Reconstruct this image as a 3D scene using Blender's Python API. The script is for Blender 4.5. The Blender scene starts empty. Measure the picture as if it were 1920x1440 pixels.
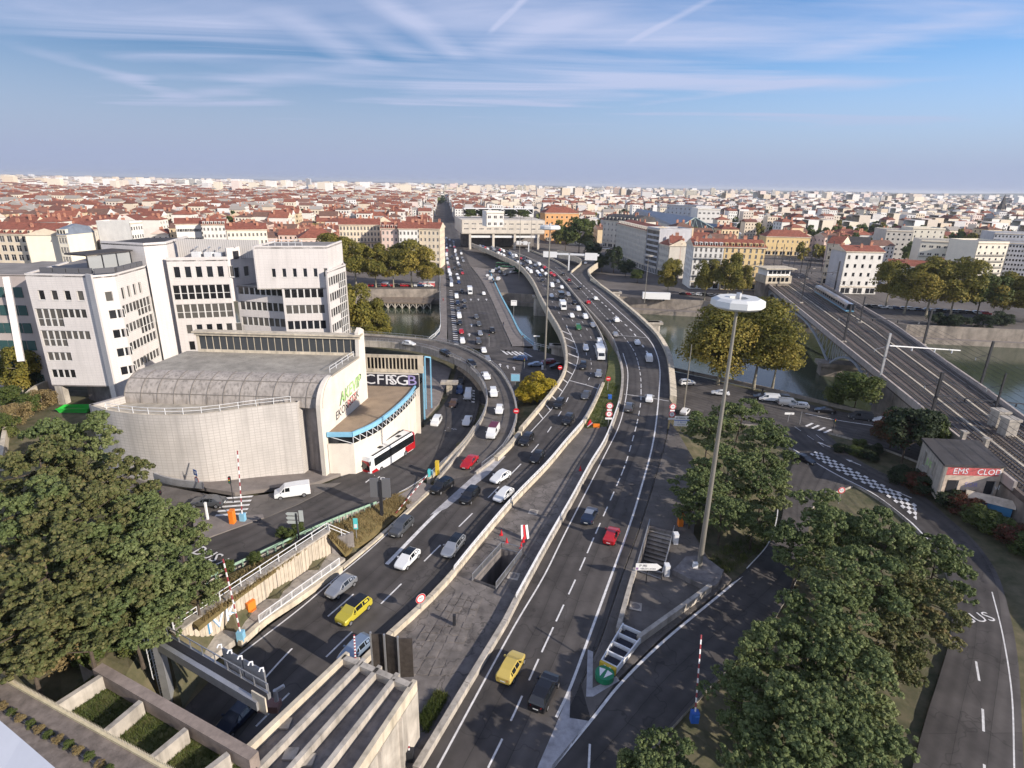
import bpy, math, random
import numpy as np
from mathutils import Vector, Matrix
from mathutils.geometry import tessellate_polygon
rng = random.Random(11)
S = bpy.context.scene
COL = S.collection
# ------------------------------------------------------------------ camera
CH = 47.0; FPX = 1094.0; PITCH = math.radians(18.95); ROLL = math.radians(1.2)
_f = Vector((0, math.cos(PITCH), -math.sin(PITCH))); _r = Vector((1, 0, 0)); _u = _r.cross(_f)
CR = math.cos(ROLL)*_r + math.sin(ROLL)*_u
CU = -math.sin(ROLL)*_r + math.cos(ROLL)*_u
CF = _f
CAMP = Vector((0, 0, CH))
cam = bpy.data.objects.new('camera', bpy.data.cameras.new('camera')); COL.objects.link(cam)
cam.matrix_world = Matrix(((CR.x, CU.x, -CF.x, 0), (CR.y, CU.y, -CF.y, 0), (CR.z, CU.z, -CF.z, CH), (0, 0, 0, 1)))
cam.data.sensor_width = 36; cam.data.lens = 36*FPX/1920; cam.data.clip_end = 60000; cam.data.clip_start = .5
S.camera = cam
# ------------------------------------------------------------------ light
SUN_EL = math.radians(23); SUN_AZ = math.radians(-31)      # azimuth from +x, counter-clockwise
SD = Vector((math.cos(SUN_AZ)*math.cos(SUN_EL), math.sin(SUN_AZ)*math.cos(SUN_EL), math.sin(SUN_EL)))
sun = bpy.data.objects.new('sun', bpy.data.lights.new('sun', 'SUN')); COL.objects.link(sun)
sun.rotation_mode = 'QUATERNION'; sun.rotation_quaternion = SD.to_track_quat('Z', 'Y')
sun.data.energy = 4.3; sun.data.angle = math.radians(.53); sun.data.color = (1, .91, .80)
W = bpy.data.worlds.new('World'); S.world = W; W.use_nodes = True
S.view_settings.view_transform = 'Standard'; S.view_settings.look = 'None'
S.view_settings.exposure = .62; S.view_settings.gamma = 1; S.view_settings.use_curve_mapping = False
S.cycles.use_denoising = True
S.cycles.max_bounces = 5; S.cycles.diffuse_bounces = 2; S.cycles.glossy_bounces = 2; S.cycles.transmission_bounces = 2
S.cycles.volume_bounces = 0; S.cycles.transparent_max_bounces = 6
S.cycles.use_adaptive_sampling = True; S.cycles.adaptive_threshold = .02
S.cycles.sample_clamp_indirect = 4

def ray(x, y): return (CF*FPX + CR*(x-960) - CU*(y-720)).normalized()
def G(x, y, z=0.):                      # the point of the horizontal plane at height z that the photograph shows at (x, y)
    d = ray(x, y); return CAMP + d*((z-CH)/d.z)
def PD(x, y, d):                        # the point seen at (x, y) at depth d
    r = ray(x, y); return CAMP + r*(d/r.dot(CF))
def pj(p):
    d = Vector(p)-CAMP; w = d.dot(CF); return 960+FPX*d.dot(CR)/w, 720-FPX*d.dot(CU)/w
def ztop(p, py):                        # height over ground point p whose picture is at row py
    lo, hi = -20., 150.
    for _ in range(40):
        m = (lo+hi)/2
        if pj((p[0], p[1], m))[1] > py: lo = m
        else: hi = m
    return lo

def world_nodes():
    nt = W.node_tree; N = nt.nodes; L = nt.links; N.clear()
    out = N.new('ShaderNodeOutputWorld'); bg = N.new('ShaderNodeBackground'); bg2 = N.new('ShaderNodeBackground')
    mx = N.new('ShaderNodeMixShader')
    sky = N.new('ShaderNodeTexSky'); sky.sky_type = 'NISHITA'; sky.sun_disc = False
    sky.sun_elevation = SUN_EL; sky.sun_rotation = SUN_AZ - math.pi/2
    sky.altitude = 200; sky.air_density = 1.0; sky.dust_density = 1.6; sky.ozone_density = 2.2
    bg.inputs[1].default_value = .088
    hs = N.new('ShaderNodeMix'); hs.data_type = 'RGBA'; hs.blend_type = 'MULTIPLY'; hs.inputs[0].default_value = 1
    hs.inputs[7].default_value = (.62, .80, 1.04, 1)
    L.new(sky.outputs[0], hs.inputs[6]); L.new(hs.outputs[2], bg.inputs[0])
    tc = N.new('ShaderNodeTexCoord'); sx = N.new('ShaderNodeSeparateXYZ'); L.new(tc.outputs['Generated'], sx.inputs[0])
    def ma(op, a, b=None, c=None, clamp=False):
        n = N.new('ShaderNodeMath'); n.operation = op; n.use_clamp = clamp
        for i, v in enumerate((a, b, c)):
            if v is None: continue
            if isinstance(v, (int, float)): n.inputs[i].default_value = v
            else: L.new(v, n.inputs[i])
        return n.outputs[0]
    zz = ma('MAXIMUM', sx.outputs[2], .012)
    px, py = ma('DIVIDE', sx.outputs[0], zz), ma('DIVIDE', sx.outputs[1], zz)
    # cirrus: a cloud sheet seen in perspective, streaked along one wind direction
    cv = N.new('ShaderNodeCombineXYZ'); L.new(px, cv.inputs[0]); L.new(py, cv.inputs[1])
    mp = N.new('ShaderNodeMapping'); mp.inputs['Rotation'].default_value = (0, 0, math.radians(-24)); mp.inputs['Scale'].default_value = (.16, .62, 1)
    mp.inputs['Location'].default_value = (3.1, .7, 0)
    L.new(cv.outputs[0], mp.inputs[0])
    n1 = N.new('ShaderNodeTexNoise'); n1.inputs['Scale'].default_value = 1.15; n1.inputs['Detail'].default_value = 9; n1.inputs['Roughness'].default_value = .58; n1.inputs['Distortion'].default_value = .9
    L.new(mp.outputs[0], n1.inputs['Vector'])
    n2 = N.new('ShaderNodeTexNoise'); n2.inputs['Scale'].default_value = .23; n2.inputs['Detail'].default_value = 3
    L.new(cv.outputs[0], n2.inputs['Vector'])
    m1 = N.new('ShaderNodeMapRange'); m1.inputs[1].default_value = .36; m1.inputs[2].default_value = .64; L.new(n1.outputs[0], m1.inputs[0])
    m2 = N.new('ShaderNodeMapRange'); m2.inputs[1].default_value = .34; m2.inputs[2].default_value = .50; L.new(n2.outputs[0], m2.inputs[0])
    f = ma('MULTIPLY', m1.outputs[0], m2.outputs[0])
    # condensation trails: straight ribbons in that same sheet
    def trail(x0, y0, x1, y1, wid, amt):
        a, b = ray(x0, y0), ray(x1, y1); a = Vector((a.x/a.z, a.y/a.z)); b = Vector((b.x/b.z, b.y/b.z))
        t = (b-a); ln = t.length; t /= ln; n = Vector((-t.y, t.x))
        al = ma('ADD', ma('MULTIPLY', px, t.x), ma('MULTIPLY', py, t.y)); al = ma('SUBTRACT', al, a.dot(t))
        ac = ma('ADD', ma('MULTIPLY', px, n.x), ma('MULTIPLY', py, n.y)); ac = ma('SUBTRACT', ac, a.dot(n))
        ac = ma('ADD', ac, ma('MULTIPLY', ma('SUBTRACT', n1.outputs[0], .5), wid*2.2))
        g1 = N.new('ShaderNodeMapRange'); g1.inputs[1].default_value = wid; g1.inputs[2].default_value = wid*.15; L.new(ma('ABSOLUTE', ac), g1.inputs[0])
        g2 = N.new('ShaderNodeMapRange'); g2.inputs[1].default_value = ln*.62; g2.inputs[2].default_value = ln*.38
        L.new(ma('ABSOLUTE', ma('SUBTRACT', al, ln/2)), g2.inputs[0])
        return ma('MULTIPLY', ma('MULTIPLY', g1.outputs[0], g2.outputs[0]), amt)
    for a in ((922, 60, 990, -8, .035, .40), (1185, 78, 1350, -12, .05, .36), (690, -10, 870, 110, .17, .42), (640, 40, 790, 110, .22, .30),
              (60, 90, 330, 180, .34, .5), (1080, 150, 1700, 160, .5, .5), (1180, 200, 1540, 150, .3, .4), (520, 20, 700, 120, .25, .4), (1480, 110, 1900, 20, .3, .3), (230, 200, 640, 130, .5, .4), (900, 100, 1130, 20, .25, .3), (1500, 240, 1930, 205, .6, .5)):
        f = ma('ADD', f, trail(*a))
    # a thin veil near the horizon
    hz = N.new('ShaderNodeMapRange'); hz.inputs[1].default_value = .17; hz.inputs[2].default_value = .03; hz.inputs[3].default_value = 0; hz.inputs[4].default_value = 1
    L.new(sx.outputs[2], hz.inputs[0])
    f = ma('MULTIPLY', ma('MINIMUM', f, 1), .80, clamp=True)
    fade = N.new('ShaderNodeMapRange'); fade.inputs[1].default_value = .02; fade.inputs[2].default_value = .10; L.new(sx.outputs[2], fade.inputs[0])
    f = ma('MAXIMUM', ma('MULTIPLY', f, fade.outputs[0]), ma('MULTIPLY', hz.outputs[0], .86))
    cm = N.new('ShaderNodeMix'); cm.data_type = 'RGBA'; cm.inputs[6].default_value = (.40, .43, .58, 1); cm.inputs[7].default_value = (.27, .312, .455, 1)
    L.new(hz.outputs[0], cm.inputs[0]); L.new(cm.outputs[2], bg2.inputs[0]); bg2.inputs[1].default_value = 1
    L.new(f, mx.inputs[0]); L.new(bg.outputs[0], mx.inputs[1]); L.new(bg2.outputs[0], mx.inputs[2]); L.new(mx.outputs[0], out.inputs[0])
world_nodes()
# ------------------------------------------------------------------ helpers
class MB:
    """collects faces of one mesh object"""
    def __init__(s): s.v = []; s.f = []; s.m = []
    def add(s, vs, fs, mi=0):
        o = len(s.v); s.v += [tuple(v) for v in vs]; s.f += [tuple(i+o for i in f) for f in fs]; s.m += [mi]*len(fs); return s
    def quad(s, a, b, c, d, mi=0): return s.add((a, b, c, d), ((0, 1, 2, 3),), mi)
    def box(s, x0, y0, z0, x1, y1, z1, mi=0):
        return s.add(((x0,y0,z0),(x1,y0,z0),(x1,y1,z0),(x0,y1,z0),(x0,y0,z1),(x1,y0,z1),(x1,y1,z1),(x0,y1,z1)),
                     ((3,2,1,0),(4,5,6,7),(0,1,5,4),(1,2,6,5),(2,3,7,6),(3,0,4,7)), mi)
    def bar(s, a, b, w, h=None, mi=0, up=(0,0,1)):
        a, b = Vector(a), Vector(b); h = w if h is None else h
        t = (b-a).normalized(); sd = t.cross(Vector(up))
        if sd.length < 1e-3: sd = t.cross(Vector((1,0,0)))
        sd.normalize(); un = sd.cross(t)
        P = [p+sd*(sx*w/2)+un*(sz*h/2) for p in (a, b) for sx, sz in ((-1,-1),(1,-1),(1,1),(-1,1))]
        return s.add(P, ((3,2,1,0),(4,5,6,7),(0,1,5,4),(1,2,6,5),(2,3,7,6),(3,0,4,7)), mi)
    def tube(s, pts, r, n=8, mi=0, cap=True):
        pts = [Vector(p) for p in pts]; rs = r if isinstance(r, (list, tuple)) else [r]*len(pts); V = []; F = []
        for i, p in enumerate(pts):
            t = (pts[min(i+1, len(pts)-1)]-pts[max(i-1, 0)]).normalized()
            a = t.cross(Vector((0,0,1)));  a = t.cross(Vector((1,0,0))) if a.length < 1e-3 else a
            a.normalize(); b = t.cross(a)
            V += [p+(a*math.cos(2*math.pi*k/n)+b*math.sin(2*math.pi*k/n))*rs[i] for k in range(n)]
        for i in range(len(pts)-1):
            for k in range(n): F.append((i*n+k, i*n+(k+1)%n, (i+1)*n+(k+1)%n, (i+1)*n+k))
        if cap: F += [tuple(range(n-1, -1, -1)), tuple(range((len(pts)-1)*n, len(pts)*n))]
        return s.add(V, F, mi)
    def prism(s, poly, z0, z1, mi=0, mt=None, top=True, bottom=False):
        n = len(poly); V = [(p[0], p[1], z0) for p in poly]+[(p[0], p[1], z1) for p in poly]
        s.add(V, [(i, (i+1)%n, n+(i+1)%n, n+i) for i in range(n)], mi)
        tri = tessellate_polygon([[Vector((p[0], p[1], 0)) for p in poly]])
        if top:
            fs = []
            for t in tri:
                a, b, c = (Vector((poly[i][0], poly[i][1], 0)) for i in t)
                fs.append(t if (b-a).cross(c-a).z > 0 else t[::-1])
            s.add([(p[0], p[1], z1) for p in poly], fs, mi if mt is None else mt)
            if bottom: s.add([(p[0], p[1], z0) for p in poly], [t[::-1] for t in fs], mi)
        return s
    def poly(s, pts, mi=0):
        pts = [Vector(p) for p in pts]; fs = []
        for t in tessellate_polygon([[Vector((p.x, p.y, 0)) for p in pts]]):
            a, b, c = (Vector((pts[i].x, pts[i].y, 0)) for i in t)
            fs.append(t if (b-a).cross(c-a).z > 0 else t[::-1])
        return s.add(pts, fs, mi)
    def sweep(s, path, prof, mi=0, cap=True):
        """profile points (offset to the left of travel, height) carried along a path"""
        path = [Vector(p) for p in path]; n = len(prof); V = []; F = []
        for i, p in enumerate(path):
            t = path[min(i+1, len(path)-1)]-path[max(i-1, 0)]; l = Vector((-t.y, t.x, 0)).normalized()
            V += [p+l*o+Vector((0,0,h)) for o, h in prof]
        for i in range(len(path)-1):
            for k in range(n-1): F.append((i*n+k, (i+1)*n+k, (i+1)*n+k+1, i*n+k+1))
        if cap: F += [tuple(range(n)), tuple(range(len(path)*n-1, (len(path)-1)*n-1, -1))]
        return s.add(V, F, mi)
    def mesh(s, name, mats, smooth=False):
        if len(s.f) < 4000:                                   # drop a face that repeats another one back to front
            seen = set(); F_ = []; M_ = []
            for f, mi in zip(s.f, s.m):
                k = tuple(sorted((round(s.v[i][0], 4), round(s.v[i][1], 4), round(s.v[i][2], 4)) for i in f))
                if k not in seen: seen.add(k); F_.append(f); M_.append(mi)
            s.f, s.m = F_, M_
        me = bpy.data.meshes.new(name); me.from_pydata(s.v, [], s.f)
        for m in (mats if isinstance(mats, (list, tuple)) else [mats]): me.materials.append(m)
        if any(s.m): me.polygons.foreach_set('material_index', s.m)
        if smooth: me.polygons.foreach_set('use_smooth', [True]*len(s.f))
        me.update(); return me
    def build(s, name, mats, parent=None, smooth=False, **k):
        return obj(name, s.mesh(name, mats, smooth), parent, **k)

def obj(name, me, parent=None, loc=None, rz=None, rot=None, label=None, cat=None, group=None, kind=None, scale=None):
    o = bpy.data.objects.new(name, me); COL.objects.link(o)
    if parent is not None: o.parent = parent
    if loc is not None: o.location = loc
    if rz is not None: o.rotation_euler = (0, 0, rz)
    if rot is not None: o.rotation_euler = rot
    if scale is not None: o.scale = scale if isinstance(scale, (tuple, list)) else (scale,)*3
    if label: o['label'] = label
    if cat: o['category'] = cat
    if group: o['group'] = group
    if kind: o['kind'] = kind
    return o
def thing(name, label, cat, loc=(0,0,0), rz=0, group=None): return obj(name, None, None, loc, rz, label=label, cat=cat, group=group)
CHILD = {}
def copytree(o, **k):
    kids = {}
    def cp(a, par):
        c = a.copy(); COL.objects.link(c)
        if par is not None: c.parent = par
        for ch in a.children: cp(ch, c)
        return c
    c = cp(o, None)
    for a, v in k.items():
        if a == 'loc': c.location = v
        elif a == 'rz': c.rotation_euler = (0, 0, v)
        elif a == 'scale': c.scale = v if isinstance(v, (tuple, list)) else (v,)*3
        elif v: c[{'cat': 'category'}.get(a, a)] = v
    return c
# ------------------------------------------------------------------ materials
def lin(c): return tuple(((v/255+.055)/1.055)**2.4 if v/255 > .04045 else v/255/12.92 for v in c)
MATS = {}
def M(name, col, rough=.75, metal=0., var=.0, vs=3., bump=0., bs=40., spec=.4, col2=None, coat=0, streak=None, wear=None):
    """principled material; var/col2: noise-driven colour variation at scale vs; bump: fine relief; streak: vertical staining"""
    if name in MATS: return MATS[name]
    m = bpy.data.materials.new(name); m.use_nodes = True; nt = m.node_tree; N = nt.nodes; L = nt.links
    p = N['Principled BSDF']; p.inputs['Base Color'].default_value = (*col, 1); p.inputs['Roughness'].default_value = rough
    p.inputs['Metallic'].default_value = metal; p.inputs['Specular IOR Level'].default_value = spec
    if coat: p.inputs['Coat Weight'].default_value = coat; p.inputs['Coat Roughness'].default_value = .06
    tc = None
    def coords():
        nonlocal tc
        if tc is None: tc = N.new('ShaderNodeTexCoord')
        return tc.outputs['Object']
    cur = None
    if var or col2:
        n = N.new('ShaderNodeTexNoise'); n.inputs['Scale'].default_value = 1/vs; n.inputs['Detail'].default_value = 6; n.inputs['Roughness'].default_value = .62
        L.new(coords(), n.inputs['Vector'])
        r = N.new('ShaderNodeMapRange'); r.inputs[1].default_value = .32; r.inputs[2].default_value = .68; L.new(n.outputs[0], r.inputs[0])
        mx = N.new('ShaderNodeMix'); mx.data_type = 'RGBA'; L.new(r.outputs[0], mx.inputs[0])
        c2 = col2 or tuple(min(1, c*(1+var)) for c in col); c1 = col if col2 else tuple(c*(1-var) for c in col)
        mx.inputs[6].default_value = (*c1, 1); mx.inputs[7].default_value = (*c2, 1); cur = mx.outputs[2]
    if streak:
        mp = N.new('ShaderNodeMapping'); mp.inputs['Scale'].default_value = (streak[0], streak[0], streak[1]); L.new(coords(), mp.inputs[0])
        n = N.new('ShaderNodeTexNoise'); n.inputs['Scale'].default_value = 1; n.inputs['Detail'].default_value = 5; L.new(mp.outputs[0], n.inputs['Vector'])
        r = N.new('ShaderNodeMapRange'); r.inputs[1].default_value = .48; r.inputs[2].default_value = .75; r.inputs[4].default_value = streak[2]; L.new(n.outputs[0], r.inputs[0])
        mx = N.new('ShaderNodeMix'); mx.data_type = 'RGBA'; L.new(r.outputs[0], mx.inputs[0])
        if cur: L.new(cur, mx.inputs[6])
        else: mx.inputs[6].default_value = (*col, 1)
        mx.inputs[7].default_value = (*(tuple(c*.35 for c in col)), 1); cur = mx.outputs[2]
    if wear:                               # fine speckle, patches of a second tone
        n = N.new('ShaderNodeTexVoronoi'); n.feature = 'DISTANCE_TO_EDGE'; n.inputs['Scale'].default_value = wear[0]
        dn = N.new('ShaderNodeTexNoise'); dn.inputs['Scale'].default_value = wear[0]*2.3; dn.inputs['Detail'].default_value = 3
        L.new(coords(), dn.inputs['Vector'])
        av = N.new('ShaderNodeVectorMath'); av.operation = 'MULTIPLY_ADD'; L.new(dn.outputs['Color'], av.inputs[0])
        av.inputs[1].default_value = (.9/wear[0],)*3; L.new(coords(), av.inputs[2]); L.new(av.outputs[0], n.inputs['Vector'])
        r = N.new('ShaderNodeMapRange'); r.inputs[1].default_value = 0; r.inputs[2].default_value = wear[1]; r.inputs[3].default_value = wear[2]; r.inputs[4].default_value = 0; L.new(n.outputs['Distance'], r.inputs[0])
        mx = N.new('ShaderNodeMix'); mx.data_type = 'RGBA'; L.new(r.outputs[0], mx.inputs[0])
        if cur: L.new(cur, mx.inputs[6])
        else: mx.inputs[6].default_value = (*col, 1)
        mx.inputs[7].default_value = (*(tuple(c*.35 for c in col)), 1); cur = mx.outputs[2]
    if cur: L.new(cur, p.inputs['Base Color'])
    if bump:
        n = N.new('ShaderNodeTexNoise'); n.inputs['Scale'].default_value = bs; n.inputs['Detail'].default_value = 4; L.new(coords(), n.inputs['Vector'])
        b = N.new('ShaderNodeBump'); b.inputs['Strength'].default_value = bump; b.inputs['Distance'].default_value = .05; L.new(n.outputs[0], b.inputs['Height']); L.new(b.outputs[0], p.inputs['Normal'])
    MATS[name] = m; return m
def Mobj(name, cols, rough=.8, island=False, metal=0, spec=.3, coat=0, trans=0.):
    """colour picked per object (or per mesh island) from a list"""
    if name in MATS: return MATS[name]
    m = bpy.data.materials.new(name); m.use_nodes = True; nt = m.node_tree; N = nt.nodes; L = nt.links; p = N['Principled BSDF']
    p.inputs['Roughness'].default_value = rough; p.inputs['Metallic'].default_value = metal; p.inputs['Specular IOR Level'].default_value = spec
    if coat: p.inputs['Coat Weight'].default_value = coat
    if island: src = N.new('ShaderNodeNewGeometry').outputs['Random Per Island']
    else: src = N.new('ShaderNodeObjectInfo').outputs['Random']
    cr = N.new('ShaderNodeValToRGB'); cr.color_ramp.interpolation = 'LINEAR' if trans else 'CONSTANT'
    e = cr.color_ramp.elements; e[0].color = (*cols[0], 1); e[0].position = 0
    e[1].position = 1/len(cols) if not trans else 1; e[1].color = (*(cols[1] if not trans else cols[-1]), 1)
    k = len(cols)
    for i in (range(2, k) if not trans else range(1, k-1)):
        x = e.new(i/k if not trans else i/(k-1)); x.color = (*cols[i], 1)
    L.new(src, cr.inputs[0]); L.new(cr.outputs[0], p.inputs['Base Color'])
    if trans:
        n = N.new('ShaderNodeTexNoise'); n.inputs['Scale'].default_value = .35; n.inputs['Detail'].default_value = 2
        tc = N.new('ShaderNodeTexCoord'); L.new(tc.outputs['Object'], n.inputs['Vector'])
        ad = N.new('ShaderNodeMath'); ad.operation = 'MULTIPLY_ADD'; ad.inputs[1].default_value = .45; L.new(src, ad.inputs[0])
        mr = N.new('ShaderNodeMapRange'); mr.inputs[1].default_value = .3; mr.inputs[2].default_value = .7; mr.inputs[4].default_value = .55; L.new(n.outputs[0], mr.inputs[0])
        L.new(mr.outputs[0], ad.inputs[2]); L.new(ad.outputs[0], cr.inputs[0])
        t = N.new('ShaderNodeBsdfTranslucent'); L.new(cr.outputs[0], t.inputs[0]); ms = N.new('ShaderNodeMixShader'); ms.inputs[0].default_value = trans
        L.new(p.outputs[0], ms.inputs[1]); L.new(t.outputs[0], ms.inputs[2]); L.new(ms.outputs[0], N['Material Output'].inputs[0])
    MATS[name] = m; return m
def tilemat(name, col, mort, bw, bh, rough=.6, ms=.02, var=.06, streak=None):
    """thin rectangular cladding: joints too fine to model, on a wall whose local x runs along it"""
    if name in MATS: return MATS[name]
    m = M(name, col, rough, var=var, vs=2.5, streak=streak); nt = m.node_tree; N = nt.nodes; L = nt.links; p = N['Principled BSDF']
    src = p.inputs['Base Color'].links[0].from_socket
    tc = N.new('ShaderNodeTexCoord'); sp = N.new('ShaderNodeSeparateXYZ'); cb = N.new('ShaderNodeCombineXYZ')
    L.new(tc.outputs['Object'], sp.inputs[0]); L.new(sp.outputs[0], cb.inputs[0]); L.new(sp.outputs[2], cb.inputs[1])
    b = N.new('ShaderNodeTexBrick'); b.offset = 0; b.inputs['Scale'].default_value = 1; b.inputs['Brick Width'].default_value = bw; b.inputs['Row Height'].default_value = bh
    b.inputs['Mortar Size'].default_value = ms; L.new(cb.outputs[0], b.inputs['Vector'])
    L.new(src, b.inputs['Color1']); L.new(src, b.inputs['Color2']); b.inputs['Mortar'].default_value = (*mort, 1)
    L.new(b.outputs['Color'], p.inputs['Base Color']); return m
ASPH = M('asphalt', (.082, .073, .068), .82, var=.32, vs=5, bump=.12, bs=9, wear=(.10, .012, .55), spec=.3)
ASPH2 = M('asphalt_worn', (.125, .111, .10), .85, var=.3, vs=3.5, bump=.15, bs=9, wear=(.16, .014, .6), spec=.25)
def lanes(m):                                                # lane-wise repairs, seams and polished wheel tracks along a road's own UVs
    nt = m.node_tree; N = nt.nodes; L = nt.links; p = N['Principled BSDF']; src = p.inputs['Base Color'].links[0].from_socket; uv = N.new('ShaderNodeUVMap')
    b = N.new('ShaderNodeTexBrick'); b.offset = .37; b.inputs['Scale'].default_value = 1; b.inputs['Brick Width'].default_value = 34; b.inputs['Row Height'].default_value = 3.55; b.inputs['Mortar Size'].default_value = .035
    for k, v in (('Color1', .80), ('Color2', 1.16), ('Mortar', .55)): b.inputs[k].default_value = (v, v, v, 1)
    w = N.new('ShaderNodeTexWave'); w.bands_direction = 'Y'; w.inputs['Scale'].default_value = .178; w.inputs['Distortion'].default_value = 1.2; w.inputs['Detail'].default_value = 2; w.inputs['Detail Scale'].default_value = .3
    r = N.new('ShaderNodeMapRange'); r.inputs[3].default_value = .88; r.inputs[4].default_value = 1.08
    L.new(uv.outputs[0], b.inputs['Vector']); L.new(uv.outputs[0], w.inputs['Vector']); L.new(w.outputs['Fac'], r.inputs[0]); last = src
    for o in (b.outputs['Color'], r.outputs[0]):
        x = N.new('ShaderNodeMix'); x.data_type = 'RGBA'; x.blend_type = 'MULTIPLY'; x.inputs[0].default_value = 1; L.new(last, x.inputs[6]); L.new(o, x.inputs[7]); last = x.outputs[2]
    L.new(last, p.inputs['Base Color'])
lanes(ASPH)
PAINT = M('road_paint', (.66, .64, .62), .7, var=.22, vs=.6)
GPAINT = M('gore_paint', (.36, .35, .36), .8, var=.3, vs=1.2)
PAVE = M('pavement', (.19, .165, .15), .85, var=.22, vs=2, bump=.1, bs=12)
PAVE2 = M('cracked_slab', (.15, .132, .12), .9, var=.4, vs=2.2, wear=(.33, .035, .8), bump=.2, bs=8)
KERB = M('kerb_stone', (.36, .32, .28), .85, var=.2, vs=.8)
CONC = M('concrete', (.40, .36, .31), .85, var=.26, vs=2.0, bump=.1, bs=10, streak=(1.6, .14, .65))
CONCW = M('concrete_warm', (.53, .46, .355), .85, var=.2, vs=2.2, streak=(1.3, .17, .6))
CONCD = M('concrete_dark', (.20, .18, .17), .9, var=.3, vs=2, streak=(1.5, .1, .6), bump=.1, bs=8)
STEEL = M('galvanised', (.50, .50, .51), .45, .7, var=.12, vs=1)
WSTEEL = M('white_steel', (.70, .70, .70), .5, var=.08, vs=.7)
DSTEEL = M('dark_steel', (.035, .035, .04), .55, .3)
GSTEEL = M('green_steel', (.27, .40, .30), .5, var=.1, vs=.8)
BLUE = M('light_blue_paint', (.22, .46, .62), .5, var=.1, vs=1.5)
GRASS = M('grass_ground', (.055, .075, .018), .95, var=.5, vs=1.3, bump=.5, bs=6, col2=(.13, .12, .045))
DRYG = M('dry_grass', (.20, .145, .06), .95, var=.4, vs=.7, bump=.5, bs=6, col2=(.11, .09, .035))
DIRT = M('dirt', (.15, .12, .09), .95, var=.3, vs=1.6, bump=.3, bs=6)
GLASS = M('dark_glass', (.012, .014, .017), .08, spec=.7)
BLACK = M('black_rubber', (.012, .012, .012), .8)
WHITE = M('white_paint', (.78, .77, .75), .5)
RED = M('red_paint', (.55, .02, .03), .45); ORANGE = M('orange_paint', (.75, .20, .02), .5); YEL = M('yellow_paint', (.62, .42, .04), .5)
SBLUE = M('sign_blue', (.03, .12, .45), .4); SGREEN = M('sign_green', (.02, .20, .09), .4); CYAN = M('cyan_paint', (.10, .55, .55), .45)
INK = M('sign_ink', (.015, .016, .025), .6)
def text(name, body, size, mat, parent, loc, rot, ext=.01, align='CENTER', sx=1., shear=0.):
    cu = bpy.data.curves.new(name, 'FONT'); cu.body = body; cu.size = size; cu.extrude = ext; cu.align_x = align; cu.align_y = 'CENTER'; cu.shear = shear
    cu.resolution_u = 2; cu.materials.append(mat)
    t = bpy.data.objects.new(name, cu); me = bpy.data.meshes.new_from_object(t); bpy.data.objects.remove(t); bpy.data.curves.remove(cu)
    o = obj(name, me, parent, loc, None, rot); o.scale = (sx, 1, 1); return o
# ------------------------------------------------------------------ curves and ground sheets
def W3(pl, z=0.):                      # list of picture points (x, y[, height]) -> world points on those heights
    return [G(p[0], p[1], p[2] if len(p) > 2 else z) for p in pl]
def smooth(pts, n, curve=True):
    P = [Vector(p) for p in pts]; D = []
    if len(P) < 3 or not curve: D = P
    else:
        Q = [P[0]*2-P[1]]+P+[P[-1]*2-P[-2]]
        for i in range(1, len(Q)-2):
            a, b, c, d = Q[i-1:i+3]
            for k in range(12):
                t = k/12; D.append(.5*((2*b)+(c-a)*t+(2*a-5*b+4*c-d)*t*t+(3*b-a-3*c+d)*t**3))
        D.append(P[-1])
    s = [0.]
    for i in range(1, len(D)): s.append(s[-1]+(D[i]-D[i-1]).length)
    out = []; j = 0
    for k in range(n):
        u = s[-1]*k/(n-1)
        while j < len(D)-2 and s[j+1] < u: j += 1
        q = (u-s[j])/max(1e-9, s[j+1]-s[j]); out.append(D[j].lerp(D[j+1], q))
    return out
def plen(P): return sum((P[i+1]-P[i]).length for i in range(len(P)-1))
ROADS = []
def road(name, Lp, Rp, mat, z=0., skirt=1.2, n=60, pts=True, dz=0.):
    A, B = smooth(W3(Lp, z), n), smooth(W3(Rp, z), n); m = MB()
    e = Vector((0, 0, dz)); A = [a+e for a in A]; B = [b+e for b in B]; dn = Vector((0, 0, -skirt))
    for i in range(n-1):
        m.quad(B[i], B[i+1], A[i+1], A[i]); m.quad(A[i], A[i+1], A[i+1]+dn, A[i]+dn, 1); m.quad(B[i+1], B[i], B[i]+dn, B[i+1]+dn, 1)
        m.quad(A[i]+dn, A[i+1]+dn, B[i+1]+dn, B[i]+dn, 1)
    o = m.build(name, [mat, CONC], kind='structure'); uv = o.data.uv_layers.new(name='uv').data; d = 0.
    for i in range(n-1):
        e_ = (A[i+1]-A[i]+B[i+1]-B[i]).length/2; w0, w1 = (A[i]-B[i]).length, (A[i+1]-B[i+1]).length; l0 = o.data.polygons[4*i].loop_start
        for k, q in enumerate(((d, w0), (d+e_, w1), (d+e_, 0), (d, 0))): uv[l0+k].uv = q
        d += e_
    ROADS.append((A, B, pts)); return A, B, o
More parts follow.
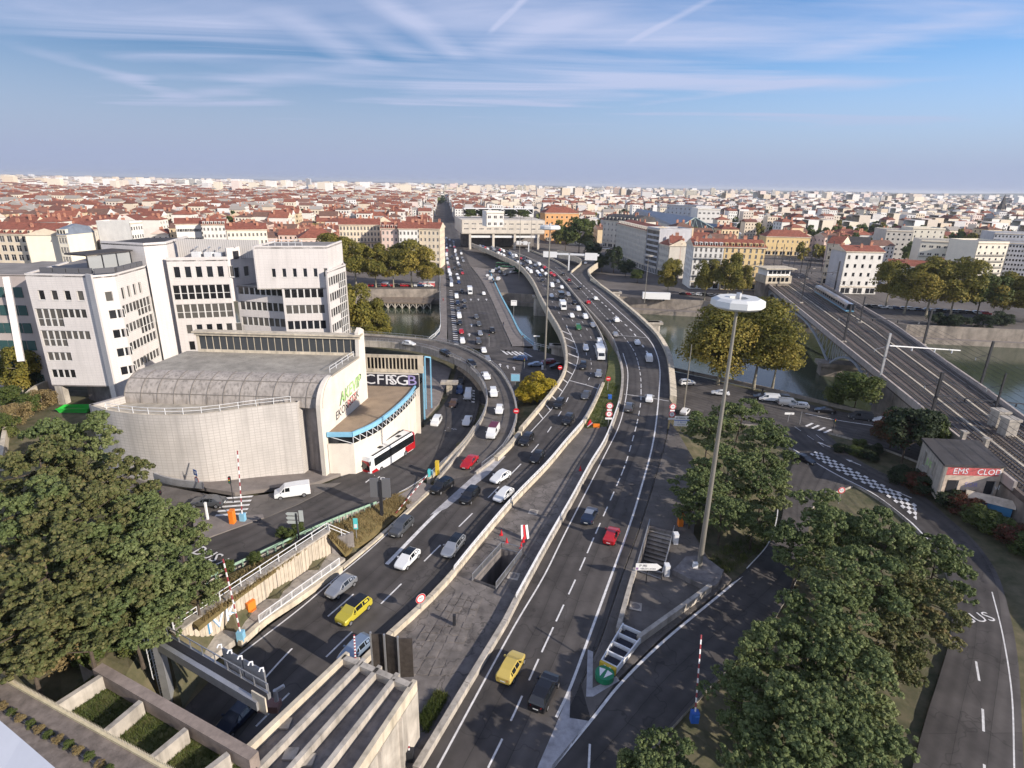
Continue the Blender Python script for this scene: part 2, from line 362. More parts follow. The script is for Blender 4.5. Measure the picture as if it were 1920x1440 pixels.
def marks(parent, items, mat=PAINT, name='lane_marking'):
    """painted lines: (picture points, width, (dash, gap) or None, height)"""
    m = MB()
    for it in items:
        pl, w, dash = it[:3]; z = it[3] if len(it) > 3 else 0.
        pts = [Vector(p) for p in pl] if isinstance(pl[0], Vector) else W3(pl, z)
        ln = plen(pts); n = max(2, int(ln/1.0)); P = smooth(pts, n)
        up = Vector((0, 0, .012))
        def seg(i0, i1):
            for i in range(i0, i1):
                t = (P[min(i+2, n-1)]-P[max(i-1, 0)]); l = Vector((-t.y, t.x, 0)).normalized()*(w/2)
                t2 = (P[min(i+1, n-1)]-P[max(i-1, 0)]); l2 = Vector((-t2.y, t2.x, 0)).normalized()*(w/2)
                m.quad(P[i]-l2+up, P[i+1]-l+up, P[i+1]+l+up, P[i]+l2+up)
        if dash is None: seg(0, n-1)
        else:
            st = ln/(n-1); per = dash[0]+dash[1]; u = 0.
            while u < ln-dash[0]*.4:
                i0, i1 = int(round(u/st)), int(round(min(u+dash[0], ln)/st)); seg(i0, min(i1, n-1)); u += per
    return m.build(name, mat, parent)
def patch(name, pl, mat, z=0., dz=0., skirt=0., kind='structure', parent=None, label=None, cat=None, hole=None):
    P = [p+Vector((0, 0, dz)) for p in (W3(pl, z) if not isinstance(pl[0], Vector) else pl)]
    if hole:
        H_ = [p+Vector((0, 0, dz)) for p in W3(hole, z)]; m = MB(); fs = []; Q_ = P+H_
        for t in tessellate_polygon([[Vector((p.x, p.y, 0)) for p in P], [Vector((p.x, p.y, 0)) for p in H_]]):
            a, b, c = (Vector((Q_[i].x, Q_[i].y, 0)) for i in t); fs.append(t if (b-a).cross(c-a).z > 0 else t[::-1])
        m.add(Q_, fs)
    else: m = MB().poly(P)
    if skirt:
        for i in range(len(P)):
            a, b = P[i], P[(i+1) % len(P)]; d = Vector((0, 0, -skirt)); m.quad(a, b, b+d, a+d); m.quad(b, a, a+d, b+d)
    return m.build(name, mat, parent, kind=None if parent else kind, label=label, cat=cat)
# left (inbound) carriageway
LCW_R = [(470,1450),(560,1364),(640,1283),(720,1207),(755,1174),(795,1138),(850,1078),(892,1026),(960,945),(1023,878),(1058,837),(1090,798),(1115,756),(1130,720),(1138,690),(1138,665),(1130,640),(1118,615),(1099,586),(1079,558),(1059,532),(1038,512),(1013,496),(985,483),(960,475),(930,464)]
LCW_L = [(330,1345),(400,1270),(480,1193),(560,1135),(628,1082),(712,1012),(760,964),(806,917),(838,890),(905,863),(938,852),(972,818),(1017,765),(1037,740),(1058,707),(1064,678),(1060,645),(1050,619),(1032,589),(1014,557),(997,524),(973,498),(937,480),(905,466),(885,458)]
LA, LB, lcw = road('highway_road', LCW_L, LCW_R, ASPH, n=110, skirt=1.9, dz=0.)
# right (outbound) carriageway
RCW_L = [(775,1460),(870,1302),(957,1155),(968,1130),(1032,1013),(1070,947),(1107,878),(1137,826),(1162,760),(1168,718),(1166,688),(1158,660),(1148,636),(1129,611),(1102,581),(1079,556),(1054,527),(1035,509),(1008,495),(985,483),(955,470)]
RCW_R = [(985,1470),(1030,1400),(1075,1310),(1125,1200),(1165,1080),(1195,1000),(1220,922),(1243,845),(1252,800),(1256,748),(1254,704),(1248,665),(1232,634),(1208,608),(1183,585),(1145,553),(1108,527),(1075,512),(1062,503),(1040,490),(1010,477),(985,467)]
RA, RB, rcw = road('highway_road', RCW_L, RCW_R, ASPH, n=100, skirt=1.9, dz=-.004)
# loop ramp leaving the viaduct on the right
loopA, loopB, loop = road('ramp_road', [(1072,512),(1080,505),(1089,497),(1090,490),(1082,485),(1066,481),(1048,478)], [(1125,538),(1106,520),(1102,510),(1112,501),(1121,494),(1114,487),(1095,483),(1066,477),(1045,473)], ASPH, n=40, skirt=1.9, dz=-.012)
# curved ramp coming down from the left
RAMP_L = [(540,640),(655,641),(730,644),(800,655),(862,679),(890,701),(906,725),(912,752),(903,786),(880,823),(848,866),(815,905)]
RAMP_R = [(540,626),(655,627),(760,634),(830,643),(880,659),(930,691),(957,728),(969,765),(966,802),(950,838),(925,866),(893,890)]
PA, PB, ramp = road('ramp_road', RAMP_L, RAMP_R, ASPH2, n=70, skirt=1.5, dz=.012)
# bus road climbing to the left, with the junction beside it
BUS_L = [(300,1060,3.6),(365,1018,3.3),(450,985,3),(540,942,2.4),(620,903,1.6),(690,872,.8),(755,832,-.6),(800,795,-2.2),(836,752,-4),(848,717,-4.9),(856,690,-5),(860,672,-5)]
BUS_R = [(330,1128,3.6),(400,1084,3.3),(500,1036,2.9),(610,983,2.2),(700,945,1.4),(784,905,.5),(838,858,-.7),(870,822,-2),(890,787,-3.6),(899,754,-4.6),(899,724,-5),(905,700,-5),(925,690,-5)]
BA, BB, bus_road = road('bus_road', BUS_L, BUS_R, ASPH, n=60)
side_road = patch('side_road', [(190,880,3.8),(290,908,3.5),(380,925,3.3),(430,935,3.1),(500,927,2.7),(590,908,1.9),(640,905,1.5),(560,945,2.35),(495,972,2.8),(440,992,3.05),(380,990,3.3),(365,970,3.4),(250,957,3.6),(190,948,3.8)], ASPH2, dz=.02, skirt=1)
pave_l = patch('pavement', [(205,868,3.8),(290,897,3.5),(380,915,3.3),(440,925,3),(520,915,2.5),(590,906,1.8),(667,879,.95),(745,836,-.4),(783,800,-1.9),(824,755,-3.9),(838,717,-4.95),(846,692,-5),(800,670,-5),(740,690,-5),(640,800,0),(560,850,2),(300,840,3.4)], PAVE, dz=.13, skirt=.6)
island = patch('traffic_island', [(362,972,3.4),(365,1019,3.3),(495,972,2.8),(493,966,2.8),(440,968,3.05)], PAVE, dz=.15, skirt=.5)
# central strip between the carriageways
strip = patch('central_strip', [(520,1440),(640,1310),(722,1210),(797,1141),(852,1081),(894,1028),(961,949),(990,920),(1103,878),(1068,945),(1030,1012),(966,1128),(955,1153),(868,1300),(780,1440)], PAVE2, dz=.03, skirt=.5, hole=[(941,1031),(979,1041),(929,1105),(888,1090)])
strip2 = patch('central_strip', [(990,920),(1025,882),(1060,840),(1092,801),(1108,802),(1138,800),(1135,827),(1105,878)], ASPH2, dz=.03, skirt=.5)
strip3 = patch('central_grass', [(1092,801),(1117,757),(1132,720),(1140,690),(1141,668),(1150,655),(1157,666),(1165,690),(1166,718),(1160,760),(1138,800),(1108,802)], GRASS, dz=.05, skirt=1.5)
apron = patch('service_apron', [(1107,1345),(1160,1271),(1242,1193),(1345,1108),(1372,1085),(1330,1050),(1300,1000),(1312,920),(1300,860),(1272,812),(1257,792),(1245,842),(1222,922),(1197,1000),(1168,1078),(1128,1198),(1090,1285)], ASPH2, dz=-.012, skirt=2.5, hole=[(1218,987),(1261,999),(1238,1086),(1195,1071)])
EXIT_L = [(1000,1460),(1040,1425),(1110,1342),(1165,1274),(1245,1196),(1348,1111,-.3),(1405,1062,-.9),(1448,1012,-1.8),(1466,970,-2.6),(1472,925,-3.4),(1482,880,-4),(1500,850,-4.5)]
EXIT_R = [(1180,1460),(1225,1402),(1290,1330,-.1),(1360,1258,-.4),(1425,1195,-.9),(1470,1130,-1.6),(1500,1070,-2.3),(1515,1000,-3.1),(1525,950,-3.7),(1560,925,-4.2),(1600,910,-4.5)]
EA, EB, exit_road = road('exit_road', EXIT_L, EXIT_R, ASPH, n=50, dz=-.016)
RR_L = [(1440,795,-4.6),(1480,838,-4.6),(1560,885,-4.6),(1640,930,-4.5),(1700,975,-4.4),(1755,1035,-4.2),(1785,1110,-4.1),(1782,1190,-4),(1762,1265,-4),(1738,1340,-4),(1708,1450,-4)]
RR_R = [(1525,795,-4.6),(1552,815,-4.6),(1600,856,-4.6),(1650,884,-4.5),(1712,914,-4.4),(1775,968,-4.2),(1825,1012,-4.1),(1868,1072,-4),(1893,1150,-4),(1910,1250,-4),(1920,1450,-4)]
DA, DB, right_road = road('right_road', RR_L, RR_R, ASPH, n=60, dz=.01)
Q_L = [(900,655,-5),(960,650,-5),(1000,655,-5),(1080,675,-5),(1180,688,-5),(1280,700,-4.9),(1440,740,-4.7),(1565,769,-4.6),(1660,788,-4.6),(1800,830,-4.6)]
Q_R = [(870,742,-5),(940,765,-5),(1000,735,-5),(1080,745,-5),(1180,765,-5),(1270,778,-4.9),(1400,795,-4.7),(1500,800,-4.6),(1560,812,-4.6),(1650,838,-4.6),(1760,880,-4.6)]
QA, QB, quay_road = road('quay_road', Q_L, Q_R, ASPH, n=60, dz=.0)
# old road bridge over the river
BR_L = [(812,646,-5),(838,640,-5),(838,600,-5),(837,560,-5),(836,520,-5),(832,480,-5),(833,440,-5)]
BR_R = [(960,660,-5),(957,645,-5),(938,602,-5),(920,560,-5),(903,527,-5),(880,495,-5),(860,442,-5)]
_, _, bridge_road = road('bridge_road', BR_L, BR_R, ASPH, n=90, skirt=1.6, dz=.02)
_, _, _o = road('street_road', [(833,441,-5),(834,400,-5),(834,375,-5),(833,362,-5)], [(860,443,-5),(849,408,-5),(842,378,-5),(838,363,-5)], ASPH, n=40, dz=-.02)
_, _, _o = road('bridge_pavement', [(806,644,-5),(826,622,-5),(826,570,-5),(826,519,-5),(822,480,-5)], [(838,642,-5),(838,605,-5),(837,560,-5),(836,519,-5),(832,480,-5)], PAVE, n=20, dz=.16, pts=False)
_, _, _o = road('bridge_pavement', [(961,650,-5),(939,602,-5),(921,560,-5),(904,527,-5),(884,500,-5)], [(1000,650,-5),(976,628,-5),(958,592,-5),(941,560,-5),(926,528,-5),(915,505,-5)], PAVE, n=20, dz=.16, pts=False)
patch('gore_ground', [(1066,1345),(1106,1354),(1162,1276),(1125,1300),(1092,1284),(1072,1288)], ASPH, dz=-.02, skirt=1)
# broken slabs of the strip
SLAB = M('pale_slab', (.165,.145,.13), .9, var=.3, vs=1.1, wear=(.7,.02,.5), bump=.2, bs=8); rs0 = random.Random(4)
qa, qb, qc, qd = G(735,1268), G(846,1268), G(905,1122), G(842,1106)
for i in range(11):
    for j in range(5):
        def sp(u, v): return qa.lerp(qb, u).lerp(qd.lerp(qc, u), v)
        u0_, u1_, v0_, v1_ = j/5+.012, (j+1)/5-.012, i/11+.006, (i+1)/11-.006; J = lambda: rs0.uniform(-.012, .012); h_ = .05+rs0.uniform(0, .06)
        P = [sp(u0_+J(), v0_+J()), sp((u0_+u1_)/2+J(), v0_+J()), sp(u1_+J(), v0_+J()), sp(u1_+J(), v1_+J()), sp((u0_+u1_)/2+J(), v1_+J()), sp(u0_+J(), v1_+J())]
        if rs0.random() < .1: continue
        MB().prism([(p.x, p.y) for p in P], .0, h_).build('slab', SLAB if rs0.random() < .7 else PAVE2, strip)
# ---- paint
marks(lcw, [
 ([(440,1235),(560,1143),(629,1084),(714,1012),(811,918),(838,893)], .18, None), ([(480,1290),(557,1207),(655,1121),(725,1058)], .2, (5.2,5.2)),
 ([(725,1058),(822,959),(879,913),(922,872)], .55, None), ([(480,1362),(535,1307),(640,1204),(735,1112),(857,991),(935,913),(1008,835),(1050,775),(1068,740)], .2, (3.6,5.6)),
 ([(700,1225),(770,1155),(850,1072),(955,945),(1020,876),(1085,797),(1110,756),(1125,720)], .15, None),
 ([(994,811),(1034,767),(1051,740),(1067,714),(1079,690),(1084,671),(1083,659),(1076,640),(1062,612)], .18, None),
 ([(1066,713),(1100,722),(1122,729)], .3, None), ([(1098,722),(1106,706),(1109,690),(1107,668)], .14, (1.5,3)),
 ])
def between(A, B, s, t0, t1):
    n = len(A); m = len(B)
    return [Vector(A[i]).lerp(B[i], s) for i in range(int(t0*n), int(t1*n))]
marks(lcw, [(between(LA, LB, s, .30, .93), .18, (3, 8)) for s in (.26, .5, .74)])
hb = MB()
for k in range(11):                                            # hatched wedge beside the left parapet
    i = int(58-k*2.4); 
    y0 = 612+k*14.5
    bar = [(1052,620),(1058,633),(1063,648),(1066,664),(1066,680),(1062,696),(1055,712),(1046,728),(1035,744),(1023,760),(1010,776)][k]
    lne = [(1070,628),(1077,642),(1082,656),(1084,671),(1081,687),(1074,703),(1065,719),(1055,735),(1044,752),(1032,770),(1018,786)][k]
    a, b = G(*bar), G(*lne); t = Vector((0, 1.0, 0)); u = Vector((0, 0, .013)); hb.quad(a+u, b+u, b+t+u, a+t+u)
hb.build('hatch_marking', PAINT, lcw)
patch('gore_marking', [(806,966),(870,908),(915,868),(940,853),(948,856),(915,890),(880,918),(838,953)], GPAINT, dz=.014, parent=lcw)
marks(rcw, [
 ([(820,1440),(957,1187),(1020,1080),(1061,997),(1132,857),(1160,800),(1172,755),(1177,715),(1176,690),(1168,662)], .2, None),
 ([(915,1440),(960,1347),(1012,1231),(1082,1080),(1117,1000),(1150,925),(1172,872),(1186,825),(1195,790),(1201,757),(1202,732),(1201,705),(1195,675),(1187,655),(1170,632),(1145,604),(1123,581),(1107,563),(1089,543),(1072,527),(1055,511),(1040,500)], .19, (3.2,1.6)),
 ([(1043,1345),(1070,1287),(1107,1187),(1146,1080),(1177,995),(1200,922),(1225,827),(1235,745),(1237,690),(1228,655),(1213,632),(1190,610),(1160,583),(1130,556),(1112,541)], .28, None),
 ([(1215,663),(1211,657),(1186,622),(1166,603),(1150,588),(1134,572),(1104,545),(1089,531)], .45, (3,4)), ([(1089,531),(1069,511)], .35, None),
 ([(1170,739),(1212,745),(1254,752)], .22, None), ([(1157,629),(1190,631),(1218,634)], .25, None)])
patch('gore_marking', [(1005,1445),(1035,1445),(1105,1352),(1068,1346),(1070,1292),(1042,1360)], GPAINT, dz=.012, parent=rcw)
patch('gore_marking', [(1102,1218),(1112,1222),(1111,1290),(1156,1268),(1162,1276),(1112,1306),(1099,1306)], GPAINT, dz=.0, parent=apron)
marks(exit_road, [([(1035,1440),(1112,1346),(1167,1278),(1247,1200),(1350,1115,-.3),(1402,1070,-.9)], .28, None), ([(1103,1460),(1106,1395)], .2, (3,4)),
 ([(1400,1066,-.9),(1440,1020,-1.8),(1456,975,-2.6),(1460,930,-3.4)], .15, None)])
marks(right_road, [([(1487,842,-4.6),(1560,885,-4.6),(1640,927,-4.5),(1700,972,-4.4),(1750,1022,-4.2)], .28, None), ([(1830,1240,-4),(1838,1290,-4),(1843,1340,-4),(1846,1450,-4)], .22, (3.2,4.4)),
 ([(1860,1110,-4),(1880,1190,-4),(1897,1300,-4),(1902,1450,-4)], .14, None), ([(1530,815,-4.6),(1600,868,-4.6),(1680,912,-4.5),(1740,955,-4.3)], .13, (3,5)), ([(1490,800,-4.6),(1545,838,-4.6)], .13, (2,3))])
marks(quay_road, [([(1510,775,-4.6),(1565,787,-4.6),(1650,800,-4.6)], .3, None), ([(905,655,-5),(957,650,-5)], .2, None)])
zb = MB()
for k in range(4):
    x = 1511+k*11.5; a = G(x, 799.5+k*4, -4.6); b = G(x+13, 793.5+k*4, -4.6); w = (b-a).normalized(); w = Vector((-w.y, w.x, 0))*.27; u = Vector((0, 0, .02)); zb.quad(a-w+u, a+w+u, b+w+u, b-w+u)
for k in range(6):
    x = 938+k*9; a = G(x, 655+k*1.2, -5); b = G(x+14, 665+k*.8, -5); w = Vector((.35, 0, 0)); u = Vector((0, 0, .02)); zb.quad(a-w+u, a+w+u, b+w+u, b-w+u)
zb.build('zebra_marking', PAINT, quay_road)
zb = MB()
for k in range(5):
    a = G(404+k*4, 967-k*8, 3.2); b = G(462+k*3, 963-k*8, 3.05); w = Vector((0, .24, 0)); u = Vector((0, 0, .05)); zb.quad(a-w+u, b-w+u, b+w+u, a+w+u)
zb.build('zebra_marking', PAINT, side_road)
ck = MB()                                                     # white checkered bus-stop box
c0 = W3([(1518,852),(1560,878),(1610,903),(1660,930),(1705,965),(1740,1000),(1765,1040)], -4.5); c1 = W3([(1532,846),(1572,868),(1622,893),(1672,919),(1720,950),(1757,985),(1785,1025)], -4.5)
A_, B_ = smooth(c0, 41), smooth(c1, 41)
for i in range(40):
    for j in range(4):
        if (i+j) % 2: continue
        u = Vector((0, 0, .16 if i > 20 else .14)); ck.quad(A_[i].lerp(B_[i], j/4)+u, A_[i+1].lerp(B_[i+1], j/4)+u, A_[i+1].lerp(B_[i+1], (j+1)/4)+u, A_[i].lerp(B_[i], (j+1)/4)+u)
ck.build('checker_marking', PAINT, right_road)
ck = MB(); A_, B_ = smooth(W3([(864,764),(868,748),(872,730)], -4.5), 15), smooth(W3([(886,770),(890,752),(890,732)], -4.5), 15)
for i in range(14):
    for j in range(4):
        if (i+j) % 2: continue
        u = Vector((0, 0, .05)); ck.quad(A_[i].lerp(B_[i], j/4)+u, B_[i].lerp(A_[i], 1-(j+1)/4)+u, B_[i+1].lerp(A_[i+1], 1-(j+1)/4)+u, A_[i+1].lerp(B_[i+1], j/4)+u)
ck.build('checker_marking', PAINT, bus_road)
marks(bus_road, [([(573,950,2.1),(640,920,1.5),(735,868,.2),(770,845,-.5)], .3, None), ([(365,1075,3.4),(430,1047,3.15),(520,1000,2.6),(610,960,2),(690,915,1.2),(745,885,.4),(800,840,-1),(850,790,-3.2)], .2, (3.6,3.2)),
 ([(790,860,-.6),(830,820,-1.8),(858,780,-3.5),(866,755,-4.5)], .2, (3.2,2.6)), ([(700,947,1.35),(784,903,.5),(838,856,-.7)], .16, None)])
marks(bridge_road, [([(880,642,-5),(878,600,-5),(868,550,-5),(858,500,-5)], .18, None), ([(906,640,-5),(893,590,-5),(878,545,-5),(866,505,-5)], .18, None), ([(926,600,-5),(905,550,-5),(894,528,-5)], .16, None),
 ([(852,640,-5),(848,600,-5),(845,550,-5),(842,500,-5)], .16, None), ([(878,645,-5),(955,646,-5)], .4, None), ([(876,606,-5),(940,612,-5)], .3, None)])
bs = MB()
for k in range(26):
    y = 545+k*4; x = 842+k*.35; a, b = G(x, y, -5), G(x+6.5+k*.1, y+.5, -5); w = Vector((0, .45, 0)); u = Vector((0, 0, .035)); bs.quad(a-w+u, b-w+u, b+w+u, a+w+u)
bs.build('bus_lane_marking', PAINT, bridge_road)
def arrow(parent, p, ang, s=1., u=.03):
    m = MB(); c, n_ = math.cos(ang), math.sin(ang)
    def T(x, y): return (p.x+s*(x*c-y*n_), p.y+s*(x*n_+y*c), p.z+u)
    m.quad(T(-1.4,-.12), T(.4,-.12), T(.4,.12), T(-1.4,.12)); m.add((T(.4,-.45), T(1.5,0), T(.4,.45)), ((0,1,2),))
    m.build('arrow_marking', PAINT, parent)
dirb = math.atan2((G(620,940,1.6)-G(520,990,2.6)).y, (G(620,940,1.6)-G(520,990,2.6)).x)
for px, z in (((709,896), .9), ((840,805), -2.4)):
    p = G(px[0]-(8 if px[0] < 800 else 0), px[1], z); tl = (G(690,905,1)-G(745,872,.2)); an = math.atan2(tl.y, tl.x)
    text('bus_lettering', 'BUS', 2.1, PAINT, bus_road, p+Vector((0,0,.03)), (0, 0, an+math.pi/2), .004)
    arrow(bus_road, p+(tl.normalized()*2.6), an)
text('bus_lettering', 'BUS', 2.4, PAINT, bus_road, G(388,1040,3.4)+Vector((0,0,.05)), (0, 0, dirb+math.pi/2+math.pi), .004)
text('bus_lettering', 'BUS', 2.4, PAINT, right_road, G(1866,1160,-4)+Vector((-2.2,0,.06)), (0, 0, math.radians(8)), .004)
for px in ((1600,868),(1692,928),(1545,835)): arrow(right_road, G(px[0], px[1], -4.5), math.radians(120), 1.1, .16)
for px in ((883,562),(897,562),(912,562),(880,628),(884,610)): arrow(bridge_road, G(px[0], px[1], -5), math.radians(95), 1.6, .05)
for px in ((938,685),(952,688),(964,691)): arrow(quay_road, G(px[0], px[1], -5), math.radians(95), 1.2, .03)
# ------------------------------------------------------------------ water, near bank, city ground
wm = M('river_water', (.050, .064, .038), .12, spec=.5, bump=.5, bs=.7)
m = MB().quad((-900,40,-11.2), (1400,-300,-11.2), (1400,420,-11.2), (-900,420,-11.2)); m.build('river_water', wm, kind='structure')
NB = [Vector((-700,250,-5)), Vector((-220,214,-5))]+W3([(640,615),(690,624),(800,642),(830,641),(1000,655),(1060,672),(1270,697),(1440,733),(1565,763),(1652,782),(1760,815),(1950,872)], -5)+[Vector((260,40,-5)), Vector((700,-80,-5))]
FB = [Vector((-900,296,-5)), Vector((-300,293,-5))]+W3([(640,545),(820,545),(945,548),(1010,552),(1180,560),(1320,567),(1500,590),(1700,612),(1920,622)], -5)+[Vector((420,232,-5)), Vector((1400,100,-5))]
cg = M('city_ground', (.115, .10, .09), .95, var=.35, vs=22)
cityg = patch('city_ground', FB+[Vector((1400,100,-5)), Vector((30000,9000,-5)), Vector((20000,40000,-5)), Vector((-20000,40000,-5)), Vector((-30000,9000,-5))], cg, dz=-.25)
LQ = [Vector((-900,290,-9.2)), Vector((-300,288,-9.2))]+W3([(640,563),(820,563),(945,565),(1000,568),(1185,580),(1320,587),(1500,613),(1700,634),(1920,644)], -9.2)+[Vector((420,218,-9.2)), Vector((1400,90,-9.2))]
STONE = M('quay_stone', (.27, .23, .19), .9, var=.3, vs=3, streak=(.5, .12, .6), bump=.3, bs=3)
m = MB(); n = len(LQ)
for i in range(n-1):
    a, b, c, d = LQ[i], LQ[i+1], FB[i+1].copy(), FB[i].copy(); c.z = d.z = -9.2
    m.quad(a, b, c, d); lo = Vector((0,0,-3)); m.quad(a+lo, b+lo, b, a, 1); t_ = -5.2 if -46 < (a.x+b.x)/2 < 5 else -4.2; m.quad(d, c, Vector((c.x,c.y,t_)), Vector((d.x,d.y,t_)), 1)
    k = Vector((0,.5,0)); m.quad(Vector((d.x,d.y,t_)), Vector((c.x,c.y,t_)), Vector((c.x,c.y,t_))+k, Vector((d.x,d.y,t_))+k, 1)
m.build('lower_quay', [PAVE, STONE], kind='structure')
# near bank as a height field that follows the roads
ctl = [W3([(50,1000,4),(200,1100,4),(100,1250,5),(380,1100,3.3),(300,1190,4),(30,760,5),(100,800,5),(0,700,5),(1420,900,-1),(1340,960,.2),(1380,1040,-.2),(1420,820,-4),(1350,790,-4.7),(1300,740,-5),(1600,1050,-3.6),(1600,1200,-3.4),(1700,1380,-3.8),(1480,1330,-2),(1400,1430,-1),(1300,1440,-.6),(1650,845,-4.6),(1800,960,-4),(1900,1000,-3.8),(1750,880,-4),(1900,900,-4),(1000,720,-4),(985,745,-2.5),(1005,765,-1.6),(960,660,-5),(700,660,-5),(640,640,-5),(150,830,4),(60,860,5),(-60,1000,5),(-100,1200,6),(1850,860,-4)])]
ctl = ctl[0]+[Vector((-160,180,-4)), Vector((-220,120,2)), Vector((-120,60,6)), Vector((-120,0,8)), Vector((140,60,-4)), Vector((200,20,-4)), Vector((0,0,-.5)), Vector((0,-40,-.5)), Vector((60,0,-3)), Vector((60,-40,-3)), Vector((-60,-40,6)), Vector((-60,10,6))]
RP = []
for (A, B, p) in ROADS:
    if A[0].y > 240 or not p: continue
    for i in range(0, len(A), 2):
        for s in (0, .5, 1):
            q = A[i].lerp(B[i], s)
            if A is LA or A is RA or A is PA:
                if q.y > 112: continue
            RP.append(q)
C3 = np.array([tuple(v) for v in ctl+RP]); 
NU, NV = 150, 96
i0 = next(i for i, p in enumerate(NB) if p.x > -90); i1 = next(i for i, p in enumerate(NB) if p.x > 150)
mid = smooth([NB[i0-1].lerp(NB[i0], .55)]+NB[i0:i1]+[NB[i1-1].lerp(NB[i1], .6)], 126, False)
nb = smooth(NB[:i0]+[mid[0]], 13, False)[:-1]+mid+smooth([mid[-1]]+NB[i1:], 13, False)[1:]; V = []; Fq = []
NU = len(nb)
UU = np.array([tuple(v) for v in nb])
for j in range(NV):
    t = (j/(NV-1))**1.0
    for i in range(NU):
        q = nb[i]; b = Vector((q.x*.9, -60 if q.y > -50 else q.y-60, 0)); p = q.lerp(b, t); V.append([p.x, p.y, -5.])
V = np.array(V)
for k0 in range(0, len(V), 4000):
    d = ((V[k0:k0+4000, None, :2]-C3[None, :, :2])**2).sum(2)+.5
    w = 1/d**2; V[k0:k0+4000, 2] = (w*C3[None, :, 2]).sum(1)/w.sum(1)-.4
dn_ = np.min(((V[:, None, :2][:, 0][:, None]-C3[None, len(ctl):, :2])**2).sum(2), 1)
RPa = np.array([tuple(q) for q in RP]+[tuple(A[i].lerp(B[i], s_)) for A, B in ((LA, LB), (RA, RB)) for i in range(len(A)) for s_ in (0, .33, .66, 1) if A[i].y < 130])
for k0 in range(0, len(V), 4000):
    d = ((V[k0:k0+4000, None, :2]-RPa[None, :, :2])**2).sum(2); j = d.argmin(1); near = d[np.arange(len(j)), j] < 12
    V[k0:k0+4000, 2] = np.where(near, np.minimum(V[k0:k0+4000, 2], RPa[j, 2]-.45), V[k0:k0+4000, 2])
for hp in ((935,1068),(1228,1035)):
    h_ = G(*hp); V[:, 2] = np.where((V[:, 0]-h_.x)**2+(V[:, 1]-h_.y)**2 < 6.5**2, -7, V[:, 2])
V[:, 2] += np.where(dn_ > 40, (np.sin(V[:, 0]*.35)+np.sin(V[:, 1]*.41+V[:, 0]*.2))*.18, 0)
V[:NU, 2] = -5.1
m = MB(); m.v = [tuple(v) for v in V]
for j in range(NV-1):
    for i in range(NU-1): m.f.append((j*NU+i, (j+1)*NU+i, (j+1)*NU+i+1, j*NU+i+1)); m.m.append(0)
for i in range(NU-1):
    a, b = Vector(V[i]), Vector(V[i+1]); d = Vector((0,0,-7)); m.quad(a, b, b+d, a+d, 1)
soil = M('bank_ground', (.055, .06, .025), .95, var=.3, vs=2.2, bump=.5, bs=3, col2=(.15, .125, .075))
m.build('near_bank', [soil, STONE], kind='structure')
def gz(x, y):                                                # height of the near bank at a point
    i = int(np.argmin((V[:, 0]-x)**2+(V[:, 1]-y)**2)); return float(V[i, 2])
def onbank(px, py):                                          # where a picture ray meets the near bank
    z = 0.
    for _ in range(12): p = G(px, py, z); z = .5*z+.5*gz(p.x, p.y)
    return G(px, py, z)
# quay kerb wall along the near bank
m = MB().sweep([p+Vector((0,0,-.3)) for p in smooth(W3([(1262,693),(1440,731),(1565,762),(1660,783)], -4.9), 30)], [(-.2,0),(-.2,1.0),(.2,1.0),(.2,0)]); m.build('quay_wall', STONE, label='low dark stone wall along the near river bank beside the quay road', cat='wall')
# dry slope above the retaining wall
patch('dry_verge', [(388,1098,3.4),(500,1045,2.9),(615,992,2.25),(712,951,1.35),(748,925,.85),(785,912,.5),(752,962,.12),(700,1008,.12),(648,1040,.12),(622,1010,3.4),(612,1000,3.5),(450,1115,3.6),(372,1178,3.7),(340,1150,3.9)], DRYG, dz=.1, skirt=.5)
patch('paved_ledge', [(742,934,.75),(790,906,.5),(812,912,.1),(765,955,.1)], PAVE, dz=.2, skirt=.5)
# ------------------------------------------------------------------ buildings: tools
WTILE = tilemat('white_tiles', (.63, .585, .555), (.48, .45, .43), .9, .33, .55, .02, .05, streak=(.5, .08, .18))
ATILE = tilemat('aged_tiles', (.47, .435, .40), (.33, .30, .28), .8, .4, .7, .03, .12, streak=(.9, .07, .5))
ROOFG = M('flat_roof', (.22, .20, .185), .9, var=.25, vs=4)
ROOFD = M('dark_roof', (.055, .05, .05), .85, var=.3, vs=3)
TILE = M('red_roof_tiles', (.235, .078, .05), .85, var=.3, vs=1.5, bump=.5, bs=5, streak=(1, .5, .4))
ZINC = M('zinc_roof', (.20, .23, .28), .5, .3, var=.2, vs=3)
REVEAL = M('window_reveal', (.42, .39, .36), .7)
WFRAME = M('window_frame', (.62, .60, .57), .6)
GPANE = Mobj('window_glass', [(.012,.013,.015), (.02,.021,.024), (.045,.043,.042), (.014,.014,.016), (.10,.093,.085), (.018,.02,.024)], .12, spec=.6)
CHIM = M('chimney_brick', (.42, .20, .13), .9, var=.25, vs=.7)
CREAM = M('cream_render', (.62, .53, .41), .85, var=.12, vs=3, streak=(.4, .1, .25))
WINM = {}
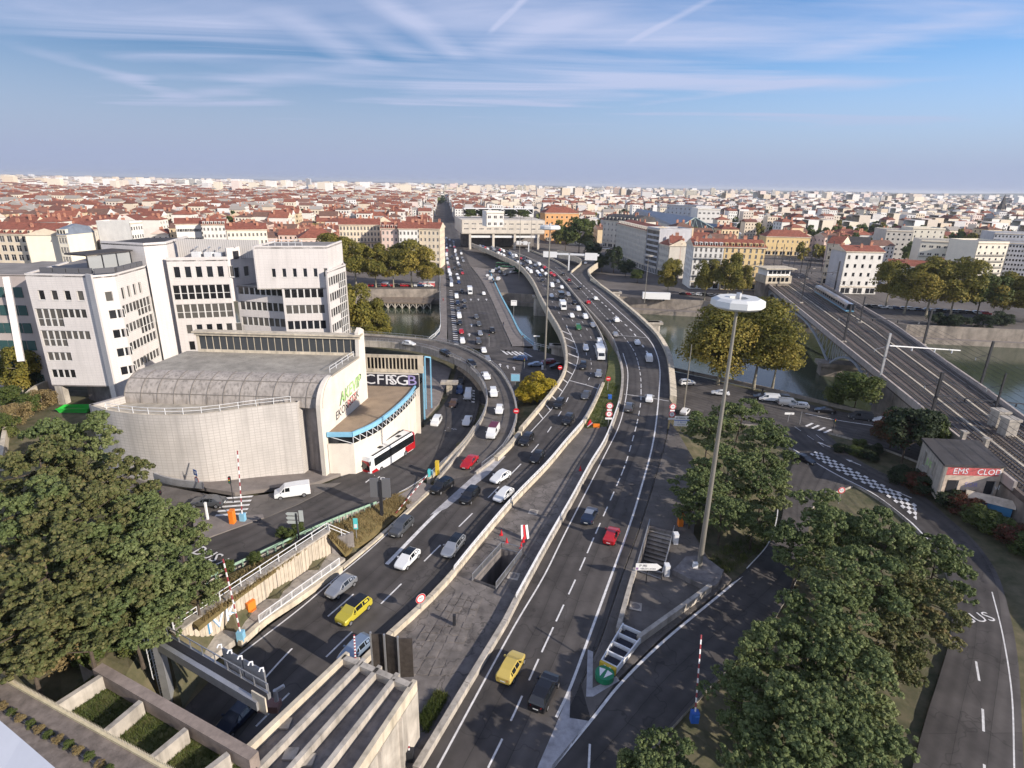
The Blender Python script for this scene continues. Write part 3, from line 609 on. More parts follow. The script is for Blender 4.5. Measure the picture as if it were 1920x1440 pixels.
def win_mesh(w, h, kind='plain'):
    """one window: frame, bars and pane, hung from its lower left corner, outer face at y = 0.16"""
    key = (round(w, 2), round(h, 2), kind)
    if key in WINM: return WINM[key]
    m = MB(); t = .07 if w < 2.5 else .09; y0, y1 = .14, .24
    m.box(0, y0, 0, t, y1, h); m.box(w-t, y0, 0, w, y1, h); m.box(t, y0, 0, w-t, y1, t); m.box(t, y0, h-t, w-t, y1, h)
    n = {'plain': 1, 'double': 2, 'ribbon': max(2, round(w/1.25)), 'arch': 2, 'shop': max(1, round(w/2)), 'shutter': 2, 'small': 1, 'tall': max(1, round(w/1.3))}[kind]
    for i in range(1, n): x = w*i/n; q = .05 if kind in ('double', 'shutter', 'arch') else .13; m.box(x-q, y0-.03, t, x+q, y1, h-t)
    if kind == 'tall': m.box(t, y0, h*.42, w-t, y1, h*.42+.1)
    if kind in ('double', 'arch'): m.box(t, y0+.02, h*.66, w-t, y1, h*.66+.05)
    if kind == 'shutter':
        for x0, x1 in ((-.5*w-.02, -.03), (w+.03, 1.5*w+.02)): m.box(x0, -.06, -.02, x1, -.005, h+.02)
    m.quad((t, .2, t), (w-t, .2, t), (w-t, .2, h-t), (t, .2, h-t), 1)
    if kind != 'ribbon' and kind != 'tall': m.box(-.08, -.08, -.1, w+.08, .14, -.005)
    WINM[key] = m.mesh('window', [WFRAME, GPANE]); return WINM[key]
def facade(parent, A, B, z0, z1, ops, mat, name='wall', reveal=.28, base=None, wins=True, thick=.35):
    """a wall from A to B (seen left to right from outside) with real openings; ops: (u0, u1, v0, v1, window kind or None)"""
    A, B = Vector((A[0], A[1], 0)), Vector((B[0], B[1], 0)); d = B-A; Ln = d.length; ang = math.atan2(d.y, d.x); h = z1-z0
    m = MB(); xs = sorted({0., Ln, *[max(0, min(Ln, o[i])) for o in ops for i in (0, 1)]}); zs = sorted({0., h, *[o[i] for o in ops for i in (2, 3)]})
    for i in range(len(xs)-1):
        if xs[i+1]-xs[i] < 1e-4: continue
        cx = (xs[i]+xs[i+1])/2; z = 0; zi = 0
        run = None
        for j in range(len(zs)-1):
            cz = (zs[j]+zs[j+1])/2; hole = any(o[0] < cx < o[1] and o[2] < cz < o[3] for o in ops)
            if not hole: run = zs[j] if run is None else run
            if hole or j == len(zs)-2:
                e = zs[j] if hole else zs[j+1]
                if run is not None and e > run: m.quad((xs[i],0,run), (xs[i+1],0,run), (xs[i+1],0,e), (xs[i],0,e))
                run = None
    for o in ops:
        a, b, c, e = max(0, o[0]), min(Ln, o[1]), o[2], o[3]; r = reveal
        m.quad((a,0,c),(a,r,c),(a,r,e),(a,0,e),1); m.quad((b,r,c),(b,0,c),(b,0,e),(b,r,e),1); m.quad((a,0,e),(a,r,e),(b,r,e),(b,0,e),1); m.quad((a,r,c),(a,0,c),(b,0,c),(b,r,c),1)
    m.quad((0,thick,0),(0,thick,h),(Ln,thick,h),(Ln,thick,0)); m.quad((0,0,h),(Ln,0,h),(Ln,thick,h),(0,thick,h))
    m.quad((0,thick,0),(0,0,0),(0,0,h),(0,thick,h)); m.quad((Ln,0,0),(Ln,thick,0),(Ln,thick,h),(Ln,0,h))
    off = parent.matrix_basis.inverted() if parent is not None else Matrix()
    w = m.build(name, [mat, REVEAL], parent); mw = off @ (Matrix.Translation((A.x, A.y, z0)) @ Matrix.Rotation(ang, 4, 'Z')); w.matrix_basis = mw
    if wins:
        for o in ops:
            if o[4]: q = obj('window', win_mesh(o[1]-o[0], o[3]-o[2], o[4]), w); q.location = (o[0], 0, o[2])
    return w
def grid(Ln, h, cols, rows, w, wh, x0=None, z0=1., kind='double', pitch=None, storey=None, skip=()):
    """a regular field of windows"""
    out = []; p = Ln/cols if pitch is None else pitch; s = h/rows if storey is None else storey; xo = (p-w)/2 if x0 is None else x0
    for r in range(rows):
        for c in range(cols):
            if (c, r) in skip: continue
            out.append((xo+c*p, xo+c*p+w, z0+r*s, z0+r*s+wh, kind))
    return out
def vlen(A, B): return math.hypot(B[0]-A[0], B[1]-A[1])
def gable_roof(parent, A, B, depth, z, rise, mat, over=.5, name='roof', hip=0.):
    """tiled roof over a rectangle with front edge A-B, ridge along it"""
    A, B = Vector((A[0], A[1], 0)), Vector((B[0], B[1], 0)); t = (B-A).normalized(); n = Vector((-t.y, t.x, 0)); Ln = (B-A).length
    m = MB(); o = over
    def P(u, v, zz): return A+t*u+n*v+Vector((0, 0, zz))
    a, b, c, d = P(-o,-o,z), P(Ln+o,-o,z), P(Ln+o,depth+o,z), P(-o,depth+o,z); e, f = P(-o+hip,depth/2,z+rise), P(Ln+o-hip,depth/2,z+rise)
    m.quad(a, b, f, e); m.quad(c, d, e, f); m.add((b, c, f), ((0,1,2),), 0 if hip else 1); m.add((d, a, e), ((0,1,2),), 0 if hip else 1)
    m.quad(d, c, b, a, 1); dz = Vector((0,0,-.3))
    for p, q in ((a, b), (b, c), (c, d), (d, a)): m.quad(p+dz, q+dz, q, p, 1)
    m.quad(d+dz, c+dz, b+dz, a+dz, 1)
    inv = parent.matrix_basis.inverted(); m.v = [tuple(inv @ Vector(v)) for v in m.v]
    return m.build(name, [mat, CREAM], parent)
def loc_build(m, name, mats, parent, **k):
    inv = parent.matrix_basis.inverted(); m.v = [tuple(inv @ Vector(v)) for v in m.v]; return m.build(name, mats, parent, **k)
def chimney(parent, p, z, w=1.6, d=.6, h=2.2, ang=0., roof=None):
    m = MB(); m.box(-w/2,-d/2,-1.2,w/2,d/2,h); m.box(-w/2-.08,-d/2-.08,h-.25,w/2+.08,d/2+.08,h-.1)
    for k in range(3): x = -w/2+w*(k+.5)/3; m.tube(((x,0,h),(x,0,h+.5)), .13, 6)
    o = m.build('chimney', CHIM, roof or parent); inv = (roof or parent).matrix_basis.inverted() if roof is None else (parent.matrix_basis @ roof.matrix_basis).inverted()
    o.matrix_basis = inv @ (Matrix.Translation((p[0], p[1], z)) @ Matrix.Rotation(ang, 4, 'Z')); return o
def townhouse(name, label, A, B, depth, z0, h, floors, cols, mat, roof='gable', rise=3.4, kind='double', group=None, cat='building', ground='shop', ww=1.1, wh=1.9, chim=2, dormer=0, side=None, cornice=True, rmat=None, sides=(False, False), balc=()):
    """street building: front A-B (left to right), then depth away from the viewer"""
    A, B = Vector((A[0], A[1], 0)), Vector((B[0], B[1], 0)); t = (B-A).normalized(); n = Vector((-t.y, t.x, 0)); Ln = (B-A).length; ang = math.atan2(t.y, t.x)
    root = thing(name, label, cat, (A.x, A.y, z0), ang, group); rmat = rmat or TILE
    gf = 3.9 if ground else 0.; st = (h-gf-.5)/max(1, floors-(1 if ground else 0)); ops = []
    if ground:
        k = max(1, cols*2//3); p = Ln/k
        ops += [(i*p+p*.14, i*p+p*.86, .35, 3.2, 'shop') for i in range(k)]
    nf = floors-(1 if ground else 0); ops += [(o[0], o[1], o[2]+gf, o[3]+gf, o[4]) for o in grid(Ln, st*nf, cols, nf, ww, min(wh, st*.66), z0=st*.2, kind=kind)]
    C, D = B+n*depth, A+n*depth
    facade(root, A, B, z0, z0+h, ops, mat)
    for (P, Q, wn) in ((B, C, sides[1]), (D, A, sides[0])):
        sl = (Q-P).length; c2 = max(1, int(sl/3.2)); o2 = grid(sl, st*nf, c2, nf, ww, min(wh, st*.66), z0=st*.2+gf, kind=kind) if wn else []
        facade(root, P, Q, z0, z0+h, o2, side or mat)
    facade(root, C, D, z0, z0+h, [], mat)
    if cornice:
        m = MB()
        for zc, pr in ((h-.55, .45), (gf-.25, .22)):
            if zc > 1: m.box(-.15,-pr,zc,Ln+.15,.02,zc+.4)
        m.build('cornice', CREAM, root)
    for b in balc:
        m = MB(); zb = gf+b*st-.05; m.box(.5,-.9,zb,Ln-.5,-.01,zb+.14); m.box(.5,-.9,zb+1,Ln-.5,-.85,zb+1.05)
        for i in range(int((Ln-1)/.35)): m.box(.5+i*.35,-.89,zb+.14,.53+i*.35,-.86,zb+1)
        m.build('balcony', DSTEEL, root)
    rf = None
    if roof == 'gable': rf = gable_roof(root, A, B, depth, z0+h, rise, rmat)
    elif roof == 'hip': rf = gable_roof(root, A, B, depth, z0+h, rise, rmat, hip=depth*.45)
    elif roof == 'flat':
        m = MB(); m.box(.3,.3,h-.15,Ln-.3,depth-.3,h-.05); m.box(0,0,h,Ln,.3,h+.8,1); m.box(0,depth-.3,h,Ln,depth,h+.8,1); m.box(0,.3,h,.3,depth-.3,h+.8,1); m.box(Ln-.3,.3,h,Ln,depth-.3,h+.8,1); rf = m.build('roof', [ROOFG, mat], root)
    elif roof == 'mansard':
        m = MB(); q = 1.6; hh = 3.4
        b = [(-.2,-.2,h),(Ln+.2,-.2,h),(Ln+.2,depth+.2,h),(-.2,depth+.2,h)]; u = [(q*.6,q,h+hh),(Ln-q*.6,q,h+hh),(Ln-q*.6,depth-q,h+hh),(q*.6,depth-q,h+hh)]
        for i in range(4): j = (i+1) % 4; m.quad(b[i], b[j], u[j], u[i], 1)
        r0, r1 = (q*.6+.3,depth/2,h+hh+1.8), (Ln-q*.6-.3,depth/2,h+hh+1.8); m.quad(u[0],u[1],r1,r0); m.quad(u[2],u[3],r0,r1); m.add((u[1],u[2],r1),((0,1,2),)); m.add((u[3],u[0],r0),((0,1,2),))
        rf = m.build('roof', [rmat, ZINC if rmat is TILE and False else rmat], root)
        nd = cols
        for i in range(nd):
            x = Ln*(i+.5)/nd; dm = MB(); dm.box(-.75,-.12,.0,.75,1.7,2.5); dm.box(-.9,-.25,2.5,.9,1.9,2.72,0); dm.quad((-.5,-.14,.35),(.5,-.14,.35),(.5,-.14,2.2),(-.5,-.14,2.2),1)
            o = dm.build('dormer', [mat, GPANE], root); o.location = (x, .15, h+.15)
    for i in range(dormer):
        x = Ln*(i+.5)/dormer; dm = MB(); dm.box(-.65,-.3,-.4,.65,2.2,1.35); dm.box(-.8,-.45,1.35,.8,2.6,1.5); dm.quad((-.42,-.32,-.05),(.42,-.32,-.05),(.42,-.32,1.15),(-.42,-.32,1.15),1)
        o = dm.build('dormer', [mat, GPANE], root); o.location = (x, .9, h+.45)
    for i in range(chim):
        u = Ln*(i+.5)/chim+rng.uniform(-1, 1); v = depth*rng.choice((.3, .5, .5, .7)); m = MB(); w = rng.uniform(1.1, 2.2); hh = rise*(1-abs(v-depth/2)/(depth/2))+1.7 if roof != 'mansard' else 7
        m.box(-w/2,-.35,-.6,w/2,.35,hh); m.box(-w/2-.08,-.43,hh-.3,w/2+.08,.43,hh-.12)
        for k in range(3): m.tube(((-w/2+w*(k+.5)/3,0,hh),(-w/2+w*(k+.5)/3,0,hh+.55)), .13, 5)
        o = m.build('chimney', CHIM, rf or root); o.location = (u, v, h)
    return root
# ------------------------------------------------------------------ the white office block on the left
OF = thing('office_building', 'large white tiled office building with stepped wings and ribbon windows', 'building', (-60, 112, 0))
def rib(Ln, n, x0, x1, z, h, kind='ribbon'): return (x0, x1, z, z+h, kind)
def ofw(pa, pb, za, zb, ops, mat=WTILE): return facade(OF, pa, pb, za, zb, ops, mat)
o1, o2 = PD(45,512,105), PD(163,511,105); L1 = vlen(o1, o2); ZR = 30.
rows = [25.4, 20.4+.9, 16.9, 13.9-.5, 9.9]
ofw(o1, o2, 8.8, ZR, [(1.6+i*2.35, 1.6+i*2.35+1.15, 25.2-8.8, 27.0-8.8, 'plain') for i in range(4)]+
 [(.35, 5.1, 20.2-8.8, 23.6-8.8, 'tall'), (5.1, 9.6, 21.9-8.8, 23.6-8.8, 'ribbon'), (.35, 4.9, 16.4-8.8, 19.5-8.8, 'tall'), (4.9, 9.4, 17.8-8.8, 19.5-8.8, 'ribbon'), (.5, 5.0, 13.6-8.8, 15.3-8.8, 'ribbon'), (.5, 5.0, 10.2-8.8, 11.9-8.8, 'ribbon')])
o3, o4 = PD(172,512,104), PD(214,513,106.5); L3 = vlen(o3, o4)
facade(OF, o2+Vector((0,-.6,0)), o3+Vector((0,-.4,0)), 3, ZR+.2, [], WTILE)
ofw(o3, o4, 6, ZR, [(1.3, 2.5, 19.1, 20.9, 'plain')]+[(1.3, 3.9, z-6, z-4.3, 'ribbon') for z in (21.8, 18.1, 14.5, 10.9)])
o5 = PD(271,493,117); L5 = vlen(o4, o5)
ofw(o4, o5, 6, ZR, [(1.2+i*2.1, 2.2+i*2.1, 19.0, 21.2, 'plain') for i in range(4)]+sum([[(.5, 5.6, z-6, z-4.2, 'ribbon'), (5.6, L5-.4, z-7.4, z-4.2, 'tall')] for z in (22.2, 18.6)], [])+[(.5, L5-.4, z-6, z-4.2, 'ribbon') for z in (15, 11.3)])
# blank stair tower
t0, t1, t2 = PD(190,462,119), PD(268,456,116), PD(311,453,119.5); TT = t1.z
for a, b, zb_ in ((t0, t1, ZR), (t1, t2, 6)): facade(OF, a, b, zb_, TT, [], WTILE)
facade(OF, t2, t2+Vector((-3,14,0)), 6, TT, [], WTILE)
MB().poly([Vector((p.x, p.y, TT-.1)) for p in (t0, t1, t2, t2+Vector((-3,14,0)), t0+Vector((2,12,0)))]); 
def roofpoly(ps, z, mat=ROOFD, h=.25):
    m = MB().prism([(p.x, p.y) for p in ps], z-h, z); return loc_build(m, 'roof', mat, OF)
roofpoly([t0, t1, t2, t2+Vector((-3,14,0)), t0+Vector((2,12,0))], TT-.4)
roofpoly([o1, o2, o3, o4, o5, o5+Vector((-20,14,0)), o1+Vector((-4,16,0))], ZR-.3, ROOFG)
facade(OF, o1+Vector((-4,16,0)), o1, 8.8, ZR, [], WTILE)
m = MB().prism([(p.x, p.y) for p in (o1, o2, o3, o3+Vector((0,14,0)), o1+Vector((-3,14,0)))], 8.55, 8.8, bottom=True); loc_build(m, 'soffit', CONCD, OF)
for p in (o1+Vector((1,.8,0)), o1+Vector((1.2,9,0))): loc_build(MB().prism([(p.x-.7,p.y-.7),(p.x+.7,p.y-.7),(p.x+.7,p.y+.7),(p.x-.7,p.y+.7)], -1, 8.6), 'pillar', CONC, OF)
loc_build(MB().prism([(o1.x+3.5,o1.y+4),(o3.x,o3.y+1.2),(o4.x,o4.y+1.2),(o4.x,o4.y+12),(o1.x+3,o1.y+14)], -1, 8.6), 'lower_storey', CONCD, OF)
# glazed roof terrace with planters
m = MB(); q0, q1 = PD(165,496,109), PD(246,487,117)
tr = thing('roof_pavilion', 'glazed dark roofed pavilion standing on the terrace of the white office building', 'pavilion', (q0.x, q0.y, ZR-.3), math.atan2((q1-q0).y, (q1-q0).x)); Lp = vlen(q0, q1)
m.box(-.4,-.4,3.0,Lp+.4,5.2,3.3); m.build('roof', ROOFD, tr)
for x in (0, Lp*.33, Lp*.66, Lp): MB().box(x-.08,-.08,0,x+.08,.08,3).build('post', DSTEEL, tr)
for i in range(3): MB().box(Lp*i/3+.15,-.02,.1,Lp*(i+1)/3-.15,.02,2.9).build('pane', M('light_glass', (.32,.33,.33), .1, spec=.7), tr)
m = MB()
for a, b in ((PD(72,508,105.5), PD(170,505,105.5)), (PD(172,507,105), PD(214,507,107.5)), (PD(214,507,107.5), PD(262,489,116))):
    a = Vector((a.x, a.y, ZR+.05)); b = Vector((b.x, b.y, ZR+.05)); n_ = int((b-a).length/2)
    for i in range(n_): m.bar(a.lerp(b, i/n_)+Vector((0,.5,.45)), a.lerp(b, (i+.92)/n_)+Vector((0,.5,.45)), .5, .9)
loc_build(m, 'planter', M('planter_grey', (.10,.10,.11), .8), OF)
# recessed middle wing
m0, m1 = PD(312,491,119), PD(427,490,122); ZM = 31.4; L = vlen(m0, m1)
ofw(m0, m1, 8, ZM, [(1.0+i*2.05, 2.2+i*2.05, ZM-8-4.2, ZM-8-1.9, 'plain') for i in range(6)]+[(.3, L-.3, z-8, z-4.9, 'tall') for z in (22.6, 18.6)]+
 sum([[(1.6+i*1.95, 2.8+i*1.95, z-8, z-6, 'plain') for i in range(6)] for z in (15.3, 11.7)], []))
s0 = PD(469,479,128)
facade(OF, m1, s0+Vector((1,0,0)), 22, 33.2, [(1.2+i*2.6, 2.6+i*2.6, 4.8, 7, 'plain') for i in range(2)], WTILE)
roofpoly([m0, m1, s0, s0+Vector((0,14,0)), m0+Vector((0,16,0))], ZM-.6, ROOFG)
facade(OF, m0+Vector((-.5,5.5,0)), m0+Vector((16.5,6.5,0)), ZM-.6, ZM+3.2, [], tilemat('ribbed_panel', (.52,.49,.46), (.3,.28,.27), .45, 30, .6, .05))
# cantilevered block with the ribbon floors below
f0, f1 = PD(473,461,117.5), PD(612,453.5,120); LF = vlen(f0, f1); ZF = ztop(f0, 461)
p_ = f0.lerp(f1, 0); zb1 = ztop(f0, 541.5)
ofw(f0, f1, zb1, ZF, [(3.1+i*2.05, 3.9+i*2.05, 2.3, 4.1, 'plain') for i in range(6)])
fm = f0.lerp(f1, .33)
wz = [zb1-2.1-3.38*i for i in range(6)]
ofw(fm, f1, 4, zb1, [(.35, vlen(fm, f1)-1.4, z-4, z-4+1.95, 'ribbon') for z in wz if z > 4.2])
facade(OF, f0+Vector((0,11,0)), f0, zb1, ZF, [], WTILE)
g0 = m1+Vector((.4,1.2,0)); g1 = fm+Vector((-.6,2.0,0))
ofw(g0, g1, 6, zb1-.25, [(.4, vlen(g0, g1)-.3, z-6, z-6+1.95, 'ribbon') for z in wz if z > 6.2])
r0, r1 = PD(613,509,120.5), PD(648,498,131); LR = vlen(r0, r1); ZZ = ztop(r0, 508)
ofw(r0, r1, 4, ZZ, sum([[(.6, LR*.55, z-4, z-4+1.9, 'ribbon'), (LR*.55, LR-.3, z-4-(1.4 if k in (0,1,2,3) else 0), z-4+1.9, 'tall' if k < 4 else 'ribbon')] for k, z in enumerate([ZZ-3.4-3.35*j for j in range(7)]) if z > 5.6], []))
facade(OF, f1, f1+Vector((-.3,12,0)), ZZ-1, ZF, [], WTILE)
facade(OF, r1, r1+Vector((-7,14,0)), 4, ZZ, [], WTILE)
roofpoly([f0, f1, f1+Vector((-.3,12,0)), f0+Vector((0,12,0))], ZF-.3, ROOFG); roofpoly([f1, r0, r1, r1+Vector((-7,14,0)), f1+Vector((-1,15,0))], ZZ-.3, ROOFG)
roofpoly([f0, f1, f1+Vector((0,4,0)), f0+Vector((0,8,0))], zb1+.05, CONC, .2)
roofpoly([g0, g1, fm, fm+Vector((0,7,0)), g0+Vector((0,6,0))], zb1-.3, ROOFG)
m = MB()
for a, b in (((f0.x+2,f0.y+3), (f0.x+9,f0.y+3)),):
    for z in (.5, 1.1): m.bar((a[0],a[1],ZF+z), (b[0],b[1],ZF+z), .08)
    for k in range(6): x = a[0]+(b[0]-a[0])*k/5; m.bar((x,a[1],ZF-.3), (x,a[1],ZF+1.1), .08, up=(0,1,0))
loc_build(m, 'roof_railing', WSTEEL, OF)
for k, (px, py) in enumerate(((372,500),(395,497),(415,502),(440,492))):
    p = PD(px, py, 124); u = thing('roof_unit', ['white boxy ventilation unit on the flat roof, nearest the stair tower','white ventilation unit with a bent duct on the office roof','small grey roof unit beside the bent duct','dark framed lift housing on the office roof in shade'][k], 'roof unit', (p.x, p.y, ZM-.6))
    MB().box(-.8,-.6,0,.8,.6,1.3+.3*(k == 3)).build('casing', WSTEEL if k < 3 else DSTEEL, u); MB().tube(((0,0,1.2),(0,0,2.1),(.5,0,2.4)), .18, 8).build('duct', STEEL, u)
# glass office further left
gl = [PD(-70,522,112), PD(50,515,112)]
GO = thing('glass_office', 'office building with green tinted window bands and a slanting white post', 'building', (gl[0].x, gl[0].y, -1))
TEAL = M('green_glass', (.035,.085,.085), .12, spec=.7)
Lg = vlen(*gl)
facade(GO, gl[0], gl[1]+Vector((2,0,0)), -1, 28.6, [], M('pink_concrete', (.42,.36,.33), .85, var=.1))
for k in range(6):
    z = 25.2-3.55*k
    for i in range(int(Lg/1.8)): a = gl[0].lerp(gl[1], (i+.06)*1.8/Lg); b = gl[0].lerp(gl[1], (i+.94)*1.8/Lg); m = MB(); m.bar((a.x,a.y-.1,z), (b.x,b.y-.1,z), .12, 2.0); loc_build(m, 'pane', TEAL, GO)
m = MB(); a = PD(10,518,108); m.bar(PD(12,520,107), PD(40,678,107), 1.0, 1.0); loc_build(m, 'post', WTILE, GO)
m = MB().prism([(gl[0].x,gl[0].y),(gl[1].x+2,gl[1].y),(gl[1].x,gl[1].y+20),(gl[0].x,gl[0].y+20)], 28.3, 28.5); loc_build(m, 'roof', ROOFG, GO)
m = MB(); a = PD(-60,505,130); m.box(a.x, a.y, 20, a.x+36, a.y+8, 27); q = thing('roof_hall', 'long low grey roofed hall behind the green glass office', 'building', (a.x, a.y, -4)); loc_build(m, 'wall', ROOFG, q)
# ------------------------------------------------------------------ auditorium with the curved wall
AU = thing('auditorium', 'windowless grey hall with curved tiled front and vaulted ribbed roof', 'building', (-45, 90, 1.5))
bw = W3([(196,878,3.6),(225,889,3.6),(262,897,3.5),(300,902,3.4),(345,905,3.2),(390,905,3.0),(430,901,2.8),(480,896,2.4),(530,892,2),(571,889,1.7)]); tw = 14.2
cw = smooth(bw, 34); m = MB(); acc = 0.
for i in range(33):
    a, b = cw[i], cw[i+1]; m.quad((a.x,a.y,-1), (b.x,b.y,-1), (b.x,b.y,tw), (a.x,a.y,tw)); b2 = b+Vector((0,.5,0)); a2 = a+Vector((0,.5,0)); m.quad((a.x,a.y,tw),(b.x,b.y,tw),(b2.x,b2.y,tw),(a2.x,a2.y,tw),1); m.quad((b2.x,b2.y,tw-1.2),(a2.x,a2.y,tw-1.2),(a2.x,a2.y,tw),(b2.x,b2.y,tw),1)
ctm = M('curved_tiles', (.50, .465, .43), .6, var=.1, vs=3, streak=(.8, .05, .42)); 
if 'done' not in ctm:
    nt = ctm.node_tree; N = nt.nodes; Lk = nt.links; p = N['Principled BSDF']; src = p.inputs['Base Color'].links[0].from_socket
    uvn = N.new('ShaderNodeUVMap'); b = N.new('ShaderNodeTexBrick'); b.offset = 0; b.inputs['Scale'].default_value = 1; b.inputs['Brick Width'].default_value = .8; b.inputs['Row Height'].default_value = .45; b.inputs['Mortar Size'].default_value = .03
    Lk.new(uvn.outputs[0], b.inputs['Vector']); Lk.new(src, b.inputs['Color1']); Lk.new(src, b.inputs['Color2']); b.inputs['Mortar'].default_value = (.36,.33,.30,1); Lk.new(b.outputs['Color'], p.inputs['Base Color'])
w_ = loc_build(m, 'curved_wall', [ctm, CONCW], AU)
uv = w_.data.uv_layers.new(name='uv'); 
for pl in w_.data.polygons:
    for li in pl.loop_indices:
        v = w_.data.vertices[w_.data.loops[li].vertex_index].co; uv.data[li].uv = ((pl.index//3)*plen(cw)/33+(0 if (v-w_.data.vertices[w_.data.loops[pl.loop_indices[0]].vertex_index].co).xy.length < .05 else plen(cw)/33), v.z)
e0 = cw[-1]; c1 = G(575,886,1.7)+Vector((.2,1.5,0)); c2_ = G(612,893,1.6)
facade(AU, e0, e0+Vector((.3,2.2,0)), -1, tw, [], ATILE)
rc0 = e0+Vector((.3,2.0,0)); rc1 = c2_+Vector((-.4,1.2,0))
facade(AU, rc0, rc1, -1, 13.4, [], M('streaked_concrete', (.30,.27,.25), .9, var=.25, vs=2, streak=(1.6,.1,.7)))  # recess wall, darker than the tiled walls beside it, with vertical streaks
# fin wall that carries the graffiti and closes the vault
h_f = 19.4; fdir = (PD(682,690,112)-PD(617,720,93)); fdir.z = 0; fdir.normalize(); nrm = Vector((fdir.y, -fdir.x, 0))
fa = c2_.copy(); LF_ = (G(690,745,8.6)-fa).to_2d().length; fdir = G(690,745,8.6)-fa; fdir.z = 0; fdir.normalize(); nrm = Vector((fdir.y, -fdir.x, 0)); fb = fa+fdir*LF_; prof = []; VB = 13.0
R_ = 4.3
for k in range(9):
    th = math.pi/2*k/8; prof.append((R_*(1-math.cos(th)), VB+R_*math.sin(th)))
prof = [(0, -1)]+prof+[(R_+.4, VB+R_), (R_+.4, VB+R_-.3), (LF_-2.6, VB+R_-.3), (LF_-2.4, VB+R_+4.3), (LF_-1.4, VB+R_+5), (LF_, VB+R_+4.3), (LF_, -1)]
m = MB(); pts0 = [fa+fdir*u+Vector((0,0,z-fa.z)) for u, z in prof]; th_ = nrm*-.7
n = len(pts0)
tri = tessellate_polygon([[Vector((u, z, 0)) for u, z in prof]])
m.add(pts0, [t for t in tri]); m.add([p+th_ for p in pts0], [t[::-1] for t in tri])
for i in range(n): j = (i+1) % n; m.quad(pts0[i], pts0[j], pts0[j]+th_, pts0[i]+th_)
FW = loc_build(m, 'fin_wall', M('pale_concrete', (.66,.60,.52), .8, var=.08, vs=3, streak=(.5,.08,.25)), AU)
# vault (quarter cylinder) and roof behind it

vl = (bw[0]-fa); vl.z = 0; Lv = 31.5; vd = Vector((-1, .02, 0)).normalized()
m = MB(); ns = 24
for k in range(8):
    for s_ in range(ns):
        def Q(kk, ss):
            th = math.pi/2*kk/8; p = fa+fdir*(R_*(1-math.cos(th))+.9)+vd*(Lv*ss/ns)+Vector((0,0,VB+R_*math.sin(th)-fa.z)); return p
        q = .0
        m.quad(Q(k+1,s_), Q(k+1,s_+1), Q(k,s_+1), Q(k,s_), 0)
    
VR = M('weathered_lead', (.20,.175,.16), .75, var=.2, vs=2, streak=(.9,.9,.0), bump=.1); 
vm = loc_build(m, 'vault_roof', M('weathered_vault', (.33,.295,.265), .8, var=.2, vs=1.6, streak=(2.4,.12,.8)), AU)
m = MB()
for s_ in range(0, ns+1, 2):
    pr = [fa+fdir*(R_*(1-math.cos(math.pi/2*k/8))+.86)+vd*(Lv*s_/ns)+Vector((0,0,VB+R_*math.sin(math.pi/2*k/8)-fa.z+.04)) for k in range(9)]
    for k in range(8): m.bar(pr[k], pr[k+1], .07, .07)
for k in (2, 5): m.bar(fa+fdir*(R_*(1-math.cos(math.pi/2*k/8))+.86)+Vector((0,0,VB+R_*math.sin(math.pi/2*k/8)-fa.z+.03)), fa+fdir*(R_*(1-math.cos(math.pi/2*k/8))+.86)+vd*Lv+Vector((0,0,VB+R_*math.sin(math.pi/2*k/8)-fa.z+.03)), .1)
loc_build(m, 'roof_seam', M('lead_seam', (.20,.18,.16), .8), AU)
# left end wall of the vault, terrace behind the parapet, flat roof and clerestory
vb = fa+vd*Lv+fdir*.9
m = MB().poly([Vector((p.x, p.y+.4, tw-1.1)) for p in cw]+[Vector((fa.x-.4, fa.y+1.2, tw-1.1))]+[Vector((vb.x, vb.y, tw-1.1))]); loc_build(m, 'terrace_roof', M('roof_gravel', (.36,.32,.26), .95, var=.3, vs=2), AU)
zt = VB+R_
m = MB().poly([p+Vector((0,0,zt-p.z)) for p in (fa+fdir*(R_+.9), fa+fdir*(LF_-2), fa+fdir*(LF_-2)+vd*Lv, fa+fdir*(R_+.9)+vd*Lv)]); loc_build(m, 'roof', M('roof_felt', (.30,.275,.235), .9, var=.25, vs=2.5, wear=(.5,.02,.5)), AU)
m = MB(); lw0, lw1 = fa+vd*Lv+fdir*.9, fa+fdir*(LF_-2)+vd*Lv
pp = [lw0+fdir*(R_*(1-math.cos(math.pi/2*k/8)))+Vector((0,0,VB+R_*math.sin(math.pi/2*k/8)-lw0.z)) for k in range(9)]+[lw1+Vector((0,0,zt-lw1.z)), lw1+Vector((0,0,-1-lw1.z)), lw0+Vector((0,0,-1-lw0.z))]
m.add(pp, (tuple(range(len(pp))),)); m.add(pp, (tuple(range(len(pp)-1,-1,-1)),)); loc_build(m, 'end_wall', CONC, AU)
facade(AU, lw0, cw[0], -1, tw, [], ATILE); facade(AU, cw[0], lw0, -1, tw, [], ATILE)
k0 = fa+fdir*(LF_-2.2)+vd*Lv*.93; k1 = fa+fdir*(LF_-2.2); CL = vlen(k0, k1)
CLS = M('clerestory_glass', (.05,.055,.06), .1, spec=.7)
w = facade(AU, k0, k1, zt, zt+3.6, [(.4, CL-.4, .5, 3.0, None)], CONCW)
for i in range(23): o = MB().box(0,.15,.0,(CL-.8)/23-.16,.2,2.5).build('pane', CLS, w); o.location = (.4+i*(CL-.8)/23+.08, 0, .5)
m = MB()
for i in range(24): x = .4+i*(CL-.8)/23; m.box(x-.05,.10,.5,x+.05,.19,3.0)
m.box(-.4,-.6,3.6,CL+.4,1.2,3.85); m.box(-.2,-.25,3.1,CL+.2,-.02,3.58); m.build('mullion', CONCW, w)
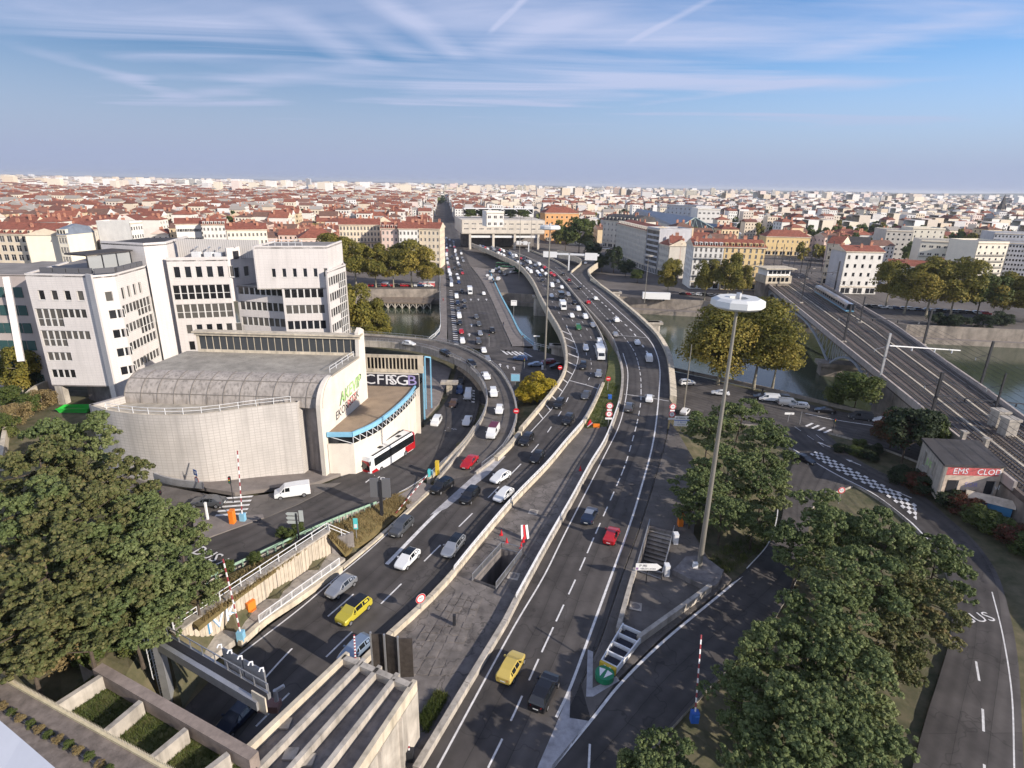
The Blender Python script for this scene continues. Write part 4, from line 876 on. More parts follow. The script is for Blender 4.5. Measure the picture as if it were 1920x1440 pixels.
# railing on the curved parapet and along the flat roof
def railing(name, path, h=1.0, post=2.0, rails=(1., .5), mat=STEEL, r=.035, infill=None, parent=None, label=None, cat=None, n=None, group=None):
    P = smooth(path, n or max(2, int(plen([Vector(p) for p in path])/post)+1), len(path) > 2); m = MB()
    for i in range(len(P)-1):
        for z in rails: m.bar(P[i]+Vector((0,0,z*h)), P[i+1]+Vector((0,0,z*h)), r*1.6)
        if infill:
            a, b = P[i], P[i+1]; k = int((b-a).length/infill)
            for q in range(1, k): c = a.lerp(b, q/k); m.bar(c+Vector((0,0,.12)), c+Vector((0,0,h)), r*.8, up=(0,1,0))
            m.bar(a+Vector((0,0,.12)), b+Vector((0,0,.12)), r*1.4)
    root = thing(name, label, cat, tuple(P[0]), group=group) if label else parent
    bars = loc_build(m, 'rail', mat, root) 
    for p in P: loc_build(MB().bar(p, p+Vector((0,0,h)), r*2, up=(0,1,0)), 'post', mat, root)
    return root
railing('parapet_rail', [Vector((p.x, p.y+.25, tw)) for p in cw[4::4]], 1.0, 2.4, label='thin white handrail along the top of the curved grey wall', cat='railing', mat=WSTEEL)
railing('roof_rail', [fa+fdir*6+nrm*-.9+Vector((0,0,zt-fa.z)), fa+fdir*(LF_-3)+nrm*-.9+Vector((0,0,zt-fa.z))], 1.0, 2.2, label='steel handrail on the hall roof behind the graffiti wall', cat='railing', mat=WSTEEL)
# graffiti painted on the fin wall
def on_wall(p0, d, n, u, z): return p0+d*u+Vector((0,0,z-p0.z))+n*.03
ang_f = math.atan2(fdir.y, fdir.x)
GG = M('graffiti_green', (.22,.55,.20), .7, var=.4, vs=.7, col2=(.55,.70,.25)); GK = M('graffiti_black', (.02,.02,.03), .7); GR = M('graffiti_red', (.50,.10,.10), .7, var=.3, vs=.5); GW = M('graffiti_white', (.72,.72,.74), .7, var=.1, vs=.6); GP = M('graffiti_violet', (.35,.30,.55), .7); GB = M('graffiti_blue', (.06,.22,.40), .7)
for body, sz, mt, u, z, ex, sh in (('AKEVIP', 3.0, GK, LF_*.6, 12.6, .006, .3), ('AKEVIP', 2.8, GG, LF_*.6, 12.63, .02, .3), ('EKOR STSK', 2.0, GK, LF_*.52, 10.4, .01, .2), ('ROZ', 1.9, GR, LF_*.62, 10.6, .014, .1)):
    o = text('graffiti', body, sz, mt, FW, (0,0,0), (0,0,0), ex, sx=.95, shear=sh)
    o.matrix_basis = AU.matrix_basis.inverted() @ Matrix.Translation(on_wall(fa, fdir, nrm, u, z)) @ Matrix.Rotation(ang_f, 4, 'Z') @ Matrix.Rotation(math.pi/2, 4, 'X') @ Matrix.Rotation(.10, 4, 'Z') @ Matrix.Scale(.95, 4, (1,0,0))
# ------------------------------------------------------------------ low wedge building with the blue fascia
WB = thing('wedge_building', 'low wedge shaped building with brown gravel roof and light blue fascia', 'building', (-22, 96, -1))
zr = 8.6
rp = [G(*p, zr) for p in ((622,812),(660,813),(700,795),(735,770),(765,742),(780,722),(783,708))]
wall_ = [fa+fdir*1.0+nrm*.05]+rp[1:]+[rp[-1]+Vector((1.2,3.5,0)), fa+fdir*23+nrm*.05]
rfz = [Vector((p.x, p.y, zr)) for p in [fa+fdir*1.2+nrm*.1]+rp[1:]+[G(786,724,zr), G(686,721,zr)]]
loc_build(MB().poly([Vector((p.x,p.y,zr-.12)) for p in rfz]), 'roof', M('brown_gravel', (.30,.225,.155), .95, var=.15, vs=2, wear=(.12,.01,.2)), WB)
PALE = MATS['pale_concrete']
edge = [Vector((p.x, p.y, 0)) for p in rfz[:-2]]
for i in range(len(edge)-1): facade(WB, edge[i]+Vector((0,.45,0)) if i else edge[i], edge[i+1]+Vector((0,.45,0)) if i < 9 else edge[i+1], -6, zr-1.9, [], PALE)
m = MB(); m2 = MB(); m3 = MB(); es = smooth([Vector((p.x,p.y,zr)) for p in edge[1:]], 22); es = [Vector((edge[0].x, edge[0].y, zr))]+es
for i in range(len(es)-1):
    a, b = es[i], es[i+1]; m.bar(a+Vector((0,0,-.15)), b+Vector((0,0,-.15)), .35, .75); m2.bar(a+Vector((0,.5,-1.2)), b+Vector((0,.5,-1.2)), .2, 1.4)
    m3.bar(a+Vector((.1,.1,-.5)), b+Vector((.1,.1,-1.8)), .09); m3.bar(b+Vector((.1,.1,-.5)), b+Vector((.1,.1,-1.8)), .09, up=(0,1,0))
loc_build(m, 'fascia', BLUE, WB); loc_build(m2, 'ribbon_window', GLASS, WB); loc_build(m3, 'bracing', WSTEEL, WB)
b0 = G(686,722,zr); b1 = G(786,725,zr)
facade(WB, b0, b1, -5, zr+2.6, [], PALE)
kb = facade(WB, b0+Vector((0,.6,0)), b1+Vector((.8,.6,0)), zr+2.6, zr+6.2, [(.3, vlen(b0,b1)-.2, .7, 3.0, None)], CONCW)
m = MB(); LL = vlen(b0, b1)
for i in range(15): x = .3+i*(LL-.5)/14; m.box(x-.08,-.05,.7,x+.08,.25,3.0)
m.build('mullion', CONCW, kb); MB().quad((.3,.3,.7),(LL,.3,.7),(LL,.3,3),(.3,.3,3)).build('pane', GLASS, kb)
dd = (b1-b0).normalized(); an = math.atan2(dd.y, dd.x); nn = Vector((dd.y,-dd.x,0))
m = MB().bar(b0+dd*.3+Vector((0,0,zr+1.2-b0.z))+nn*.05, b1+Vector((0,0,zr+1.2-b1.z))+nn*.05, .05, 2.5); loc_build(m, 'mural_ground', GK, WB)
for body, sz, mt, u in (('CFR', 2.9, GW, .26), ('S', 3.0, GW, .52), ('G', 3.0, GW, .69), ('B', 2.9, GP, .87)):
    o = text('graffiti', body, sz, mt, WB, (0,0,0), (0,0,0), .01); o.matrix_basis = WB.matrix_basis.inverted() @ Matrix.Translation(b0.lerp(b1, u)+Vector((0,0,zr+1.2-b0.z))+nn*.1) @ Matrix.Rotation(an, 4, 'Z') @ Matrix.Rotation(math.pi/2, 4, 'X') @ Matrix.Scale(1.25, 4, (1,0,0))
m = MB()
for q in (G(783,708,zr), G(797,690,zr)):
    for k in range(10):
        th0, th1 = math.pi*k/10, math.pi*(k+1)/10
    a = Vector((q.x, q.y, -1)); m.bar(a, a+Vector((0,0,zr+3.6)), .25, up=(0,1,0)); m.bar(a+Vector((1.1,.8,0)), a+Vector((1.1,.8,zr+3.2)), .25, up=(0,1,0)); m.bar(a+Vector((0,0,zr+3.6)), a+Vector((1.1,.8,zr+3.2)), .25)
loc_build(m, 'stair_frame', BLUE, WB)
m = MB(); a = G(783,708,zr); m.box(a.x+.15, a.y+.1, -4, a.x+.95, a.y+.6, zr+3.1); loc_build(m, 'stair_glazing', GLASS, WB)
# ------------------------------------------------------------------ the far bank
FAC = [M('facade_cream', (.66,.56,.42), .85, var=.1, vs=4, streak=(.4,.1,.2)), M('facade_white', (.70,.67,.62), .85, var=.08, vs=4, streak=(.4,.1,.2)), M('facade_yellow', (.68,.50,.25), .85, var=.1, vs=4), M('facade_pink', (.66,.50,.42), .85, var=.1, vs=4),
       M('facade_grey', (.45,.45,.47), .85, var=.1, vs=4, streak=(.4,.1,.3)), M('facade_orange', (.62,.33,.14), .85, var=.1, vs=4), M('facade_stone', (.52,.48,.42), .85, var=.1, vs=4, streak=(.4,.1,.3)), M('facade_ivory', (.72,.66,.54), .85, var=.06, vs=4)]
KEEP = []                                                     # ground taken by the buildings built one by one
def seat(xa, xb, ye, ze, zb=-5):                             # front edge from its eaves line in the picture at a known height
    a, b = G(xa, ye[0], ze), G(xb, ye[1], ze); return a, b
def keep(a, b, depth, r=6):
    t = (b-a).normalized(); n = Vector((-t.y, t.x, 0)); k = max(2, int((b-a).length/12)+1)
    for i in range(k+1):
        for j in range(0, int(depth)+1, 8): p = a.lerp(b, i/k)+n*j; KEEP.append((p.x, p.y, r+6))
def th2(name, label, xa, xb, ya, yb, ze, depth, floors, cols, mat, zb=-5., **k):
    a, b = seat(xa, xb, (ya, yb), ze); keep(a, b, depth); return townhouse(name, label, a, b, depth, zb, ze-zb, floors, cols, mat, **k)
th2('town_house', 'long cream quayside building with a row of arched attic windows, left of the street', 635, 712, 421, 421.5, 20.5, 17, 7, 12, FAC[0], chim=3, balc=(3,), wh=2.1)
th2('town_house', 'narrow pinkish white house with four window columns between two red roofed quay houses', 714, 746, 428, 428.5, 19.3, 16, 6, 4, FAC[3], chim=2, dormer=4)
th2('town_house', 'white quayside house with a long balcony under its top windows', 747, 783, 428.5, 428.8, 19.5, 16, 6, 5, FAC[1], chim=2, balc=(3,))
th2('town_house', 'cream corner house with tall end chimneys at the street mouth', 785, 824, 428, 429, 19.5, 18, 6, 5, FAC[0], chim=3, sides=(False, True))
th2('town_house', 'broad house with low red roof just behind the white office tower', 560, 633, 447, 446, 15, 18, 5, 8, FAC[3], roof='hip', rise=5, chim=1)
th2('town_house', 'white walled house with dark top floor windows under a red roof, left', 328, 376, 420, 419.5, 17, 20, 4, 5, FAC[1], kind='ribbon', ww=3.2, chim=1)
th2('town_house', 'white house with a row of arched dormers beside the dark windowed house', 378, 422, 421, 421, 17, 18, 5, 6, FAC[1], dormer=6, chim=2)
th2('town_house', 'cream street house with closely set windows and red roof left of the garden trees', 424, 500, 431, 430, 17, 18, 5, 10, FAC[7], chim=3)
th2('town_house', 'grey and white modern house with slanted glass roof edge', 243, 266, 418, 416, 22, 20, 6, 5, FAC[1], roof='flat', kind='plain', chim=0)
th2('palace_building', 'long monumental cream building with tall bays, dormers and red roof', -90, 106, 436, 440, 15.5, 22, 4, 14, FAC[0], ww=2.6, wh=3.7, kind='double', dormer=13, chim=5, rise=5.5, ground=None)
th2('palace_building', 'corner pavilion of the monumental cream building with a steep slate roof', 107, 124, 440, 440.5, 16, 20, 4, 3, FAC[7], roof='mansard', rmat=ZINC, chim=0, ww=1.4, wh=3.2, ground=None)
th2('palace_building', 'receding cream wing of the monumental building with many small dormers', 126, 238, 440, 417, 15.5, 20, 4, 16, FAC[7], dormer=14, chim=3, ww=1.4, wh=2.6, ground=None)
th2('town_house', 'low house with two red gables in front of the cream wing', 185, 262, 452, 450, 9, 16, 3, 6, FAC[7], roof='hip', rise=3, chim=1)
# right hand street
def tg(label, pa, pb, yt, depth, floors, cols, mat, name='town_house', zb=-5., **k):
    a, b = G(*pa, zb), G(*pb, zb); z = ztop(a, yt); keep(a, b, depth); return townhouse(name, label, a, b, depth, zb, z-zb, floors, cols, mat, **k)
tg('long grey stone apartment block in shade with slate dormers facing the side street', (1152,482), (1206,507), 418.5, 20, 7, 20, FAC[6], chim=3, dormer=18, rise=3, wh=2.2)
tg('grey modernist block with closely set windows on tall columns in the side street', (1207,507.5), (1229,514.5), 427, 22, 8, 12, FAC[4], roof='flat', chim=0, kind='plain', ww=1.5, wh=2.3)
tg('small shaded house with a steep red roof and brick chimneys in the side street', (1231,515), (1249,522), 456, 14, 5, 6, FAC[6], chim=3)
tg('pink gable fronted house squeezed before the tall corner block', (1250,521), (1271,522), 456, 12, 5, 3, FAC[3], chim=1, rise=4)
a4, b4, l4 = G(1292,541,-5), G(1424,545,-5), G(1272,534,-5)
mid4 = a4.lerp(b4, .42)
z4 = ztop(a4, 461)
keep(a4, b4, 18)
townhouse('town_house', 'white corner apartment house with dormers and red roof facing the river', a4, mid4, 18, -5, z4+5, 7, 6, FAC[1], dormer=6, chim=3, wh=2.1, sides=(True, False), balc=(1,4))
townhouse('town_house', 'yellow ochre apartment house with dark shop fronts beside the railway bridge', mid4+Vector((.05,0,0)), b4, 18, -5, z4+5, 7, 7, FAC[2], dormer=7, chim=4, wh=2.1, sides=(False, True), balc=(1,))
# beyond the railway
tg('white five storey house with a red roof beside the railway line', (1571,551), (1641,552), 471, 14, 5, 5, FAC[1], chim=3, rise=2.6, kind='plain', ww=1.4, wh=2, side=FAC[4])
tg('beige gabled house with two windows standing behind the white railway house', (1538,532), (1562,535), 456, 14, 5, 2, FAC[0], chim=2, rise=4, side=FAC[4], kind='plain')
tg('dark brown gabled shed roofed house between railway house and cream flats', (1545,500), (1622,505), 459, 16, 3, 6, FAC[3], roof='gable', rise=6, rmat=ROOFD, chim=1)
def flats(label, pa, pb, yt, depth, floors, cols, mat=FAC[7], balc=(), **k):
    return tg(label, pa, pb, yt, depth, floors, cols, mat, name='apartment_block', roof='flat', chim=0, kind=k.pop('kind', 'ribbon'), ww=k.pop('ww', 2.4), wh=1.5, ground=None, balc=balc, **k)
flats('cream modern apartment block with long loggias above the plane trees', (1714,508), (1797,513), 451, 22, 4, 6, balc=(1,2))
flats('cream apartment block with stacked balconies on its right corner', (1816,524), (1873,524), 455, 22, 6, 5, balc=(1,2,3,4), kind='plain', ww=1.3)
flats('stepped grey beige apartment block rising behind the loggia building', (1650,488), (1700,490), 432, 24, 6, 5, FAC[6], kind='plain', ww=1.5)
flats('taller beige apartment block with slit windows left of the loggia building', (1700,480), (1760,482), 428, 20, 6, 5, FAC[7], kind='plain', ww=1.1)
flats('grey office block with dense slim windows at the right edge', (1876,516), (1975,522), 455, 26, 7, 16, FAC[4], kind='plain', ww=1.2)
flats('grey slatted office block behind the dense windowed one', (1850,492), (1960,497), 437, 22, 7, 16, FAC[4], kind='plain', ww=1.2)
tg('long yellow railway building with a hipped red roof', (1432,478), (1514,480), 443, 16, 3, 9, FAC[2], roof='hip', rise=5, chim=0)
tg('low white house with brown roof in front of the loggia building', (1660,536), (1790,545), 497, 14, 3, 10, FAC[1], chim=2, rise=3)
tg('orange town house with arched windows right of the concrete transport centre', (1020,452), (1083,452), 399, 18, 5, 7, FAC[5], roof='hip', rise=5, chim=2, kind='plain', ww=1.6)
tg('large dark roofed corner building with many tall chimneys behind the big plane tree', (1128,462), (1192,470), 412, 24, 5, 9, FAC[6], roof='mansard', rmat=ROOFD, chim=6)
tg('white modern block with a big gridded glass front', (1303,440), (1345,441), 392, 30, 5, 5, FAC[1], roof='flat', chim=0, kind='ribbon', ww=2.5, name='office_building')
tg('white modern block with dark side windows left of the gridded glass front', (1246,430), (1300,436), 384, 30, 6, 7, FAC[4], roof='flat', chim=0, kind='ribbon', ww=2, name='office_building')
# transport centre: concrete slab on pillars over the road
A, B = G(866,468,-5), G(1020,468,-5); keep(A, B, 60, 10); tdir = (B-A).normalized(); tn = Vector((-tdir.y, tdir.x, 0)); LP = (B-A).length
z1, z2 = ztop(A, 437), ztop(A, 412)
PE = thing('transport_centre', 'wide concrete transport centre raised on pillars over the motorway', 'building', (A.x, A.y, -5), math.atan2(tdir.y, tdir.x))
PC = M('transport_concrete', (.58,.52,.44), .85, var=.08, vs=6, streak=(.3,.1,.25))
ops = []
for r in (.28, .66):
    for i in range(11): ops.append((2+i*LP/11.2, 2+i*LP/11.2+3.6, (z2-z1)*r, (z2-z1)*r+.9, 'ribbon'))
facade(PE, A, B, z1, z2, ops, PC); facade(PE, A+tn*60, A, z1, z2, [], PC); facade(PE, B, B+tn*60, z1, z2, [], PC)
m = MB(); m.box(0,.4,z1+5-.6,LP,60,z1+5); m.box(.4,.4,z2+4.6,LP-.4,60,z2+4.9); m.build('slab', [PC], PE)
for u in (.10, .38, .64, .93): MB().box(LP*u-.9,1,0,LP*u+.9,3.2,z1+4.4).build('pillar', PC, PE)
m = MB(); m.box(LP*.1,2.5,z1+1.2,LP*.93,3.2,z1+3.0); m.build('beam', WSTEEL, PE)
m = MB(); m.box(LP*.03,30,0,LP*.97,31,z1+4.4); m.build('rear_wall', CONCD, PE)  # dark slab; its tone stands for the shade in the void behind the pillars
railing('roof_rail', [Vector((A.x,A.y,z2))+tdir*.5+tn*.6, Vector((B.x,B.y,z2))-tdir*.5+tn*.6], 1.1, 4, (1., .5), parent=PE)
m = MB()
a = G(872,404,12); 
T0, T1 = G(870,395,12), G(1000,396,12); td = (T1-T0).normalized(); LT = (T1-T0).length
TR = thing('truss_bridge', 'white steel truss footbridge hall behind the transport centre', 'footbridge', (T0.x, T0.y, 8), math.atan2(td.y, td.x)); keep(T0, T1, 20)
m.box(0,0,-1,LT,10,0); m.box(0,-.5,6.4,LT,10.5,7.4); m.build('deck', WSTEEL, TR)
m = MB(); k = 11
for i in range(k):
    x0, x1 = LT*i/k, LT*(i+1)/k; m.bar((x0,-.3,0 if i % 2 else 6.4), (x1,-.3,6.4 if i % 2 else 0), .55)
m.build('truss', WSTEEL, TR); MB().box(0,2,-.2,LT,9,6.3).build('glazing', GLASS, TR)
WBk = tg('white stepped concrete stair block on the transport centre roof', (912,425), (945,425), 398, 12, 2, 3, FAC[1], zb=z2, roof='flat', chim=0, ground=None, kind='ribbon', ww=2, name='stair_block')
# railway station hall: arched train shed roof with glazed gables
P0, P1, P2 = G(1272,427,9), G(1303,408,18), G(1346,432,9); Q1 = G(1195,391,18); Q0 = G(1186,402,9); Q2 = Q1*2-Q0; Q2.z = 9
STN = thing('station_hall', 'long station train shed with blue grey metal roof and green steel gable', 'building', (P0.x, P0.y, -5)); keep(P0, P2, 40)
for i in range(12): p = P0.lerp(Q0, i/11); KEEP.append((p.x, p.y, 40)); p = P1.lerp(Q1, i/11); KEEP.append((p.x, p.y, 30))
m = MB().quad(P0, P1, Q1, Q0).quad(P1, P2, Q2, Q1); loc_build(m, 'roof', ZINC, STN)
m = MB(); GG2 = M('pale_green_steel', (.40,.47,.42), .6)
for a, b in ((P0, P1), (P1, P2), (P0, P2)): m.bar(a+Vector((0,-.6,0)), b+Vector((0,-.6,0)), .9)
for i in range(1, 8): a = P0.lerp(P2, i/8); top = P0.lerp(P1, i/4) if i <= 4 else P1.lerp(P2, (i-4)/4); m.bar(a+Vector((0,-.5,0)), top+Vector((0,-.5,0)), .3, up=(0,1,0)); 
for i in range(8): a = P0.lerp(P2, i/8); b = P0.lerp(P1, (i+1)/4) if i < 4 else P1.lerp(P2, (i-4)/4); m.bar(a+Vector((0,-.5,0)), b+Vector((0,-.5,0)), .22)
loc_build(m, 'gable_truss', GG2, STN)
m = MB().add((P0, P2, P1), ((0,1,2),)); loc_build(m, 'gable_glass', M('hall_gloom', (.05,.055,.05), .6), STN)
m = MB().quad(Vector((P0.x,P0.y,-5)), Vector((P2.x,P2.y,-5)), P2, P0).quad(Vector((Q0.x,Q0.y,-5)), Vector((P0.x,P0.y,-5)), P0, Q0); loc_build(m, 'wall', FAC[6], STN)
P0, P1, P2 = G(1342,434,7), G(1366,423,13), G(1389,438,7)
ST2 = thing('station_hall', 'smaller station shed with white framed glazed gable beside the larger one', 'building', (P0.x, P0.y, -5)); keep(P0, P2, 30)
bk = Vector((-14,60,0)); m = MB().quad(P0, P1, P1+bk, P0+bk).quad(P1, P2, P2+bk, P1+bk); loc_build(m, 'roof', ZINC, ST2)
m = MB()
for a, b in ((P0, P1), (P1, P2), (P0, P2)): m.bar(a+Vector((0,-.6,0)), b+Vector((0,-.6,0)), .8)
for i in range(1, 6): a = P0.lerp(P2, i/6); t_ = P0.lerp(P1, i/3) if i <= 3 else P1.lerp(P2, (i-3)/3); m.bar(a+Vector((0,-.5,0)), t_+Vector((0,-.5,0)), .25, up=(0,1,0))
loc_build(m, 'gable_truss', WSTEEL, ST2); m = MB().quad(Vector((P0.x,P0.y,-5)), Vector((P2.x,P2.y,-5)), P2, P0); loc_build(m, 'wall', FAC[6], ST2)
# church spire and far towers
p = PD(1872,412,1150); CHU = thing('church', 'dark pointed church spire above the roofs at the right', 'church', (p.x, p.y, -5)); KEEP.append((p.x, p.y, 30)); hz = ztop(p, 364)
m = MB(); m.box(-5,-5,0,5,5,(hz+5)*.45); m.build('tower', FAC[6], CHU); m = MB(); q = (hz+5)*.45
m.add([(-5,-5,q),(5,-5,q),(5,5,q),(-5,5,q),(0,0,hz+5)], ((0,1,4),(1,2,4),(2,3,4),(3,0,4))); 
for sx in (-4.4, 4.4):
    for sy in (-4.4, 4.4): m.tube(((sx,sy,q-1),(sx,sy,q+5),(sx,sy,q+10)), [.9,.8,.05], 6)
m.build('spire', ROOFD, CHU); MB().box(-7,5,0,7,40,17).build('nave', FAC[6], CHU)
def tower(label, x0, x1, yt, dist, mat=FAC[1], floors=12, group=None):
    a = PD(x0, 360, dist); b = PD(x1, 360, dist); a.z = b.z = -5; zt_ = ztop(a, yt); w = (b-a).length; KEEP.append((a.x+w/2, a.y, w))
    r = thing('tower_block', label, 'tower block', (a.x, a.y, -5), math.atan2((b-a).y, (b-a).x), group); h = zt_+5
    m = MB(); m.box(0,0,0,w,w*.6+8,h); m.build('wall', mat, r); m = MB(); n = max(5, int(w/5))
    for k in range(floors): m.box(.6,-.12,h*(k+.35)/floors,w-.6,-.01,h*(k+.7)/floors)
    m.build('window', GLASS, r); m = MB(); m.box(w*.3,4,h,w*.6,10,h+3); m.build('roof_house', mat, r)
tower('cluster slab tower block pale on the left skyline, left of three', 333, 350, 337, 2600)
tower('tallest pale slab of the three on the left skyline', 352, 369, 335.5, 2650)
tower('wide pale slab, right of the three on the left skyline', 371, 396, 338, 2620)
tower('glassy white hospital like block at the left skyline', 203, 242, 334.5, 3000, FAC[1], 5)
tower('slim grey tower alone on the skyline above the garden trees', 575, 583, 335, 2700, FAC[4], 16)
tower('cream tower pair on the skyline, left one', 1264, 1281, 357, 2200, FAC[7]); tower('cream tower pair on the skyline, right one', 1289, 1307, 357, 2200, FAC[7])
tower('dark glass tower among pale blocks on the skyline', 1176, 1184, 356, 2300, ROOFD, 14)
tower('white tower block on the right skyline near the far hills', 1634, 1652, 370, 1500, FAC[1]); tower('small white tower beside the right skyline block', 1655, 1662, 368, 1600, FAC[1])
for k in range(14):
    x = 1530+k*10+rng.uniform(-3, 3); tower('grey slab on the far horizon ridge at right', x, x+rng.uniform(4, 8), 358+k*.35+rng.uniform(-1, 1.5), 5200, FAC[4], 8, 'grey slabs along the right horizon')
for k in range(22):
    x = rng.uniform(820, 1500); tower('pale tower block on the middle skyline', x, x+rng.uniform(4, 10), 345+(x-820)*.017+rng.uniform(-1, 5), rng.uniform(2300, 3800), rng.choice((FAC[1], FAC[7], FAC[3])), 10, 'pale tower blocks on the middle skyline')
# ------------------------------------------------------------------ the city beyond
TH = math.radians(6.8); CU_, CV_ = Vector((math.cos(TH), math.sin(TH), 0)), Vector((-math.sin(TH), math.cos(TH), 0))
WALLR = Mobj('town_walls', [(.66,.57,.45),(.70,.66,.60),(.64,.52,.36),(.66,.53,.46),(.72,.70,.67),(.60,.50,.40),(.70,.60,.44),(.56,.53,.50)], .85)
ROOFR = Mobj('town_roofs', [(.30,.10,.06),(.26,.085,.05),(.33,.13,.08),(.22,.08,.055),(.28,.11,.075)], .85)
WALLI = Mobj('far_walls', [(.66,.58,.48),(.72,.69,.65),(.64,.54,.42),(.66,.55,.50),(.75,.73,.71),(.60,.52,.44),(.70,.62,.50),(.55,.53,.52),(.72,.70,.66)], .85, island=True)
ROOFI = Mobj('far_roofs', [(.23,.088,.06),(.20,.072,.047),(.25,.115,.08),(.16,.07,.052),(.30,.27,.24),(.20,.105,.08),(.34,.31,.28)], .85, island=True)
u0 = G(838,440,-5); US = Vector((u0.x, u0.y, 0)).dot(CU_)
for p in smooth([G(1700,720,1), G(1470,520,1), G(1425,470,0), G(1400,440,0)], 60): KEEP.append((p.x, p.y, 16))
for p in smooth(W3([(905,500),(960,475),(1080,480),(1110,500)], -5), 20): KEEP.append((p.x, p.y, 26))
for px in ((1085,470,34),(1060,450,25),(1160,500,26),(1120,500,22),(1230,560,10),(1330,560,8),(990,450,30)):
    p = G(px[0], px[1], -5); KEEP.append((p.x, p.y, px[2]))
for y in range(500, 760, 14):
    for px in range(866, 1012, 12): q = PD(px, 400, y); KEEP.append((q.x, q.y, 8))
KP = np.array(KEEP)
def free(x, y, r): return not bool((((KP[:, 0]-x)**2+(KP[:, 1]-y)**2) < (KP[:, 2]+r)**2).any())
TONES = [(n_, M('town_'+n_, c_, .85, var=.08, vs=4)) for n_, c_ in (('cream', (.66,.57,.45)), ('white', (.70,.66,.60)), ('ochre', (.64,.50,.32)), ('pink', (.66,.50,.42)), ('grey', (.50,.48,.46)), ('ivory', (.71,.66,.55)))]
TONEROOF = [(n_, M('roof_'+n_.replace(' ', '_'), c_, .85, var=.25, vs=2)) for n_, c_ in (('a bright red', (.25,.088,.055)), ('a dark red', (.18,.063,.042)), ('a brown', (.155,.085,.062)))]
variants = []
for k in range(8):
    r = random.Random(k); w, d, h = r.choice((11,13,15,18)), r.choice((11,13,14)), r.choice((13,15,17,19,21)); fl = int(h/3.4); m = MB(); m.box(-w/2,-d/2,0,w/2,d/2,h)
    nc = int(w/2.6)
    for f in range(fl):
        z = .9+f*(h-.6)/fl
        for c in range(nc):
            x = -w/2+w*(c+.5)/nc; m.quad((x-.5,-d/2-.03,z),(x+.5,-d/2-.03,z),(x+.5,-d/2-.03,z+1.75),(x-.5,-d/2-.03,z+1.75),1)
        for c in range(3):
            y = -d/2+d*(c+.5)/3; m.quad((w/2+.03,y-.5,z),(w/2+.03,y+.5,z),(w/2+.03,y+.5,z+1.75),(w/2+.03,y-.5,z+1.75),1); m.quad((-w/2-.03,y+.5,z),(-w/2-.03,y-.5,z),(-w/2-.03,y-.5,z+1.75),(-w/2-.03,y+.5,z+1.75),1)
    wall = m.mesh('town_house', [WALLR, GLASS]); m = MB(); o = .5; rs_ = 2.6+r.random()*1.6; a = k % 3 == 0
    P = [(-w/2-o,-d/2-o,h),(w/2+o,-d/2-o,h),(w/2+o,d/2+o,h),(-w/2-o,d/2+o,h)]; hp = d*.4 if a else 0
    R0, R1 = (-w/2-o+hp,0,h+rs_), (w/2+o-hp,0,h+rs_); m.quad(P[0],P[1],R1,R0); m.quad(P[2],P[3],R0,R1); m.add((P[1],P[2],R1),((0,1,2),), 0 if a else 1); m.add((P[3],P[0],R0),((0,1,2),), 0 if a else 1)
    for c in range(r.choice((1,2,2,3))):
        x, y = r.uniform(-w*.4, w*.4), r.uniform(-d*.3, d*.3); m.box(x-.7,y-.35,h,x+.7,y+.35,h+rs_+1.5, 2)
    variants.append((wall, m.mesh('roof', [ROOFR, WALLR, CHIM]), max(w, d), h))
cand = []
v = 392.
row = 0
while v < 1700:
    if row % 3 == 2: v += 10
    row += 1; uu = -1500.; col = 0
    while uu < 1700:
        col += 1; uu += 14.6 + (11 if col % 6 == 0 else 0)
        p = CU_*(uu+rng.uniform(-1, 1))+CV_*(v+rng.uniform(-1.5, 1.5))
        if abs(uu-US) < 15: continue
        x, y = pj((p.x, p.y, 5))
        if not (-50 < x < 1975): continue
        if x < 830 and p.y < 395-min(0, 0): continue
        if not free(p.x, p.y, 8): continue
        green = .10+.55*max(0, min(1, (x-900)/700))*(1 if p.length > 520 else .6)
        q = rng.random()
        cand.append((p.length, p, q < green, x))
    v += 15.5
cand.sort(key=lambda c: c[0])
TREE_SPOTS = []; hm = MB(); cnt = 0
